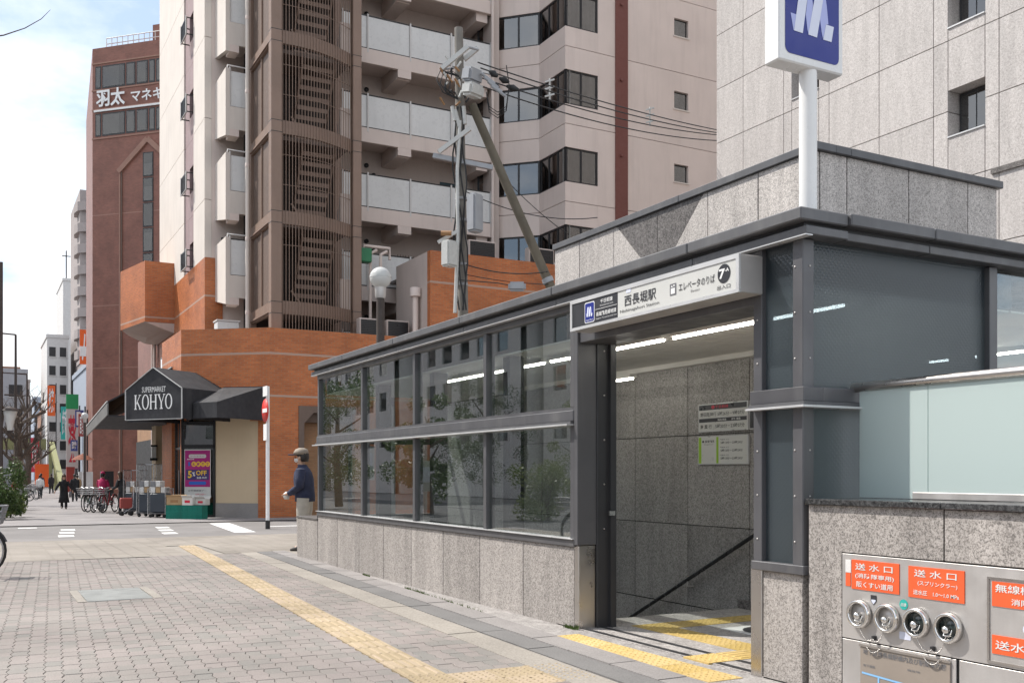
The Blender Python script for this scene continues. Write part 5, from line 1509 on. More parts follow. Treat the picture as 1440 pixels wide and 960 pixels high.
# shop front behind the long awning
m = MB(); m.wall((2.69, 47.0, 0), (0, -1, 0), (-1, 0, 0), (0, 16.6), (-.3, 4.9), [(2.5, 4.6, -.3, 2.5), (6.0, 8.0, .4, 2.4), (11.0, 14.0, -.3, 2.6)], .1)
m.build("shopfront_wall", "brick_tan", pd)
box("shop_interior", "dark_room", pd, 2.62, 2.68, 30.5, 46.9, -.3, 3.0)
box("beige_pier", "panel_beige", pd, 1.6, 2.5, 33.9, 34.9, -.3, 3.3)
wl = thing("wall_lantern", "black wall lantern with frosted glass on the beige pier under the awning", "wall lamp", (1.5, 33.8, 2.2))
box("glass", "globe_glass", wl, 1.42, 1.58, 33.70, 33.86, 2.0, 2.45); box("cap", "frame_black", wl, 1.38, 1.62, 33.66, 33.9, 2.451, 2.52); box("base", "frame_black", wl, 1.34, 1.62, 33.62, 33.899, 1.9, 1.999)

# ---------------------------------------------------------------- poster in the shop window
po = thing("sale_poster", "magenta sale poster reading 5% OFF in the shop window", "poster", tuple(PA_ + cd * .6))
basic("poster_magenta", (.36, .012, .17), .4, 0, .05)
basic("poster_yellow", (.85, .55, .04), .4, 0, .05)
basic("poster_blue", (.03, .12, .50), .4, 0, .05)
basic("poster_navy", (.05, .03, .14), .4, 0, .05)
p0 = PA_ + cd * .13 + cn * .02
X0 = PA_ + cd * .13
MB().prism([(q.x, q.y) for q in (X0 + cn * .005, X0 + cd * .94 + cn * .005, X0 + cd * .94 + cn * .02, X0 + cn * .02)], .62, 2.18).build("sheet", "sign_white", po)
def pplate(poly, mat, off=.003): plate((p0.x, p0.y, 0), cyaw, poly, off).build("printed_shape", mat, po)
def ptext(body, u, z, w, h, mat, bold=.02, off=.008): text_mesh(body, w, h, cyaw, (p0.x + cd.x * u, p0.y + cd.y * u, z), off=off, bold=bold).build("lettering", mat, po)
pplate([(.02, .95), (.92, .95), (.92, 2.15), (.02, 2.15)], "poster_magenta")
pplate(rrect(.16, .78, 1.90, 2.02, .05), "sign_white", .005); ptext("スーパーマーケット", .22, 1.93, .50, .055, "poster_magenta")
for k in range(4): pplate(ngon(.34 + k * .165, 1.70, .085, 16), "poster_yellow", .005); ptext("感謝価格"[k], .34 + k * .165 - .05, 1.65, .10, .10, "poster_magenta", off=.010)
ptext("1", .14, 1.64, .07, .13, "poster_blue"); ptext("毎日お得", .10, 1.84, .25, .04, "ink_white")
pplate([(.06, 1.18), (.88, 1.18), (.88, 1.52), (.06, 1.52)], "poster_navy", .005)
ptext("5", .13, 1.24, .14, .24, "poster_yellow", .03); ptext("%", .29, 1.30, .10, .14, "ink_white"); ptext("OFF", .42, 1.33, .38, .16, "poster_yellow", .02); ptext("全品 5%引", .44, 1.22, .36, .07, "ink_white")
pplate(rrect(.16, .78, 1.02, 1.13, .04), "poster_blue", .005)
ptext("お客様感謝デー", .14, .80, .66, .06, "ink_grey", .01)
ptext("10月10日〜", .40, .68, .38, .05, "ink_red", .01)

# ================================================================ brown brick tower up the street
glass("dull_glass", (.62, .62, .62), .8, .02, .03, wav=.03)
bt = thing("brick_tower", "tall brown brick building with white rooftop lettering up the street", "building", (6, 66, 0))
E0 = Vector((2.57, 68.15, 0)); E1 = Vector((8.93, 61.78, 0)); ed = (E1 - E0); EL = ed.length; ed.normalize()
en = Vector((ed.y, -ed.x, 0)); en = en if en.y < 0 else -en; eyaw = math.atan2(ed.y, ed.x)
def ebox(name, mat, s0, s1, z0, z1, o0, o1, par=bt):
    a, b, c, d = E0 + ed * s0 + en * o1, E0 + ed * s1 + en * o1, E0 + ed * s1 + en * o0, E0 + ed * s0 + en * o0
    return MB().prism([(p.x, p.y) for p in (a, b, c, d)], z0, z1).build(name, mat, par)
BTZ = 31.4
MB().prism([(E0.x, E0.y), (E1.x, E1.y), (14, 61.78), (14, 84), (3.6, 84)], -.4, BTZ).build("wall", "brick_brown", bt)
basic("trim_light", (.33, .19, .145), .8, 0, .08)
for z in (30.25, 28.35, 24.95, 27.0 - .02): ebox("string_course", "trim_light", -.02, EL, z, z + .10, -.1, .05)
for z0, z1 in ((28.5, 30.1), (25.15, 26.75)):
    s = .25
    k = 0
    while s < EL - .3:
        w = [.57, 2.0, .85, 1.02][k % 4]; k += 1
        o = ebox("window", "frame_black", s, min(s + w - .08, EL - .1), z0, z1, -.12, .02)
        ebox("pane", "dull_glass", s + .08, min(s + w - .16, EL - .18), z0 + .1, z1 - .1, .021, .035, o)
        ebox("curtain", "curtain", s + .1, min(s + w * .7, EL - .2), z0 + .12, z1 - .12, -.0, .0205, o) 
        s += w
bold = text_mesh("羽太", 2.4, 1.25, eyaw, tuple(E0 + ed * .42 + en * .06 + Vector((0, 0, 27.15))), off=.08, bold=.028); bold.build("lettering", "ink_white", bt)
text_mesh("マネキン", 3.5, .80, eyaw, tuple(E0 + ed * 3.3 + en * .06 + Vector((0, 0, 27.25))), off=.08, bold=.02).build("lettering", "ink_white", bt)
ebox("sign_bar", "ink_white", .2, EL - .2, 26.86, 26.99, .051, .12)
# tall arched niche with strip window
for s0, s1 in ((2.27, 2.38), (2.45, 2.50), (6.85, 6.96)): ebox("niche_edge", "trim_light" if s1 - s0 > .1 else "brown_panel", s0, s1, 0, 22.6, -.05, .08)
for k in range(2):
    a = Vector((0, 0, 22.5)); sA, sB = (2.22, 4.6) if k == 0 else (7.0, 4.62)
    p, q = E0 + ed * sA + en * .06 + a, E0 + ed * sB + en * .06 + Vector((0, 0, 24.6))
    MB().bar(p, q, .16, .35).build("niche_gable", "trim_light", bt)
for j in range(12):
    z = 22.0 - j * 1.75
    w = ebox("window", "frame_black", 4.2, 5.05, z, z + 1.68, -.1, .03)
    ebox("pane", "dull_glass", 4.28, 4.97, z + .08, z + 1.6, .031, .045, w)
    if j % 4 != 2: ebox("curtain", "curtain", 4.3, 4.95, z + .1, z + .9 + .15 * (j % 4), .02, .0305, w)
rl = MB()
for k in range(12):
    p = E0 + ed * (.7 + k * .45) - en * .6; rl.tube([(p.x, p.y, BTZ), (p.x, p.y, BTZ + .9)], .03, 5)
for zz in (.9, .5):
    p, q = E0 + ed * .7 - en * .6, E0 + ed * 6.5 - en * .6; rl.tube([(p.x, p.y, BTZ + zz), (q.x, q.y, BTZ + zz)], .035, 5)
tag(rl.build("roof_railing", "white_bar", bt), kind="stuff")
ebox("penthouse", "brick_brown", 4.1, EL, BTZ, BTZ + 1.7, -6, -1.2)

# ================================================================ far buildings
def far_building(label, x0, x1, y0, y1, h, mat, rows, cols, wmat="bay_glass", side_cols=0, wf=.6, top=None):
    t = thing("far_building", label, "building", ((x0 + x1) / 2, y0, 0), "far buildings along the street")
    box("wall", mat, t, x0, x1, y0, y1, -.5, h)
    box("parapet", mat, t, x0 - .12, x1 + .12, y0 - .12, y1 + .12, h + .001, h + .5)
    for r in range(rows):
        z = h - (r + 1) * (h - 2.0) / rows
        zh = (h - 2.0) / rows * .5
        for c in range(cols):
            xx = x0 + (c + .5) * (x1 - x0) / cols; w = (x1 - x0) / cols * wf / 2
            o = box("window", "frame_black", t, xx - w, xx + w, y0 - .05, y0 + .1, z, z + zh)
            box("sill", "white_bar", t, xx - w - .1, xx + w + .1, y0 - .14, y0 - .051, z - .12, z - .02)
        for c in range(side_cols):
            yy = y0 + (c + .5) * (y1 - y0) / side_cols; w = (y1 - y0) / side_cols * wf / 2
            box("window", "frame_black", t, x0 - .05, x0 + .1, yy - w, yy + w, z, z + zh)
    return t
basic("far_grey", (.40, .40, .42), .8, 0, .05); basic("far_white", (.62, .61, .60), .8, 0, .05); basic("far_brown", (.30, .17, .12), .8, 0, .06); basic("far_blue", (.34, .38, .45), .7, 0, .05); basic("far_pinkgrey", (.33, .29, .28), .8, 0, .05)
far_building("grey building beyond the bare trees at the left edge", -9.0, .8, 126, 140, 13.5, "far_grey", 4, 4)
far_building("blue grey tower far down the street", 8.2, 11.5, 268, 285, 20.1, "far_blue", 6, 3)
far_building("white flat-topped tower far down the street, right of the blue grey one", 12.3, 16, 277, 292, 23.3, "far_white", 6, 3)
far_building("low white building with a brown side beyond the footbridge", 6.6, 9.2, 179, 195, 11.5, "far_white", 5, 2)
far_building("narrow brown building beside the low white one", 5.4, 6.5, 178.5, 195, 11.8, "far_brown", 5, 1)
far_building("distant pale building closing the street at the left", 0.5, 7.5, 300, 320, 15, "far_grey", 5, 4)
far_building("low beige shop building behind the sign cluster", 7.6, 12, 120, 140, 16, "far_pinkgrey", 5, 3)
wt = far_building("white high-rise slab with dark window strip behind the balcony tower", 9.3, 17, 189, 205, 36.3, "far_white", 11, 1, wf=.25)
bx_ = thing("far_building", "tall pinkish apartment tower with rounded balconies left of the brown brick building", "building", (11, 146, 0), "far buildings along the street")
box("wall", "far_pinkgrey", bx_, 8.3, 16, 144.5, 160, -.5, 41.5)
for k in range(13):
    z = 2.5 + 3 * k
    m = MB(); m.prism([(7.9, 149), (7.7, 146.5), (8.0, 144.6), (8.9, 143.6), (16, 143.4), (16, 144.4), (8.4, 144.4), (8.29, 149)], z, z + 1.25); m.build("balcony", "far_pinkgrey", bx_)
    box("window", "frame_black", bx_, 9.4, 15, 144.35, 144.49, z + 1.3, z + 2.9)
an = thing("roof_antenna", "thin rooftop antenna on the white high-rise", "antenna", (10, 190, 36.8)); MB().tube([(9.9, 190, 36.8), (9.9, 190, 42)], .12, 6).build("mast", "steel_dark", an); MB().tube([(9.2, 190, 41), (10.6, 190, 41)], .1, 5).build("cross_bar", "steel_dark", an)

# shop signs hanging along the pavement
def hang_sign(label, x, y, z0, z1, w, mat, text=None, tmat="ink_white", post=True, top=None):
    t = thing("hanging_sign", label, "sign", (x, y, gz(y)), "shop signs along the far pavement")
    box("board", mat, t, x, x + w, y, y + .15, z0, z1)
    if top: box("top_board", top, t, x - .01, x + w + .01, y - .01, y + .16, z1 + .001, z1 + (z1 - z0) * .25)
    if text: text_mesh(text, w * .7, (z1 - z0) * .8, 0, (x + w * .15, y, z0 + (z1 - z0) * .1), off=.01, bold=.02).build("lettering", tmat, t)
    if post: MB().tube([(x + w + .1, y + .1, gz(y)), (x + w + .1, y + .1, z1 + .3)], .06, 6).build("post", "steel_dark", t)
basic("sign_orange", (.80, .13, .02), .5, 0, .04); basic("sign_green", (.02, .35, .12), .5, 0, .04); basic("sign_navy", (.05, .08, .28), .5, 0, .05); basic("sign_brick", (.30, .05, .04), .5, 0, .05); basic("lime_paint", (.27, .27, .12), .5, 0, .08)
hang_sign("large orange and white vertical sign on the building edge up the street", 4.55, 100.9, 12.4, 15.9, 1.15, "sign_orange", "ハ", post=False)
box("white_band", "ink_white", bpy.data.objects["hanging_sign"], 4.55, 5.70, 100.86, 100.899, 13.2, 14.2)
hang_sign("white vertical sign with green head among the far shops", 1.75, 80, 1.8, 6.6, .9, "sign_white", "薬", "ink_red", top="sign_green")
hang_sign("navy blue square sign high above the far pavement", 1.95, 74.3, 4.9, 6.2, .6, "sign_navy", "P")
hang_sign("dark red vertical sign over the far pavement", 1.70, 68.6, 4.0, 5.6, .48, "sign_brick", "居酒屋")
hang_sign("small navy sign low over the far pavement", 1.35, 70.5, 3.0, 3.8, .45, "sign_navy", "時")
hang_sign("orange vertical banner across the far street", 2.6, 118, 8.0, 11.5, .8, "sign_orange", "焼")
hang_sign("pink and white tall banner beside the footbridge", 4.6, 112, 1.0, 7.0, .9, "ink_white", "大売出し", "ink_red")
hang_sign("low orange board beside the far bicycles", -.15, 88, .2, 2.2, 1.1, "sign_orange", None, post=False)
pb = thing("footbridge", "yellow green footbridge with a stair ramp at the end of the street", "footbridge", (2, 112, 0))
MB().box(-6, 2.2, 113.5, 116, 4.0, 5.2).build("deck", "lime_paint", pb)
yz_prism([(113.5, 4.3), (113.5, 4.9), (98, .3), (98, -.3)], 2.5, 3.0).build("stair_ramp", "lime_paint", pb)
for yy in (113, 105): MB().tube([(2.6, yy, -.4), (2.6, yy, 4.0 if yy > 110 else 2.0)], .2, 8).build("pier", "lime_paint", pb)

# ================================================================ poles and lamps
basic("pole_brown", (.06, .045, .038), .6, 0, .1)
basic("pole_concrete", (.20, .185, .165), .85, 0, .15, 3, bump=.2, dirt=.3)
basic("strut_brown", (.135, .115, .085), .85, 0, .2, 3, dirt=.3)
basic("box_grey", (.33, .34, .36), .5, 0, .08, 3, dirt=.25)
basic("insulator_white", (.52, .52, .50), .25, 0, .05)
basic("cable_black", (.015, .015, .016), .6, 0, .1)
basic("copper_brown", (.30, .16, .07), .6, 0, .2)
def street_lamp(label, x, y, h, arm):
    t = thing("street_lamp", label, "street lamp", (x, y, gz(y)))
    MB().tube([(x, y, gz(y)), (x, y, h)], [.10, .06], 10).build("pole", "pole_brown", t)
    MB().tube([(x, y, h - .1), (x, y, h), (x - arm, y, h + .05)], .045, 8).build("arm", "pole_brown", t)
    box("lamp_head", "pole_brown", t, x - arm - .7, x - arm, y - .12, y + .12, h - .02, h + .12, bev=.03)
street_lamp("tall brown street lamp with a long arm at the left edge", -2.79, 52.8, 8.95, 1.2)
street_lamp("second brown street lamp with an arm farther down the street", -1.27, 76, 8.9, 1.6)
street_lamp("distant brown street lamp beyond the first two", -.1, 98, 8.8, 1.5)
lp = thing("lantern_post", "dark brown post with hanging glass lantern at the left edge", "street lamp", (-3.86, 35.2, gz(35)))
MB().tube([(-3.86, 35.2, gz(35)), (-3.86, 35.2, 9.5)], .07, 10).build("pole", "pole_brown", lp)
MB().tube([(-3.86, 35.2, 2.95), (-3.52, 35.2, 2.95)], .03, 6).build("arm", "pole_brown", lp)
MB().lathe((-3.55, 35.2, 3.05), [(.10, 0), (.13, .25), (.26, .72), (.26, .74)], 8).build("lantern_glass", "globe_glass", lp)
MB().lathe((-3.55, 35.2, 3.80), [(.33, 0), (.30, .06), (.06, .16)], 8).build("lantern_cap", "pole_brown", lp)
MB().lathe((-3.55, 35.2, 2.95), [(.04, 0), (.12, .06), (.12, .09)], 8).build("lantern_foot", "pole_brown", lp)
def globe_lamp(label, x, y, h, r):
    t = thing("globe_lamp", label, "street lamp", (x, y, gz(y)))
    MB().tube([(x, y, gz(y)), (x, y, h - r * 1.75)], .075, 12).build("pole", "pole_brown", t)
    MB().lathe((x, y, h - r * 1.9), [(.085, 0), (.10, .05), (.10, .16), (r * .55, .22)], 14).build("collar", "stainless_dull", t)
    MB().lathe((x, y, h), [(r * math.cos(R(a)), r * math.sin(R(a))) for a in range(-70, 91, 10)], 20).build("globe", "globe_glass", t)
    MB().lathe((x, y, h), [(r * 1.02 * math.cos(R(a)), r * 1.02 * math.sin(R(a))) for a in range(0, 91, 10)], 20).build("shade", "insulator_white", t)
globe_lamp("brown lamp post with white globe behind the station shelter", 1.75, 9.42, 4.95, .195)
globe_lamp("small white globe lamp on a dark post by the far shop signs", .92, 55.4, 4.75, .2)

# no-entry sign at the crossing, seen nearly edge on
ne = thing("no_entry_sign", "white pole with red no-entry sign and plates seen edge-on at the crossing", "traffic sign", (1.93, 18.0, 0))
MB().tube([(1.93, 18.0, -.05), (1.93, 18.0, 3.65)], .05, 12).build("pole", "pole_white", ne)
MB().tube([(1.93, 18.0, -.05), (1.93, 18.0, .18)], .062, 12).build("base_sleeve", "frame_black", ne)
fa = Vector((-1.0, -.02, 0)).normalized(); sd_ = Vector((-fa.y, fa.x, 0))
Mn = Matrix((sd_, Vector((0, 0, 1)), fa)).transposed()
def disc(name, mat, z, r, t0, t1): 
    c = Vector((1.93, 18, z)) + fa * .06
    MB().lathe(c, [(0, t0), (r, t0), (r, t1), (0, t1)], 24, M=Mn).build(name, mat, ne)
basic("sign_red", (.60, .03, .02), .45, 0, .05)
disc("red_disc", "sign_red", 3.02, .30, .0, .012); 
c = Vector((1.93, 18, 3.02)) + fa * .078; MB().obox(c, (.42, .10, .006), Mn).build("white_bar", "ink_white", ne)
c = Vector((1.93, 18, 2.46)) + fa * .066; MB().obox(c, (.30, .42, .012), Mn).build("plate", "ink_white", ne)
c = Vector((1.93, 18, 3.52)) + fa * .066; MB().obox(c, (.40, .26, .012), Mn).build("plate", "ink_white", ne)
c = Vector((1.93, 18, 3.62)) - sd_ * .16 + fa * .02; MB().bar(c + Vector((0, 0, .03)), Vector((1.93, 18, 3.30)) + sd_ * -.02, .03).build("brace", "pole_white", ne)

# ---------------------------------------------------------------- utility pole with strut, arms, transformer boxes
UX, UY = 5.63, 14.14
up = thing("utility_pole", "concrete utility pole with crossarms and cables behind the station shelter", "utility pole", (UX, UY, 0))
def upx(px, py, Z=24.0):
    p = from_px(px, Z); return Vector((p.x, p.y, 1.4 + (665 - py) / 1390 * Z))
ptop = upx(645, 40); pbot = upx(651, 440)
dirp = (ptop - pbot).normalized()
foot = pbot + dirp * (-pbot.z / dirp.z)
MB().tube([foot, ptop], [.15, .105], 16).build("pole", "pole_concrete", up)
def crossarm(a, b, Z, w=.10, mat="insulator_white"):
    MB().bar(upx(*a, Z), upx(*b, Z - .0), w, w).build("crossarm", mat, up)
crossarm((621, 97), (658, 66), 23.7); crossarm((653, 84), (672, 68), 24.2)
crossarm((617, 214), (661, 181), 23.7); crossarm((609, 219), (693, 236), 23.8, .11, "box_grey"); crossarm((616, 341), (644, 325), 23.7, .08)
for a, b in (((656, 66), (672, 70)), ((622, 98), (638, 96))): MB().tube([upx(*a, 23.7), upx(*b, 24.1)], .03, 6).build("brace", "box_grey", up)
trb = upx(664, 120, 23.2)
Mt = Matrix.Rotation(R(20), 3, 'Z') @ Matrix.Rotation(R(12), 3, 'X')
MB().obox(trb + Vector((0, 0, .22)), (.46, .32, .32), Mt, b=.05).build("switch_box", "box_grey", up)
MB().obox(trb + Vector((0.02, 0, -.12)), (.50, .36, .30), Mt, b=.06).build("switch_box", "insulator_white", up)
for k in range(4):
    q = upx(676 + k * 5, 103 + k * 6, 23.1); MB().tube([q, q + Vector((.32, -.1, -.22))], .035, 6).build("bushing", "box_grey", up)
for k, (a, b) in enumerate((((688, 100), (700, 108)), ((702, 110), (716, 116)), ((712, 121), (730, 127)), ((692, 118), (702, 124)))):
    MB().tube([upx(*a), upx((a[0] + b[0]) / 2, (a[1] + b[1]) / 2), upx(*b)], [.03, .09, .03], 8).build("insulator", "cable_black", up)
for k, (a, b) in enumerate((((636, 150), (640, 170)), ((640, 155), (646, 178)), ((652, 150), (654, 175)))):
    MB().tube([upx(*a, 23.7), upx(*b, 23.7)], .05, 8).build("insulator", "insulator_white", up)
for k in range(22):
    a = upx(random.uniform(622, 668), random.uniform(84, 150), 23.72); MB().tube([a, a + Vector((random.uniform(-.15, .15), 0, random.uniform(.08, .2)))], .026, 6).build("fitting", ["copper_brown", "insulator_white", "cable_black"][k % 3], up)
# cables running down the pole and loops
for k in range(5):
    off = -.15 + k * .06
    pts = []
    for j in range(14):
        py = 150 + j * 22
        p = upx(645 + (py - 40) * .015, py, 23.72); p += rt.to_3d() * (off + .05 * math.sin(j * 1.3 + k * 2)); pts.append(p)
    MB().tube(pts, .02, 5).build("cable", "cable_black", up)
MB().tube([upx(647, 170, 23.7), upx(643, 240, 23.7), upx(644, 330, 23.7), upx(640, 440, 23.7)], .045, 6).build("conduit", "insulator_white", up)
for px in (611, 616, 622, 628):
    pts = [upx(646, 108, 23.75), upx(px + 8, 100, 23.7), upx(px + 3, 112 + (px - 611), 23.7), upx(px + 12, 130, 23.7), upx(644, 140, 23.75)]
    MB().tube(pts, .016, 5).build("cable", "cable_black", up)
for px, py in ((632, 357), (668, 300)):
    c = upx(px, py, 23.5)
    MB().obox(c, (.34, .28, .62 if px < 650 else .9), Matrix.Rotation(R(20), 3, 'Z'), b=.04).build("meter_box", "insulator_white" if px < 650 else "box_grey", up)
for py in (280, 310, 372, 400): MB().lathe(upx(649, py, 24), [(.155, -.03), (.155, .03)], 14).build("pole_band", "box_grey", up)
c = upx(620, 328, 23.5); MB().tube([c, c + rt.to_3d() * .25], .06, 6).build("fitting", "copper_brown", up)
sp_ = thing("strut_pole", "brown leaning strut pole propping the utility pole from the right", "strut pole", tuple(upx(850, 560, 24)))
sA, sB = upx(664, 148, 24.0), upx(772, 398, 24.0)
dS = (sB - sA); ext = sA + dS * (sA.z / (sA.z - sB.z))
MB().tube([sA, ext], [.105, .13], 14).build("pole", "strut_brown", sp_)
q = sA + dS * .985; MB().tube([q - dS.normalized() * .06, q + dS.normalized() * .06], .14, 14).build("band", "box_grey", sp_)
# overhead wires to the right and down
def wire(label, pts, r=.014, sag=.0, n=16):
    a, b = Vector(pts[0]), Vector(pts[1])
    o = MB().tube([a.lerp(b, k / n) - Vector((0, 0, sag * 4 * (k / n) * (1 - k / n))) for k in range(n + 1)], r, 5, caps=False).build("overhead_wire", "cable_black")
    return tag(o, label, "wire", "overhead wires")
def farw(px, py): 
    return upx(px, py, 34.0)
lbl = "black overhead wire running from the utility pole past the bay windows"
for i, ((a, b), (c, d)) in enumerate((((672, 88), (1009, 183)), ((676, 96), (1009, 187)), ((672, 108), (1009, 190)), ((668, 118), (1009, 198)))):
    wire(["topmost", "second", "third", "lowest"][i] + " black overhead wire from the pole past the bay windows", (upx(a, b, 23.9), farw(c, d)), .017, .12 + .05 * i)
wire("thin drooping cable low between the pole and the granite lift house", (upx(656, 270, 23.9), upx(840, 306, 25)), .012, .25)
wire("thin cable from the strut down past the lowest bay windows", (upx(700, 240, 24), upx(800, 330, 25)), .010, .1)
wire("thin cable along the tall brick wall from the pole to the strut foot", (upx(655, 372, 23.8), upx(770, 382, 23.9)), .014, .12)
wire("loose cable under the brick roof beside the pole", (upx(655, 386, 23.8), upx(775, 400, 23.9)), .010, .05)
for k in range(3):
    cx, cy = 707 + k * 2, 135 + k * 6
    pts = [upx(686, 112, 23.9)] + [upx(cx + 16 * math.cos(t), cy + 26 * math.sin(t), 23.9) for t in [R(150 - 30 * j) for j in range(9)]][::-1]
    pts = [upx(712, 92, 23.9), upx(716, 120, 23.9), upx(712, 150 + 3 * k, 23.9), upx(700, 158 + 4 * k, 23.9), upx(688, 150 + 4 * k, 23.9), upx(684, 130, 23.9)]
    o = MB().tube(pts, .012, 5).build("cable_loop", "cable_black", up)
for px, py in ((773, 126), (914, 164)):
    Zs = 24 + 10 * (px - 670) / 336
    c = upx(px, py, Zs); s_ = thing("wire_spacer", "white wire spacer clipped on the overhead wires " + ("near the bay windows" if px < 800 else "near the small windows"), "wire spacer", tuple(c))
    MB().bar(c + Vector((0, 0, .3)), c - Vector((0, 0, .3)), .035).build("bar", "insulator_white", s_)
    for dz in (-.2, 0, .2): MB().bar(c + Vector((-.12, .05, dz)), c + Vector((.12, -.05, dz + .08)), .04).build("clip", "insulator_white", s_)
tl = thing("cable_closure", "grey cable splice box slung on the cable before the brick wall", "splice box", tuple(upx(727, 403, 23.6))); MB().obox(upx(727, 403, 23.6), (.42, .2, .22), Matrix.Rotation(R(-28), 3, 'Z'), b=.05).build("case", "box_grey", tl); MB().tube([upx(640, 393, 23.8), upx(700, 398, 23.7), upx(727, 403, 23.6)], .012, 5).build("cable", "cable_black", tl)

far_building("pale blue glass shop building under the orange sign", 5.3, 9.5, 101.2, 118, 12.2, "far_blue", 4, 2)
far_building("slim white pencil building behind the sign cluster", 4.4, 7.2, 150, 165, 21, "far_white", 7, 2)
far_building("brown mid-rise behind the bare trees on the left", -6, 1.2, 160, 175, 17, "far_brown", 5, 4)
far_building("pale mid-rise farther left behind the lamp posts", 1.5, 4.6, 205, 220, 19, "far_pinkgrey", 6, 3)
hang_sign("yellow vertical sign over the far shops", 2.35, 86, 3.4, 5.4, .5, "poster_yellow", "寿司", "ink_red")
hang_sign("white square sign beside the pencil building", 2.8, 95, 4.6, 6.0, .9, "sign_white", "ホテル", "sign_navy")
hang_sign("teal vertical sign deep in the street", 3.3, 108, 5.0, 8.5, .8, "teal", "歯科")
hang_sign("red vertical banner deep in the street by the left trees", .2, 104, 1.5, 5.0, .8, "ink_red", "大特価")

# ================================================================ people
basic("skin", (.50, .31, .22), .5, 0, .05, 8)
basic("hair_dark", (.02, .016, .014), .5, 0, .2, 30)
basic("hair_brown", (.07, .04, .025), .5, 0, .2, 30)
basic("cloth_navy", (.022, .028, .062), .8, 0, .25, 9, bump=1.0, bscale=11)
basic("cloth_black", (.012, .012, .014), .85, 0, .25, 8)
basic("cloth_charcoal", (.03, .032, .034), .85, 0, .25, 8)
basic("cloth_beige", (.36, .25, .14), .85, 0, .15, 8)
basic("cloth_stone", (.42, .39, .34), .85, 0, .12, 9, bump=.3, bscale=30)
basic("cloth_pink", (.42, .02, .10), .8, 0, .15, 8)
basic("cloth_rust", (.20, .06, .03), .8, 0, .15, 8)
basic("cloth_white", (.66, .65, .63), .8, 0, .08, 8)
basic("cloth_grey", (.22, .22, .23), .8, 0, .15, 8)
basic("shoe_dark", (.03, .024, .02), .5, 0, .2)
basic("cap_tan", (.30, .25, .20), .8, 0, .12)

def skin_mesh(verts, edges, radii, root):
    me = bpy.data.meshes.new("body"); me.from_pydata(verts, edges, [])
    ob = bpy.data.objects.new("body", me); COL.objects.link(ob)
    sk = ob.modifiers.new("skin", 'SKIN'); sk.use_smooth_shade = True; sk.branch_smoothing = .6
    ss = ob.modifiers.new("sub", 'SUBSURF'); ss.levels = 1; ss.render_levels = 1
    for i, r in enumerate(radii):
        d = me.skin_vertices[0].data[i]; d.radius = r if isinstance(r, tuple) else (r, r); d.use_root = (i == root)
    dg = bpy.context.evaluated_depsgraph_get()
    out = bpy.data.meshes.new_from_object(ob.evaluated_get(dg))
    COL.objects.unlink(ob); bpy.data.objects.remove(ob); bpy.data.meshes.remove(me)
    for p in out.polygons: p.use_smooth = True
    return out

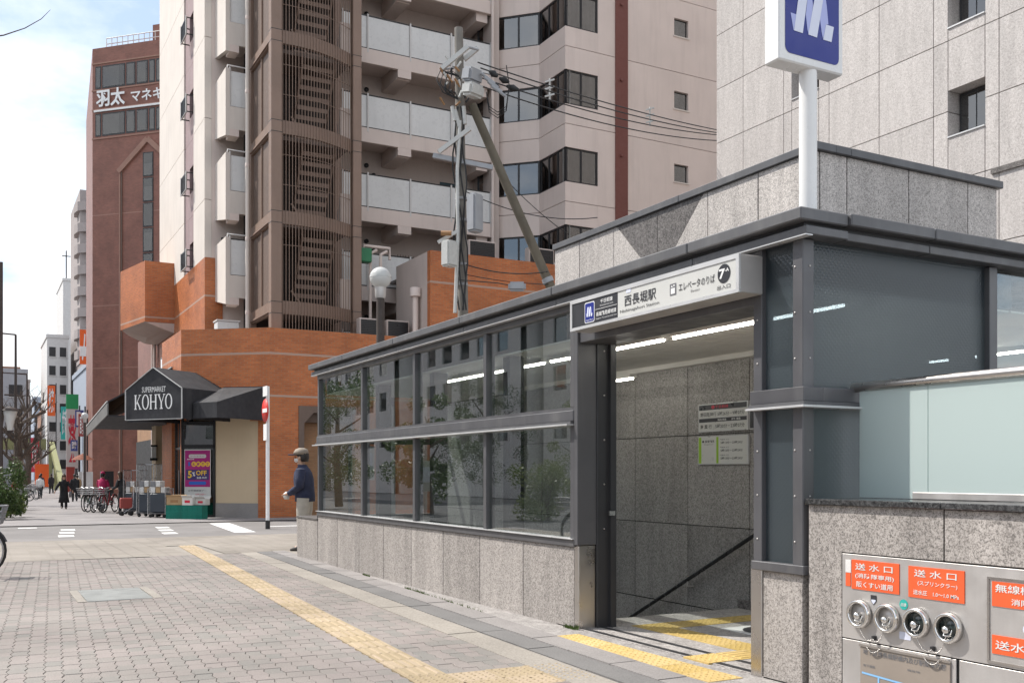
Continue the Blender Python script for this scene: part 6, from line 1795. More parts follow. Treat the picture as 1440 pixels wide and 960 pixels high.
def person(label, loc, yaw, height=1.65, coat="cloth_black", legs="cloth_black", coat_len=.0, hair="hair_dark", hat=None, stride=.0, arms="down", lean=.0, mask=False, hold=None, hair_long=False, flare=0.0, group=None, bulk=1.0):
    """figure facing +X, then turned by yaw; coat_len 0 = jacket to the hip, 1 = coat to the ankles"""
    t = bpy.data.objects.new("person", None); link(t); t.location = loc; t.rotation_euler = (0, 0, yaw); s = height / 1.75; t.scale = (s * bulk, s * bulk, s)
    tag(t, label, "person", group); ORG[t.name] = Vector((0, 0, 0))
    L = lean
    hipz, shz = .90, 1.40
    f1, f2 = stride, -stride
    def ln(z): return L * max(z - .9, 0)
    sh = {}
    V = [(0, 0, .95), (ln(1.15), 0, 1.15), (ln(1.38), 0, 1.36), (ln(1.48) + .01, 0, 1.49), (ln(1.6) + .03, 0, 1.575), (ln(1.7) + .02, 0, 1.675)]
    Rr = [(.13, .11), (.14, .11), (.13, .10), .052, (.082, .072), (.088, .075)]
    Ed = [(0, 1), (1, 2), (2, 3), (3, 4), (4, 5)]
    def add(p, r, par): V.append(p); Rr.append(r); Ed.append((par, len(V) - 1)); return len(V) - 1
    hands = []
    armp = {}
    for sd, ph in ((1, f1), (-1, f2)):
        a = add((ln(1.4), sd * .175, 1.385), .055, 2)
        if arms == "front": el, wr, hd = (ln(1.1) + .02, sd * .235, 1.12), (.20 + ln(1.0), sd * .10, 1.00), (.265 + ln(1), sd * .05, .985)
        elif arms == "push": el, wr, hd = (.10 + ln(1.1), sd * .23, 1.14), (.34, sd * .2, 1.04), (.41, sd * .19, 1.03)
        elif arms == "out": el, wr, hd = ((.05, sd * .32, 1.15), (.12, sd * .40, .95), (.14, sd * .42, .88))
        else: el, wr, hd = (-ph * .25 + ln(1.1), sd * .225, 1.12), (-ph * .25 + .06, sd * .23, .88), (-ph * .25 + .08, sd * .225, .80)
        b = add(el, .042, a); c = add(wr, .032, b); d = add(hd, .038, c)
        armp[sd] = [(ln(1.4), sd * .16, 1.40), ((ln(1.4) + el[0]) / 2, sd * .215, (1.385 + el[2]) / 2), el, tuple((Vector(el) + Vector(wr)) / 2), wr]
        # fingers: four short chains and a thumb from the side of the palm
        h = Vector(hd); w_ = Vector(wr); dr = (h - w_).normalized(); ax = Vector((0, 0, 1)).cross(dr)
        ax = ax.normalized() if ax.length > .1 else Vector((1, 0, 0))
        for k in range(4):
            o = ax * (-.024 + .016 * k); ln_ = (.042, .05, .047, .036)[k]
            q = add(tuple(h + o + dr * .03), .0095, d); add(tuple(h + o + dr * (.03 + ln_) + Vector((0, 0, -.012))), .008, q)
        q = add(tuple(h - ax * .03 * sd + dr * .005), .010, d); add(tuple(h - ax * .045 * sd + dr * .04), .009, q)
    legp = {}
    for sd, ph in ((1, f1), (-1, f2)):
        a = add((0, sd * .095, .86), .085, 0); k = (ph * .22 + .02, sd * .10, .49); an = (ph * .55 - (.04 if ph < 0 else 0), sd * .10, .09 + (.04 if ph < 0 else 0))
        b = add(k, .055, a); c = add(an, .04, b); d = add((an[0] + .13, sd * .105, an[2] - .05), .036, c)
        legp[sd] = [(0, sd * .09, .92), ((k[0]) / 2, sd * .10, .70), k, tuple((Vector(k) + Vector(an)) / 2), an]
    me = skin_mesh(V, Ed, Rr, 0); me.materials.append(M_["skin"])
    body = bpy.data.objects.new("body", me); link(body); body.parent = t
    # nose and ears grow from the face
    hx = ln(1.62) + .02
    MB().loft([((hx + .088, 0, 1.60), .012, .014, 0), ((hx + .085, 0, 1.625), .010, .010, 0), ((hx + .078, 0, 1.65), .004, .006, 0)], 8).build("nose", "skin", body, origin=(0, 0, 0))
    for sd in (1, -1):
        MB().loft([((hx, sd * .078, 1.59), .012, .006, 0), ((hx, sd * .084, 1.62), .018, .008, 0), ((hx, sd * .08, 1.65), .010, .005, 0)], 8).build("ear", "skin", body, origin=(0, 0, 0))
        MB().loft([((hx + .079, sd * .03, 1.643), .006, .012, 0), ((hx + .082, sd * .03, 1.648), .006, .013, 0), ((hx + .079, sd * .03, 1.653), .005, .012, 0)], 8).build("eye", "hair_dark", body, origin=(0, 0, 0))
    # clothes
    tr = MB()
    for sd in (1, -1): tr.tube(legp[sd], [.105, .098, .075, .068, .066], 12)
    tr.loft([((0, 0, .80), .11, .17, 0), ((0, 0, .90), .125, .175, 0), ((0, 0, 1.0), .12, .165, 0)], 14)
    tr.build("trousers", legs, t, origin=(0, 0, 0))
    ct = MB()
    zl = .86 - coat_len * .68
    fx = .02
    ring = [((fx * 0 - flare * .10, 0, zl), .145 + coat_len * .05 + flare * .16, .185 + coat_len * .06 + flare * .10, 0)]
    if coat_len > .2: ring.append(((-flare * .04, 0, (zl + .95) / 2), .15 + coat_len * .03 + flare * .06, .19 + coat_len * .03, 0))
    ring += [((0, 0, .95), .145, .185, 0), ((ln(1.1), 0, 1.10), .145, .18, 0), ((ln(1.25), 0, 1.26), .145, .195, 0), ((ln(1.38), 0, 1.37), .125, .20, 0), ((ln(1.43), 0, 1.435), .095, .135, 0), ((ln(1.47), 0, 1.475), .072, .082, 0), ((ln(1.5) + .005, 0, 1.505), .068, .075, 0)]
    ct.loft(ring, 16)
    for sd in (1, -1): ct.tube(armp[sd], [.078, .072, .064, .058, .048], 10)
    ct.build("coat" if coat_len > .2 else "jacket", coat, t, origin=(0, 0, 0))
    for sd in (1, -1):
        an = legp[sd][-1]; sm = MB()
        z0 = an[2] - .09
        sm.loft([((an[0] + .05, sd * .102, z0 + .0), .135, .048, 0), ((an[0] + .05, sd * .102, z0 + .03), .14, .05, 0), ((an[0] + .02, sd * .102, z0 + .075), .095, .045, 0), ((an[0] - .01, sd * .102, z0 + .12), .05, .042, 0)], 12)
        sm.build("shoe", "shoe_dark", t, origin=(0, 0, 0))
    hx = ln(1.68) + .005
    hm = MB()
    if hair_long: hm.loft([((hx - .06, 0, 1.42), .05, .10, 0), ((hx - .05, 0, 1.52), .07, .105, 0), ((hx - .03, 0, 1.62), .095, .105, 0), ((hx - .01, 0, 1.70), .108, .10, 0), ((hx, 0, 1.755), .085, .08, 0), ((hx, 0, 1.785), .03, .03, 0)], 12)
    else: hm.loft([((hx - .045, 0, 1.56), .055, .083, 0), ((hx - .032, 0, 1.63), .08, .092, 0), ((hx - .008, 0, 1.70), .100, .09, 0), ((hx, 0, 1.75), .085, .075, 0), ((hx, 0, 1.778), .03, .03, 0)], 12)
    hm.build("hair", hair, t, origin=(0, 0, 0))
    if hat:
        hb = MB(); hb.loft([((hx + .01, 0, 1.685), .112, .098, 0), ((hx + .005, 0, 1.73), .110, .096, 0), ((hx, 0, 1.775), .09, .08, 0), ((hx, 0, 1.80), .04, .04, 0)], 16)
        hobj = hb.build("cap", hat[0], t, origin=(0, 0, 0))
        if hat[1]:
            br = MB(); br.loft([((hx + .115, 0, 1.672), .085, .075, 0), ((hx + .112, 0, 1.690), .082, .073, 0)], 16); br.build("brim", hat[1], hobj, origin=(0, 0, 0))
    if mask:
        mm = MB(); mm.loft([((hx + .045, 0, 1.545), .045, .05, 0), ((hx + .055, 0, 1.575), .052, .064, 0), ((hx + .055, 0, 1.61), .050, .066, 0)], 14); mm.build("mask", "cloth_white", t, origin=(0, 0, 0))
    if hold == "cloth":
        hc = MB(); hc.loft([((.27, 0, .90), .035, .05, 0), ((.275, 0, .95), .05, .075, 0), ((.27, 0, 1.0), .045, .06, 0), ((.265, 0, 1.03), .02, .03, 0)], 10); hc.build("cloth", "cloth_white", t, origin=(0, 0, 0))
    if hold == "bag":
        hb_ = MB(); hb_.loft([((-.05, .30, .60), .13, .06, 0), ((-.05, .30, .85), .14, .07, 0), ((-.05, .29, .90), .10, .04, 0)], 12); hb_.tube([(-.1, .28, .9), (-.05, .2, 1.3), (-.0, .15, 1.42)], .012, 6); hb_.build("bag", "cloth_grey", t, origin=(0, 0, 0))
    return t
def yaw_of(x, y): return math.atan2(y, x)
LEFT = yaw_of(-.88, .48)
mq = from_px(429, 17.9)
person("man in navy jacket, cap and mask standing with hands together by the shelter end", (mq.x, mq.y, .005), LEFT, 1.80, "cloth_navy", "cloth_stone", .0, "hair_dark", ("cap_tan", "cloth_navy"), .02, "front", .06, True, "cloth", bulk=1.2)
TOCAM = yaw_of(-.10, -.99)
person("woman in long black coat walking towards the viewer down the pavement", (-1.12, 42.6, gz(42.6) - .02), TOCAM, 1.58, "cloth_black", "cloth_black", .78, "hair_brown", None, .28, "out", .03, False, "bag", True, .35)
person("person in beige coat walking away near the far shops", (1.45, 66.5, gz(66) - .02), yaw_of(.1, 1), 1.58, "cloth_beige", "cloth_charcoal", .45, "hair_dark", None, .12)
person("woman in black coat bending over a trolley by the shop carts", (.15, 32.2, gz(32.2) - .02), yaw_of(-.75, .65), 1.56, "cloth_charcoal", "cloth_black", .50, "hair_brown", None, .10, "push", .16, False, None, True)
person("person in pink jacket and hat among the parked bicycles", (-.15, 36.2, gz(36) - .02), yaw_of(.5, .85), 1.60, "cloth_pink", "cloth_navy", .05, "hair_dark", ("cloth_pink", None), .08, "push", .1)
crowd = [("person in dark coat walking beyond the woman in black", .55, 57.5, "cloth_black", .4, 1.66), ("person in grey jacket beside the far orange umbrella", 1.9, 72, "cloth_grey", .1, 1.7), ("person in white and black top beside the far bicycles", -.9, 66, "cloth_white", .0, 1.6),
         ("person in navy jacket on the far left of the pavement", -.2, 78, "cloth_navy", .1, 1.68), ("person in rust jacket half hidden behind the left hedge bush", -3.35, 36.5, "cloth_rust", .05, 1.45), ("person in charcoal coat far down the pavement centre", .9, 84, "cloth_charcoal", .3, 1.66), ("person in black jacket far down by the red sign", 2.3, 90, "cloth_black", .1, 1.7)]
for i, (lb_, x, y, c_, cl_, h_) in enumerate(crowd):
    person(lb_, (x, y, gz(y) - .02), random.uniform(0, 6.2), h_, c_, "cloth_charcoal", cl_, "hair_dark", None, .15, group="passers-by down the street")

# ================================================================ bicycles
basic("rubber", (.018, .018, .018), .7, 0, .2); basic("bike_silver", (.45, .45, .46), .3, .8, .1); basic("bike_red", (.28, .02, .03), .35, 0, .1); basic("bike_dark", (.03, .03, .035), .35, 0, .1); basic("bike_green", (.05, .14, .09), .4, 0, .1); basic("basket_grey", (.25, .25, .26), .5, .3, .1)
def bicycle(label, loc, yaw, frame_mat="bike_silver", basket="basket_grey", cover=None):
    t = bpy.data.objects.new("bicycle", None); link(t); ORG[t.name] = Vector((0, 0, 0)); tag(t, label, "bicycle", "parked bicycles")
    r = .33
    for x in (0, 1.08):
        w = MB(); w.tube([(x + r * math.cos(a), 0, r + .02 + r * math.sin(a)) for a in [2 * math.pi * k / 24 for k in range(24)]], .020, 6, closed=True); wo = w.build("wheel", "rubber", t, origin=(0, 0, 0))
        rm = MB(); rm.tube([(x + .30 * math.cos(a), 0, r + .02 + .30 * math.sin(a)) for a in [2 * math.pi * k / 24 for k in range(24)]], .010, 5, closed=True); rm.build("rim", "bike_silver", wo, origin=(0, 0, 0))
        sp = MB()
        for k in range(12): sp.tube([(x, .02 * (-1) ** k, r + .02), (x + .30 * math.cos(k * math.pi / 6), 0, r + .02 + .30 * math.sin(k * math.pi / 6))], .0028, 4)
        sp.tube([(x, -.04, r + .02), (x, .04, r + .02)], .022, 8)
        tag(sp.build("spokes", "bike_silver", wo, origin=(0, 0, 0)), kind="stuff")
        mg = MB(); mg.tube([(x + .36 * math.cos(a), 0, r + .02 + .36 * math.sin(a)) for a in [R(20 + k * 14) for k in range(11)]], .018, 5); mg.build("mudguard", frame_mat, t, origin=(0, 0, 0))
    f = MB()
    f.tube([(0, 0, .35), (.10, 0, .62), (.16, 0, .88)], .020, 8); f.tube([(.12, 0, .68), (.30, 0, .42), (.50, 0, .30)], .022, 8); f.tube([(.50, 0, .30), (.62, 0, .80)], .018, 8); f.tube([(.50, 0, .30), (1.08, 0, .35)], .013, 6); f.tube([(1.08, 0, .35), (.60, 0, .68)], .012, 6)
    f.build("frame", frame_mat, t, origin=(0, 0, 0))
    MB().tube([(.30, -.27, .98), (.20, -.2, 1.0), (.16, 0, .93), (.20, .2, 1.0), (.30, .27, .98)], .014, 6).build("handlebar", "bike_silver", t, origin=(0, 0, 0))
    sd_m = MB(); sd_m.loft([((.66, 0, .82), .10, .05, 0), ((.67, 0, .85), .14, .085, 0), ((.69, 0, .885), .12, .08, 0)], 10); sd_m.build("saddle", "rubber", t, origin=(0, 0, 0))
    b = MB()
    for z in (.72, .80, .88, .96):
        k = (z - .72) * .25
        b.tube([(-.28 - k, -.15 - k, z), (.02, -.15 - k, z), (.02, .15 + k, z), (-.28 - k, .15 + k, z)], .008, 4, closed=True)
    for i in range(7):
        for sx_ in (-1, 1): b.tube([(-.28 + i * .05, sx_ * .15, .72), (-.33 + i * .058, sx_ * .21, .96)], .005, 4)
        b.tube([(-.28, -.15 + i * .05, .72), (-.34, -.21 + i * .07, .96)], .005, 4)
    b.add([(-.28, -.15, .72), (.02, -.15, .72), (.02, .15, .72), (-.28, .15, .72)], [(0, 1, 2, 3)])
    tag(b.build("basket", basket, t, origin=(0, 0, 0)), kind="stuff")
    cr = MB(); cr.lathe((.50, .05, .30), [(0, 0), (.09, 0), (.09, .01), (0, .01)], 14, M=Matrix.Rotation(R(90), 3, 'X')); cr.tube([(.50, .08, .30), (.58, .08, .16), (.58, .16, .16)], .012, 5); cr.tube([(.50, -.08, .30), (.42, -.08, .44), (.42, -.16, .44)], .012, 5); cr.build("crank", "bike_dark", t, origin=(0, 0, 0))
    rk = MB(); rk.tube([(.78, 0, .72), (1.25, 0, .74)], .012, 5); rk.tube([(1.25, .06, .74), (1.10, .04, .38)], .008, 4); rk.tube([(1.25, -.06, .74), (1.10, -.04, .38)], .008, 4); rk.build("rear_rack", "bike_silver", t, origin=(0, 0, 0))
    t.location = loc; t.rotation_euler = (0, 0, yaw)
    return t
bk = [("nearest bicycle in the row before the shop with red frame", -.42, 33.4, R(60), "bike_red"), ("second silver bicycle in the row before the shop", -.66, 34.3, R(62), "bike_silver"), ("third bicycle in the row before the shop", -.78, 35.2, R(58), "bike_dark"), ("farthest bicycle of the row before the shop with green frame", -.80, 36.4, R(64), "bike_green"),
      ("red bicycle behind the trolley woman by the shop wall", .55, 33.0, R(20), "bike_red"),
      ("dark bicycle beside the hedge at the left edge", -3.55, 34.6, R(170), "bike_dark"), ("second dark bicycle behind the hedge bicycle", -3.35, 38.5, R(160), "bike_dark"), ("silver bicycle farther along the left kerb", -2.9, 43.0, R(150), "bike_silver"), ("red bicycle farther along the left kerb", -2.8, 46.0, R(155), "bike_red"),
      ("dark bicycle in the far left bicycle row", -1.8, 60, R(140), "bike_dark"), ("silver bicycle in the far left bicycle row", -1.3, 63, R(130), "bike_silver"), ("green bicycle at the end of the far left row", -1.1, 66.5, R(120), "bike_green"),
      ("bicycle cut off by the left edge with only its tyre showing", -4.70, 7.55, R(172), "bike_dark")]
for lb_, x, y, a, fm in bk: bicycle(lb_, (x, y, gz(y) - .02 if y > 20 else 0), a, fm)

# ================================================================ goods before the shop: crates, boxes, roll cages
basic("crate_green", (.0, .17, .125), .45, 0, .1); basic("cardboard", (.42, .28, .15), .8, 0, .1); basic("box_white", (.62, .60, .56), .7, 0, .1); basic("bin_dark", (.045, .055, .07), .5, 0, .1)
def crate(label, c, yaw, w=.52, d=.36, h=.215):
    t = bpy.data.objects.new("crate", None); link(t); ORG[t.name] = Vector((0, 0, 0)); tag(t, label, "crate", "green plastic crates before the shop")
    m = MB()
    m.box(-w / 2, w / 2, -d / 2, d / 2, 0, .015)
    for sx_, a, b in ((-1, -w / 2, -w / 2 + .012), (1, w / 2 - .012, w / 2)): m.box(a, b, -d / 2, d / 2, .015, h)
    for sx_, a, b in ((-1, -d / 2, -d / 2 + .012), (1, d / 2 - .012, d / 2)): m.box(-w / 2 + .012, w / 2 - .012, a, b, .015, h)
    m.build("shell", "crate_green", t, origin=(0, 0, 0))
    rb = MB()
    for z in (.0, h * .5, h - .03): rb.box(-w / 2 - .012, w / 2 + .012, -d / 2 - .012, -d / 2 - .0005, z, z + .028); rb.box(-w / 2 - .012, -w / 2 - .0005, -d / 2, d / 2 + .012, z, z + .028)
    for k in range(5): x = -w / 2 + w * k / 4; rb.box(x - .01, x + .01, -d / 2 - .012, -d / 2 - .0005, .03, h - .03)
    rb.build("ribs", "crate_green", t, origin=(0, 0, 0))
    t.location = c; t.rotation_euler = (0, 0, yaw); return t
zg = gz(25.2) - .02
cA = from_px(248, 31.4); cB = from_px(274, 31.2)
for j in (0, 1):
    crate(("lower" if j == 0 else "upper") + " green crate of the left stack by the shop window", (cA.x, cA.y, zg + j * .217), cyaw + R(8), .50)
    crate(("lower" if j == 0 else "upper") + " green crate of the right stack by the shop window", (cB.x, cB.y, zg + j * .217), cyaw, .68)
def carton(label, c, yaw, w, d, h, mat, text=None):
    t = bpy.data.objects.new("carton", None); link(t); ORG[t.name] = Vector((0, 0, 0)); tag(t, label, "box", "cartons on the green crates")
    MB().bbox(-w / 2, w / 2, -d / 2, d / 2, 0, h, .006).build("body", mat, t, origin=(0, 0, 0))
    for s_ in (-1, 1):
        MB().add([(-w / 2, s_ * d / 2, h), (w / 2, s_ * d / 2, h), (w / 2, s_ * (d / 2 + .09), h + .07), (-w / 2, s_ * (d / 2 + .09), h + .07), (-w / 2, s_ * d / 2, h - .004), (w / 2, s_ * d / 2, h - .004), (w / 2, s_ * (d / 2 + .09), h + .066), (-w / 2, s_ * (d / 2 + .09), h + .066)], [(0, 1, 2, 3), (7, 6, 5, 4), (0, 4, 5, 1), (2, 6, 7, 3), (1, 5, 6, 2), (0, 3, 7, 4)]).build("flap", mat, t, origin=(0, 0, 0))
    plate((0, -d / 2, h * .3), 0, [(-w * .25, 0), (w * .25, 0), (w * .25, h * .35), (-w * .25, h * .35)], .003).build("print", "ink_red" if mat == "box_white" else "copper_brown", t, origin=(0, 0, 0))
    t.location = c; t.rotation_euler = (0, 0, yaw)
carton("brown cardboard carton on the left green crates", (cA.x, cA.y, zg + .436), cyaw + R(8), .50, .34, .25, "cardboard")
cC = from_px(267, 31.2); cD = from_px(285, 31.3)
carton("white printed carton on the right green crates", (cC.x, cC.y, zg + .436), cyaw, .36, .32, .24, "box_white")
carton("small white carton at the right end of the crates", (cD.x, cD.y, zg + .436), cyaw, .34, .30, .20, "box_white")
def roll_cage(label, c, yaw, h=1.7, full=True):
    t = bpy.data.objects.new("roll_cage", None); link(t); ORG[t.name] = Vector((0, 0, 0)); tag(t, label, "roll cage", "roll cages before the shop")
    w, d = .62, .5
    f = MB()
    for x in (-w / 2, w / 2):
        for y in (-d / 2, d / 2): f.tube([(x, y, .12), (x, y, h)], .016, 6)
        f.tube([(x, -d / 2, h), (x, d / 2, h)], .016, 6); f.tube([(x, -d / 2, .15), (x, d / 2, .15)], .016, 6)
    f.tube([(-w / 2, d / 2, h), (w / 2, d / 2, h)], .016, 6)
    f.build("frame", "bike_silver", t, origin=(0, 0, 0))
    g = MB()
    for k in range(1, 6):
        y = -d / 2 + d * k / 6
        for x in (-w / 2, w / 2): g.tube([(x, y, .15), (x, y, h)], .006, 4)
        x = -w / 2 + w * k / 6; g.tube([(x, d / 2, .15), (x, d / 2, h)], .006, 4)
    for z in (.5, .9, 1.3):
        for x in (-w / 2, w / 2): g.tube([(x, -d / 2, z), (x, d / 2, z)], .006, 4)
    tag(g.build("mesh_bars", "bike_silver", t, origin=(0, 0, 0)), kind="stuff")
    MB().box(-w / 2, w / 2, -d / 2, d / 2, .13, .16).build("deck", "steel_grey", t, origin=(0, 0, 0))
    for x in (-.25, .25):
        for y in (-.2, .2): MB().lathe((x, y - .015, .065), [(0, 0), (.06, 0), (.06, .03), (0, .03)], 10, M=Matrix.Rotation(R(-90), 3, 'X')).build("castor", "rubber", t, origin=(0, 0, 0))
    if full:
        MB().bbox(-.27, .27, -.21, .21, .17, .80, .03).build("load", "bin_dark", t, origin=(0, 0, 0))
        for k in range(5): MB().bbox(-.26 + .18 * (k % 3), -.10 + .18 * (k % 3), -.18, .12, .81 + .2 * (k // 3), 1.0 + .2 * (k // 3), .01).build("load", ["cloth_white", "cardboard", "box_white", "cloth_grey", "cloth_white"][k], t, origin=(0, 0, 0))
    t.location = c; t.rotation_euler = (0, 0, yaw)
q = from_px(210, 33.0); roll_cage("tall steel roll cage with dark bin and white goods by the shop entrance", (q.x, q.y, gz(q.y) - .02), cyaw, 1.75)
q = from_px(226, 32.3); roll_cage("low steel trolley with dark bin beside the green crates", (q.x, q.y, gz(q.y) - .02), cyaw, .95)
q = from_px(190, 36.0); roll_cage("farther steel roll cage with goods behind the trolley woman", (q.x, q.y, gz(q.y) - .02), cyaw, 1.6)
q = from_px(183, 34.5); 
sc_ = thing("shopping_trolley", "small wheeled shopping trolley pushed by the woman in the black coat", "trolley", (q.x - .5, q.y, gz(q.y)))
x, y, z = q.x - .12, q.y + .1, gz(q.y) - .02
MB().bbox(x - .2, x + .2, y - .15, y + .15, z + .25, z + .62, .03).build("bag", "sign_brick", sc_); MB().tube([(x - .1, y - .15, z + .1), (x + .2, y - .15, z + .3), (x + .25, y - .15, z + 1.0), (x + .25, y + .15, z + 1.0), (x + .2, y + .15, z + .3)], .012, 6).build("frame", "bike_silver", sc_)
for dx in (-.15, .15):
    for dy in (-.14, .14): MB().lathe((x + dx, y + dy, z + .08), [(0, -.015), (.08, -.015), (.08, .015), (0, .015)], 12, M=Matrix.Rotation(R(90), 3, 'X')).build("wheel", "rubber", sc_)
um = thing("parasol", "orange market parasol over the far pavement", "parasol", (1.6, 65, gz(65)))
MB().lathe((1.7, 65.5, 2.3), [(.75, 0), (.45, .22), (.05, .42)], 12).build("canopy", "cloth_rust", um); MB().tube([(1.7, 65.5, gz(65)), (1.7, 65.5, 2.8)], .03, 6).build("pole", "pole_white", um)
for i, (lb_, x, y, w, h, mt) in enumerate((("white wrapped goods stand on the far pavement", 2.0, 66.8, .9, 1.5, "cloth_white"), ("dark goods rack under the far awning", 1.1, 46, .6, 1.5, "frame_black"), ("red cloth sign stand on the far pavement", 1.9, 78, .6, 1.9, "sign_brick"))):
    t = thing("goods_stand", lb_, "goods stand", (x, y, gz(y)), "stands on the far pavement")
    box("panel", mt, t, x - w / 2, x + w / 2, y - .2, y + .2, gz(y) + .2, h); [box("leg", "steel_dark", t, x + sx_ * w * .4 - .03, x + sx_ * w * .4 + .03, y - .15, y + .15, gz(y) - .02, gz(y) + .199) for sx_ in (-1, 1)]

# ================================================================ trees
basic("bark", (.10, .075, .058), .9, 0, .3, 12, bump=.6, bscale=40)
def leaf_mat(name, a, b):
    m, nt, out = nodes_of(name)
    p = N(nt, "ShaderNodeBsdfPrincipled"); p.inputs['Roughness'].default_value = .45
    ge = N(nt, "ShaderNodeNewGeometry")
    mx = N(nt, "ShaderNodeMixRGB"); mx.inputs[1].default_value = c4(a); mx.inputs[2].default_value = c4(b); nt.links.new(ge.outputs['Random Per Island'], mx.inputs[0]); nt.links.new(mx.outputs[0], p.inputs['Base Color'])
    tl = N(nt, "ShaderNodeBsdfTranslucent"); nt.links.new(mx.outputs[0], tl.inputs[0])
    ms = N(nt, "ShaderNodeMixShader"); ms.inputs[0].default_value = .3; nt.links.new(p.outputs[0], ms.inputs[1]); nt.links.new(tl.outputs[0], ms.inputs[2]); nt.links.new(ms.outputs[0], out.inputs[0])
leaf_mat("leaf_dark", (.04, .075, .022), (.10, .15, .045))
leaf_mat("leaf_light", (.09, .14, .03), (.20, .24, .07))
def bare_tree(label, x, y, h, seed, spread=1.0, thick=.22, twigs=True, limbs=9):
    rn = random.Random(seed); t = thing("bare_tree", label, "tree", (x, y, gz(y)), "bare pollarded street trees")
    tk = MB(); br = MB()
    z0 = gz(y) - .05
    pts = [Vector((x, y, z0)), Vector((x + rn.uniform(-.1, .1), y, z0 + h * .25)), Vector((x + rn.uniform(-.15, .15), y, z0 + h * .5)), Vector((x + rn.uniform(-.2, .2), y, z0 + h * .8))]
    tk.tube(pts, [thick * 1.2, thick, thick * .9, thick * .55], 10)
    def limb(p, d, L, r, depth):
        q = [p]
        for k in range(4):
            d = (d + Vector((rn.uniform(-.25, .25), rn.uniform(-.25, .25), rn.uniform(-.05, .22)))).normalized(); q.append(q[-1] + d * L / 4)
        rr = [r, r * .85, r * .75, r * .65, r * (.8 if depth == 0 else .45)]
        br.tube(q, rr, 7 if depth == 0 else 5)
        if depth == 0:       # knuckle with short shoots
            br.lathe(q[-1] - Vector((0, 0, .05)), [(r * .5, -.02), (r * 1.3, .05), (r * .9, .14), (.01, .18)], 7)
            if twigs:
                for k in range(rn.randint(4, 8)):
                    dd = Vector((rn.uniform(-1, 1), rn.uniform(-1, 1), rn.uniform(.2, 1.2))).normalized(); limb(q[-1], dd, rn.uniform(.4, 1.1) * spread, r * .22, 2)
        if depth < 1:
            for k in range(2): limb(q[rn.choice((2, 3))], (d + Vector((rn.uniform(-.9, .9), rn.uniform(-.9, .9), .3))).normalized(), L * .6, r * .55, 0 if rn.random() < .4 else 1)
    for k in range(limbs):
        a = 2.4 * k + rn.uniform(-.3, .3); hz = z0 + h * rn.uniform(.38, .8)
        limb(Vector((x, y, hz)), Vector((math.cos(a), math.sin(a), rn.uniform(.35, .9))).normalized(), h * rn.uniform(.2, .34) * spread, thick * .42, 0)
    tk.build("trunk", "bark", t); tag(br.build("branches", "bark", t), kind="stuff")
    return t
bare_tree("bare pollarded tree behind the hedge at the left edge", -2.75, 50.5, 5.6, 3, 1.0, .25)
bare_tree("second bare pollarded tree farther down the left kerb", -1.55, 70.0, 5.2, 8, 1.0, .22)
bare_tree("third bare tree small in the distance by the lamp posts", -.5, 92, 5.0, 5, 1.0, .22)
near_tree = bare_tree("bare street tree at the kerb outside the left edge whose twig enters the sky", -8.6, 11.5, 7.4, 12, .8, .16, False, 5)
def tpx(px, py, Z): p = from_px(px, Z); return Vector((p.x, p.y, 1.4 + (665 - py) / 1390 * Z))
MB().tube([Vector((-8.6, 11.5, 5.6)), tpx(-40, 55, 16), tpx(5, 50, 15.8), tpx(35, 40, 15.7), tpx(58, 27, 15.6), tpx(71, 14, 15.6)], [.025, .016, .011, .008, .006, .003], 5).build("twig", "bark", near_tree)

def leaf_cloud(mb, cx, cy, cz, rx, ry, rz, n, size, rn, shell=.5):
    for k in range(n):
        while True:
            p = Vector((rn.uniform(-1, 1), rn.uniform(-1, 1), rn.uniform(-1, 1)))
            if shell < p.length < 1: break
        c = Vector((cx + p.x * rx, cy + p.y * ry, cz + p.z * rz))
        a = Vector((rn.uniform(-1, 1), rn.uniform(-1, 1), rn.uniform(-1, 1))).normalized(); b = a.cross(Vector((rn.uniform(-1, 1), rn.uniform(-1, 1), rn.uniform(-1, 1)))).normalized()
        s = size * rn.uniform(.6, 1.3)
        mb.add([c - a * s, c + b * s * .5, c + a * s, c - b * s * .5], [(0, 1, 2, 3)])
def shrub(label, x, y, h, w, n, seed, mat="leaf_dark", size=.07, grp="evergreen shrubs along the left kerb"):
    rn = random.Random(seed); t = thing("shrub", label, "shrub", (x, y, gz(y)), grp); z0 = gz(y) - .03
    st_ = MB()
    for k in range(5): st_.tube([(x + rn.uniform(-.1, .1), y + rn.uniform(-.1, .1), z0), (x + rn.uniform(-w, w) * .4, y + rn.uniform(-w, w) * .4, z0 + h * .7)], [.025, .01], 5)
    st_.build("stems", "bark", t)
    m = MB()
    for k in range(22):
        q = rn.uniform(.18, .5); leaf_cloud(m, x + rn.uniform(-w, w) * .85, y + rn.uniform(-w, w) * .85, z0 + h * rn.uniform(.15, .92), w * q, w * q, h * q * .55, int(n * q / 7), size, rn, .15)
    tag(m.build("foliage", mat, t), kind="stuff")
shrub("dark green clipped hedge bush at the left edge of the crossing", -4.0, 27.6, 1.75, .62, 5000, 2, size=.05)
shrub("yellow green shrub spilling over the kerb below the hedge bush", -3.75, 29.5, .9, .5, 2200, 4, "leaf_light", .05)
shrub("low green shrub behind the left edge bicycles", -3.35, 41.0, 1.0, .6, 1800, 6, "leaf_dark", .06)

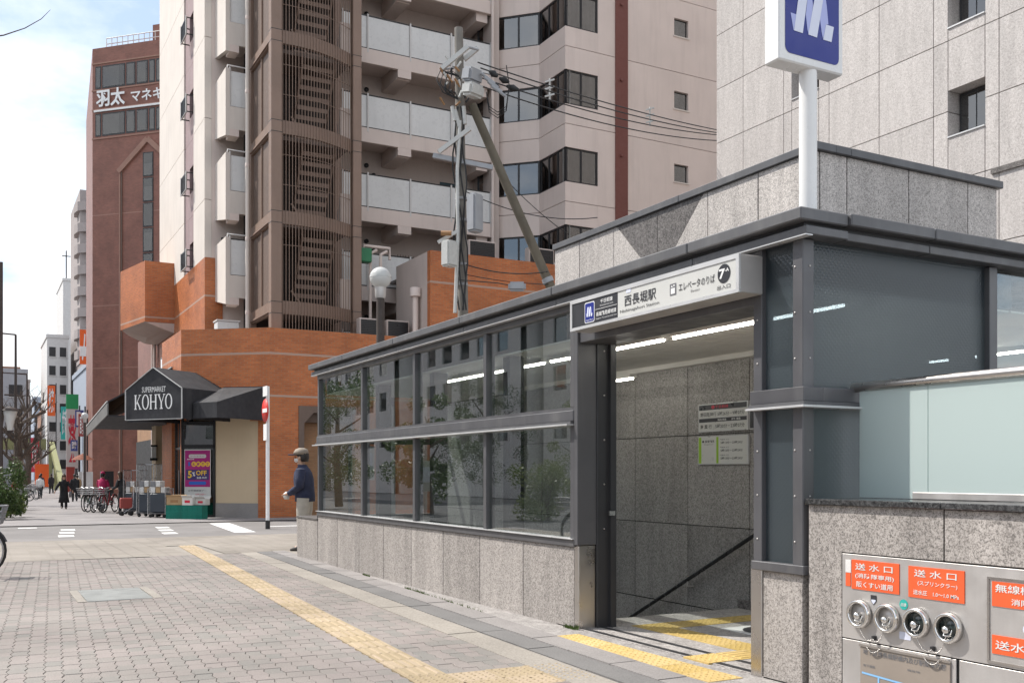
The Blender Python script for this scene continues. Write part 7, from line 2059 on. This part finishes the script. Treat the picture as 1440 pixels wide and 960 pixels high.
# ================================================================ the other side of the street, mirrored in the station glass
def leafy_tree(label, x, y, h, w, seed, mat="leaf_dark"):
    rn = random.Random(seed); t = thing("leafy_tree", label, "tree", (x, y, 0), "evergreen trees across the street")
    tk = MB(); tk.tube([(x, y, -.1), (x + .1, y, h * .35), (x, y + .1, h * .8)], [.2, .15, .06], 8)
    for k in range(7):
        a = k * 2.4; z = h * (.3 + .07 * k); tk.tube([(x, y, z), (x + math.cos(a) * w * .7, y + math.sin(a) * w * .7, z + h * .15)], [.06, .02], 5)
    tk.build("trunk", "bark", t)
    m = MB()
    for k in range(34):
        a = rn.uniform(0, 6.28); zf = rn.uniform(.16, 1.0); r = w * rn.uniform(.1, 1.15) * (1.05 - .55 * abs(zf - .45)); q = rn.uniform(.12, .34)
        leaf_cloud(m, x + r * math.cos(a), y + r * math.sin(a), h * zf, w * q, w * q, h * q * .35, int(800 * q + 60), .06, rn, .2)
    tag(m.build("crown", mat, t), kind="stuff")
leafy_tree("evergreen street tree on the left kerb mirrored in the third pane", -9.5, 25.0, 4.0, 1.5, 21)
leafy_tree("evergreen street tree on the left kerb mirrored in the second pane", -9.5, 35.0, 5.6, 1.9, 22)
shrub("light green street shrub on the left kerb mirrored in the nearest pane", -10.5, 18.5, 1.7, .9, 4500, 23, "leaf_light", .05)
leafy_tree("evergreen street tree across the road", -21.5, 44, 7.0, 2.4, 24)
leafy_tree("light green street tree across the road", -21.5, 33, 6.0, 2.2, 25, "leaf_light")
for k, (x, y, h, c_) in enumerate(((-28, 40, 15, "far_white"), (-27, 58, 22, "far_white"), (-26, 78, 17, "far_white"), (-25, 98, 24, "far_grey"), (-29, 18, 12, "far_white"), (-29, -4, 16, "far_pinkgrey"))):
    nm = ["grey office block across the road", "pinkish apartment block across the road", "white building across the road beyond the apartments", "tall grey block far along the other side of the road", "low white building across the road opposite the station", "pinkish block across the road behind the viewer"][k]
    t = thing("street_building", nm, "building", (x - 6, y, 0), "buildings across the road")
    m = MB(); hs = [(1.2 + c * 3, 2.9 + c * 3, 3.6 + r * 3.1, 5.2 + r * 3.1) for c in range(5) for r in range(int((h - 4) // 3.1))]
    m.wall((x, y + 8.5, 0), (0, -1, 0), (1, 0, 0), (0, 17), (-.3, h), hs, .3)
    m.wall((x, y - 8.5, 0), (-1, 0, 0), (0, -1, 0), (0, 12), (-.3, h), [], .3)
    m.build("wall", c_, t)
    box("interior", "dark_room", t, x - 12, x - .31, y - 8.1, y + 8.45, -.3, h - .2); box("roof", "far_grey", t, x - 12, x + .1, y - 8.6, y + 8.6, h, h + .3)
    wm = MB()
    for a, b, c, d in hs: wm.box(x - .14, x - .12, y + 8.5 - b, y + 8.5 - a, c, d)
    tag(wm.build("windows", "bay_glass", t), kind="stuff")
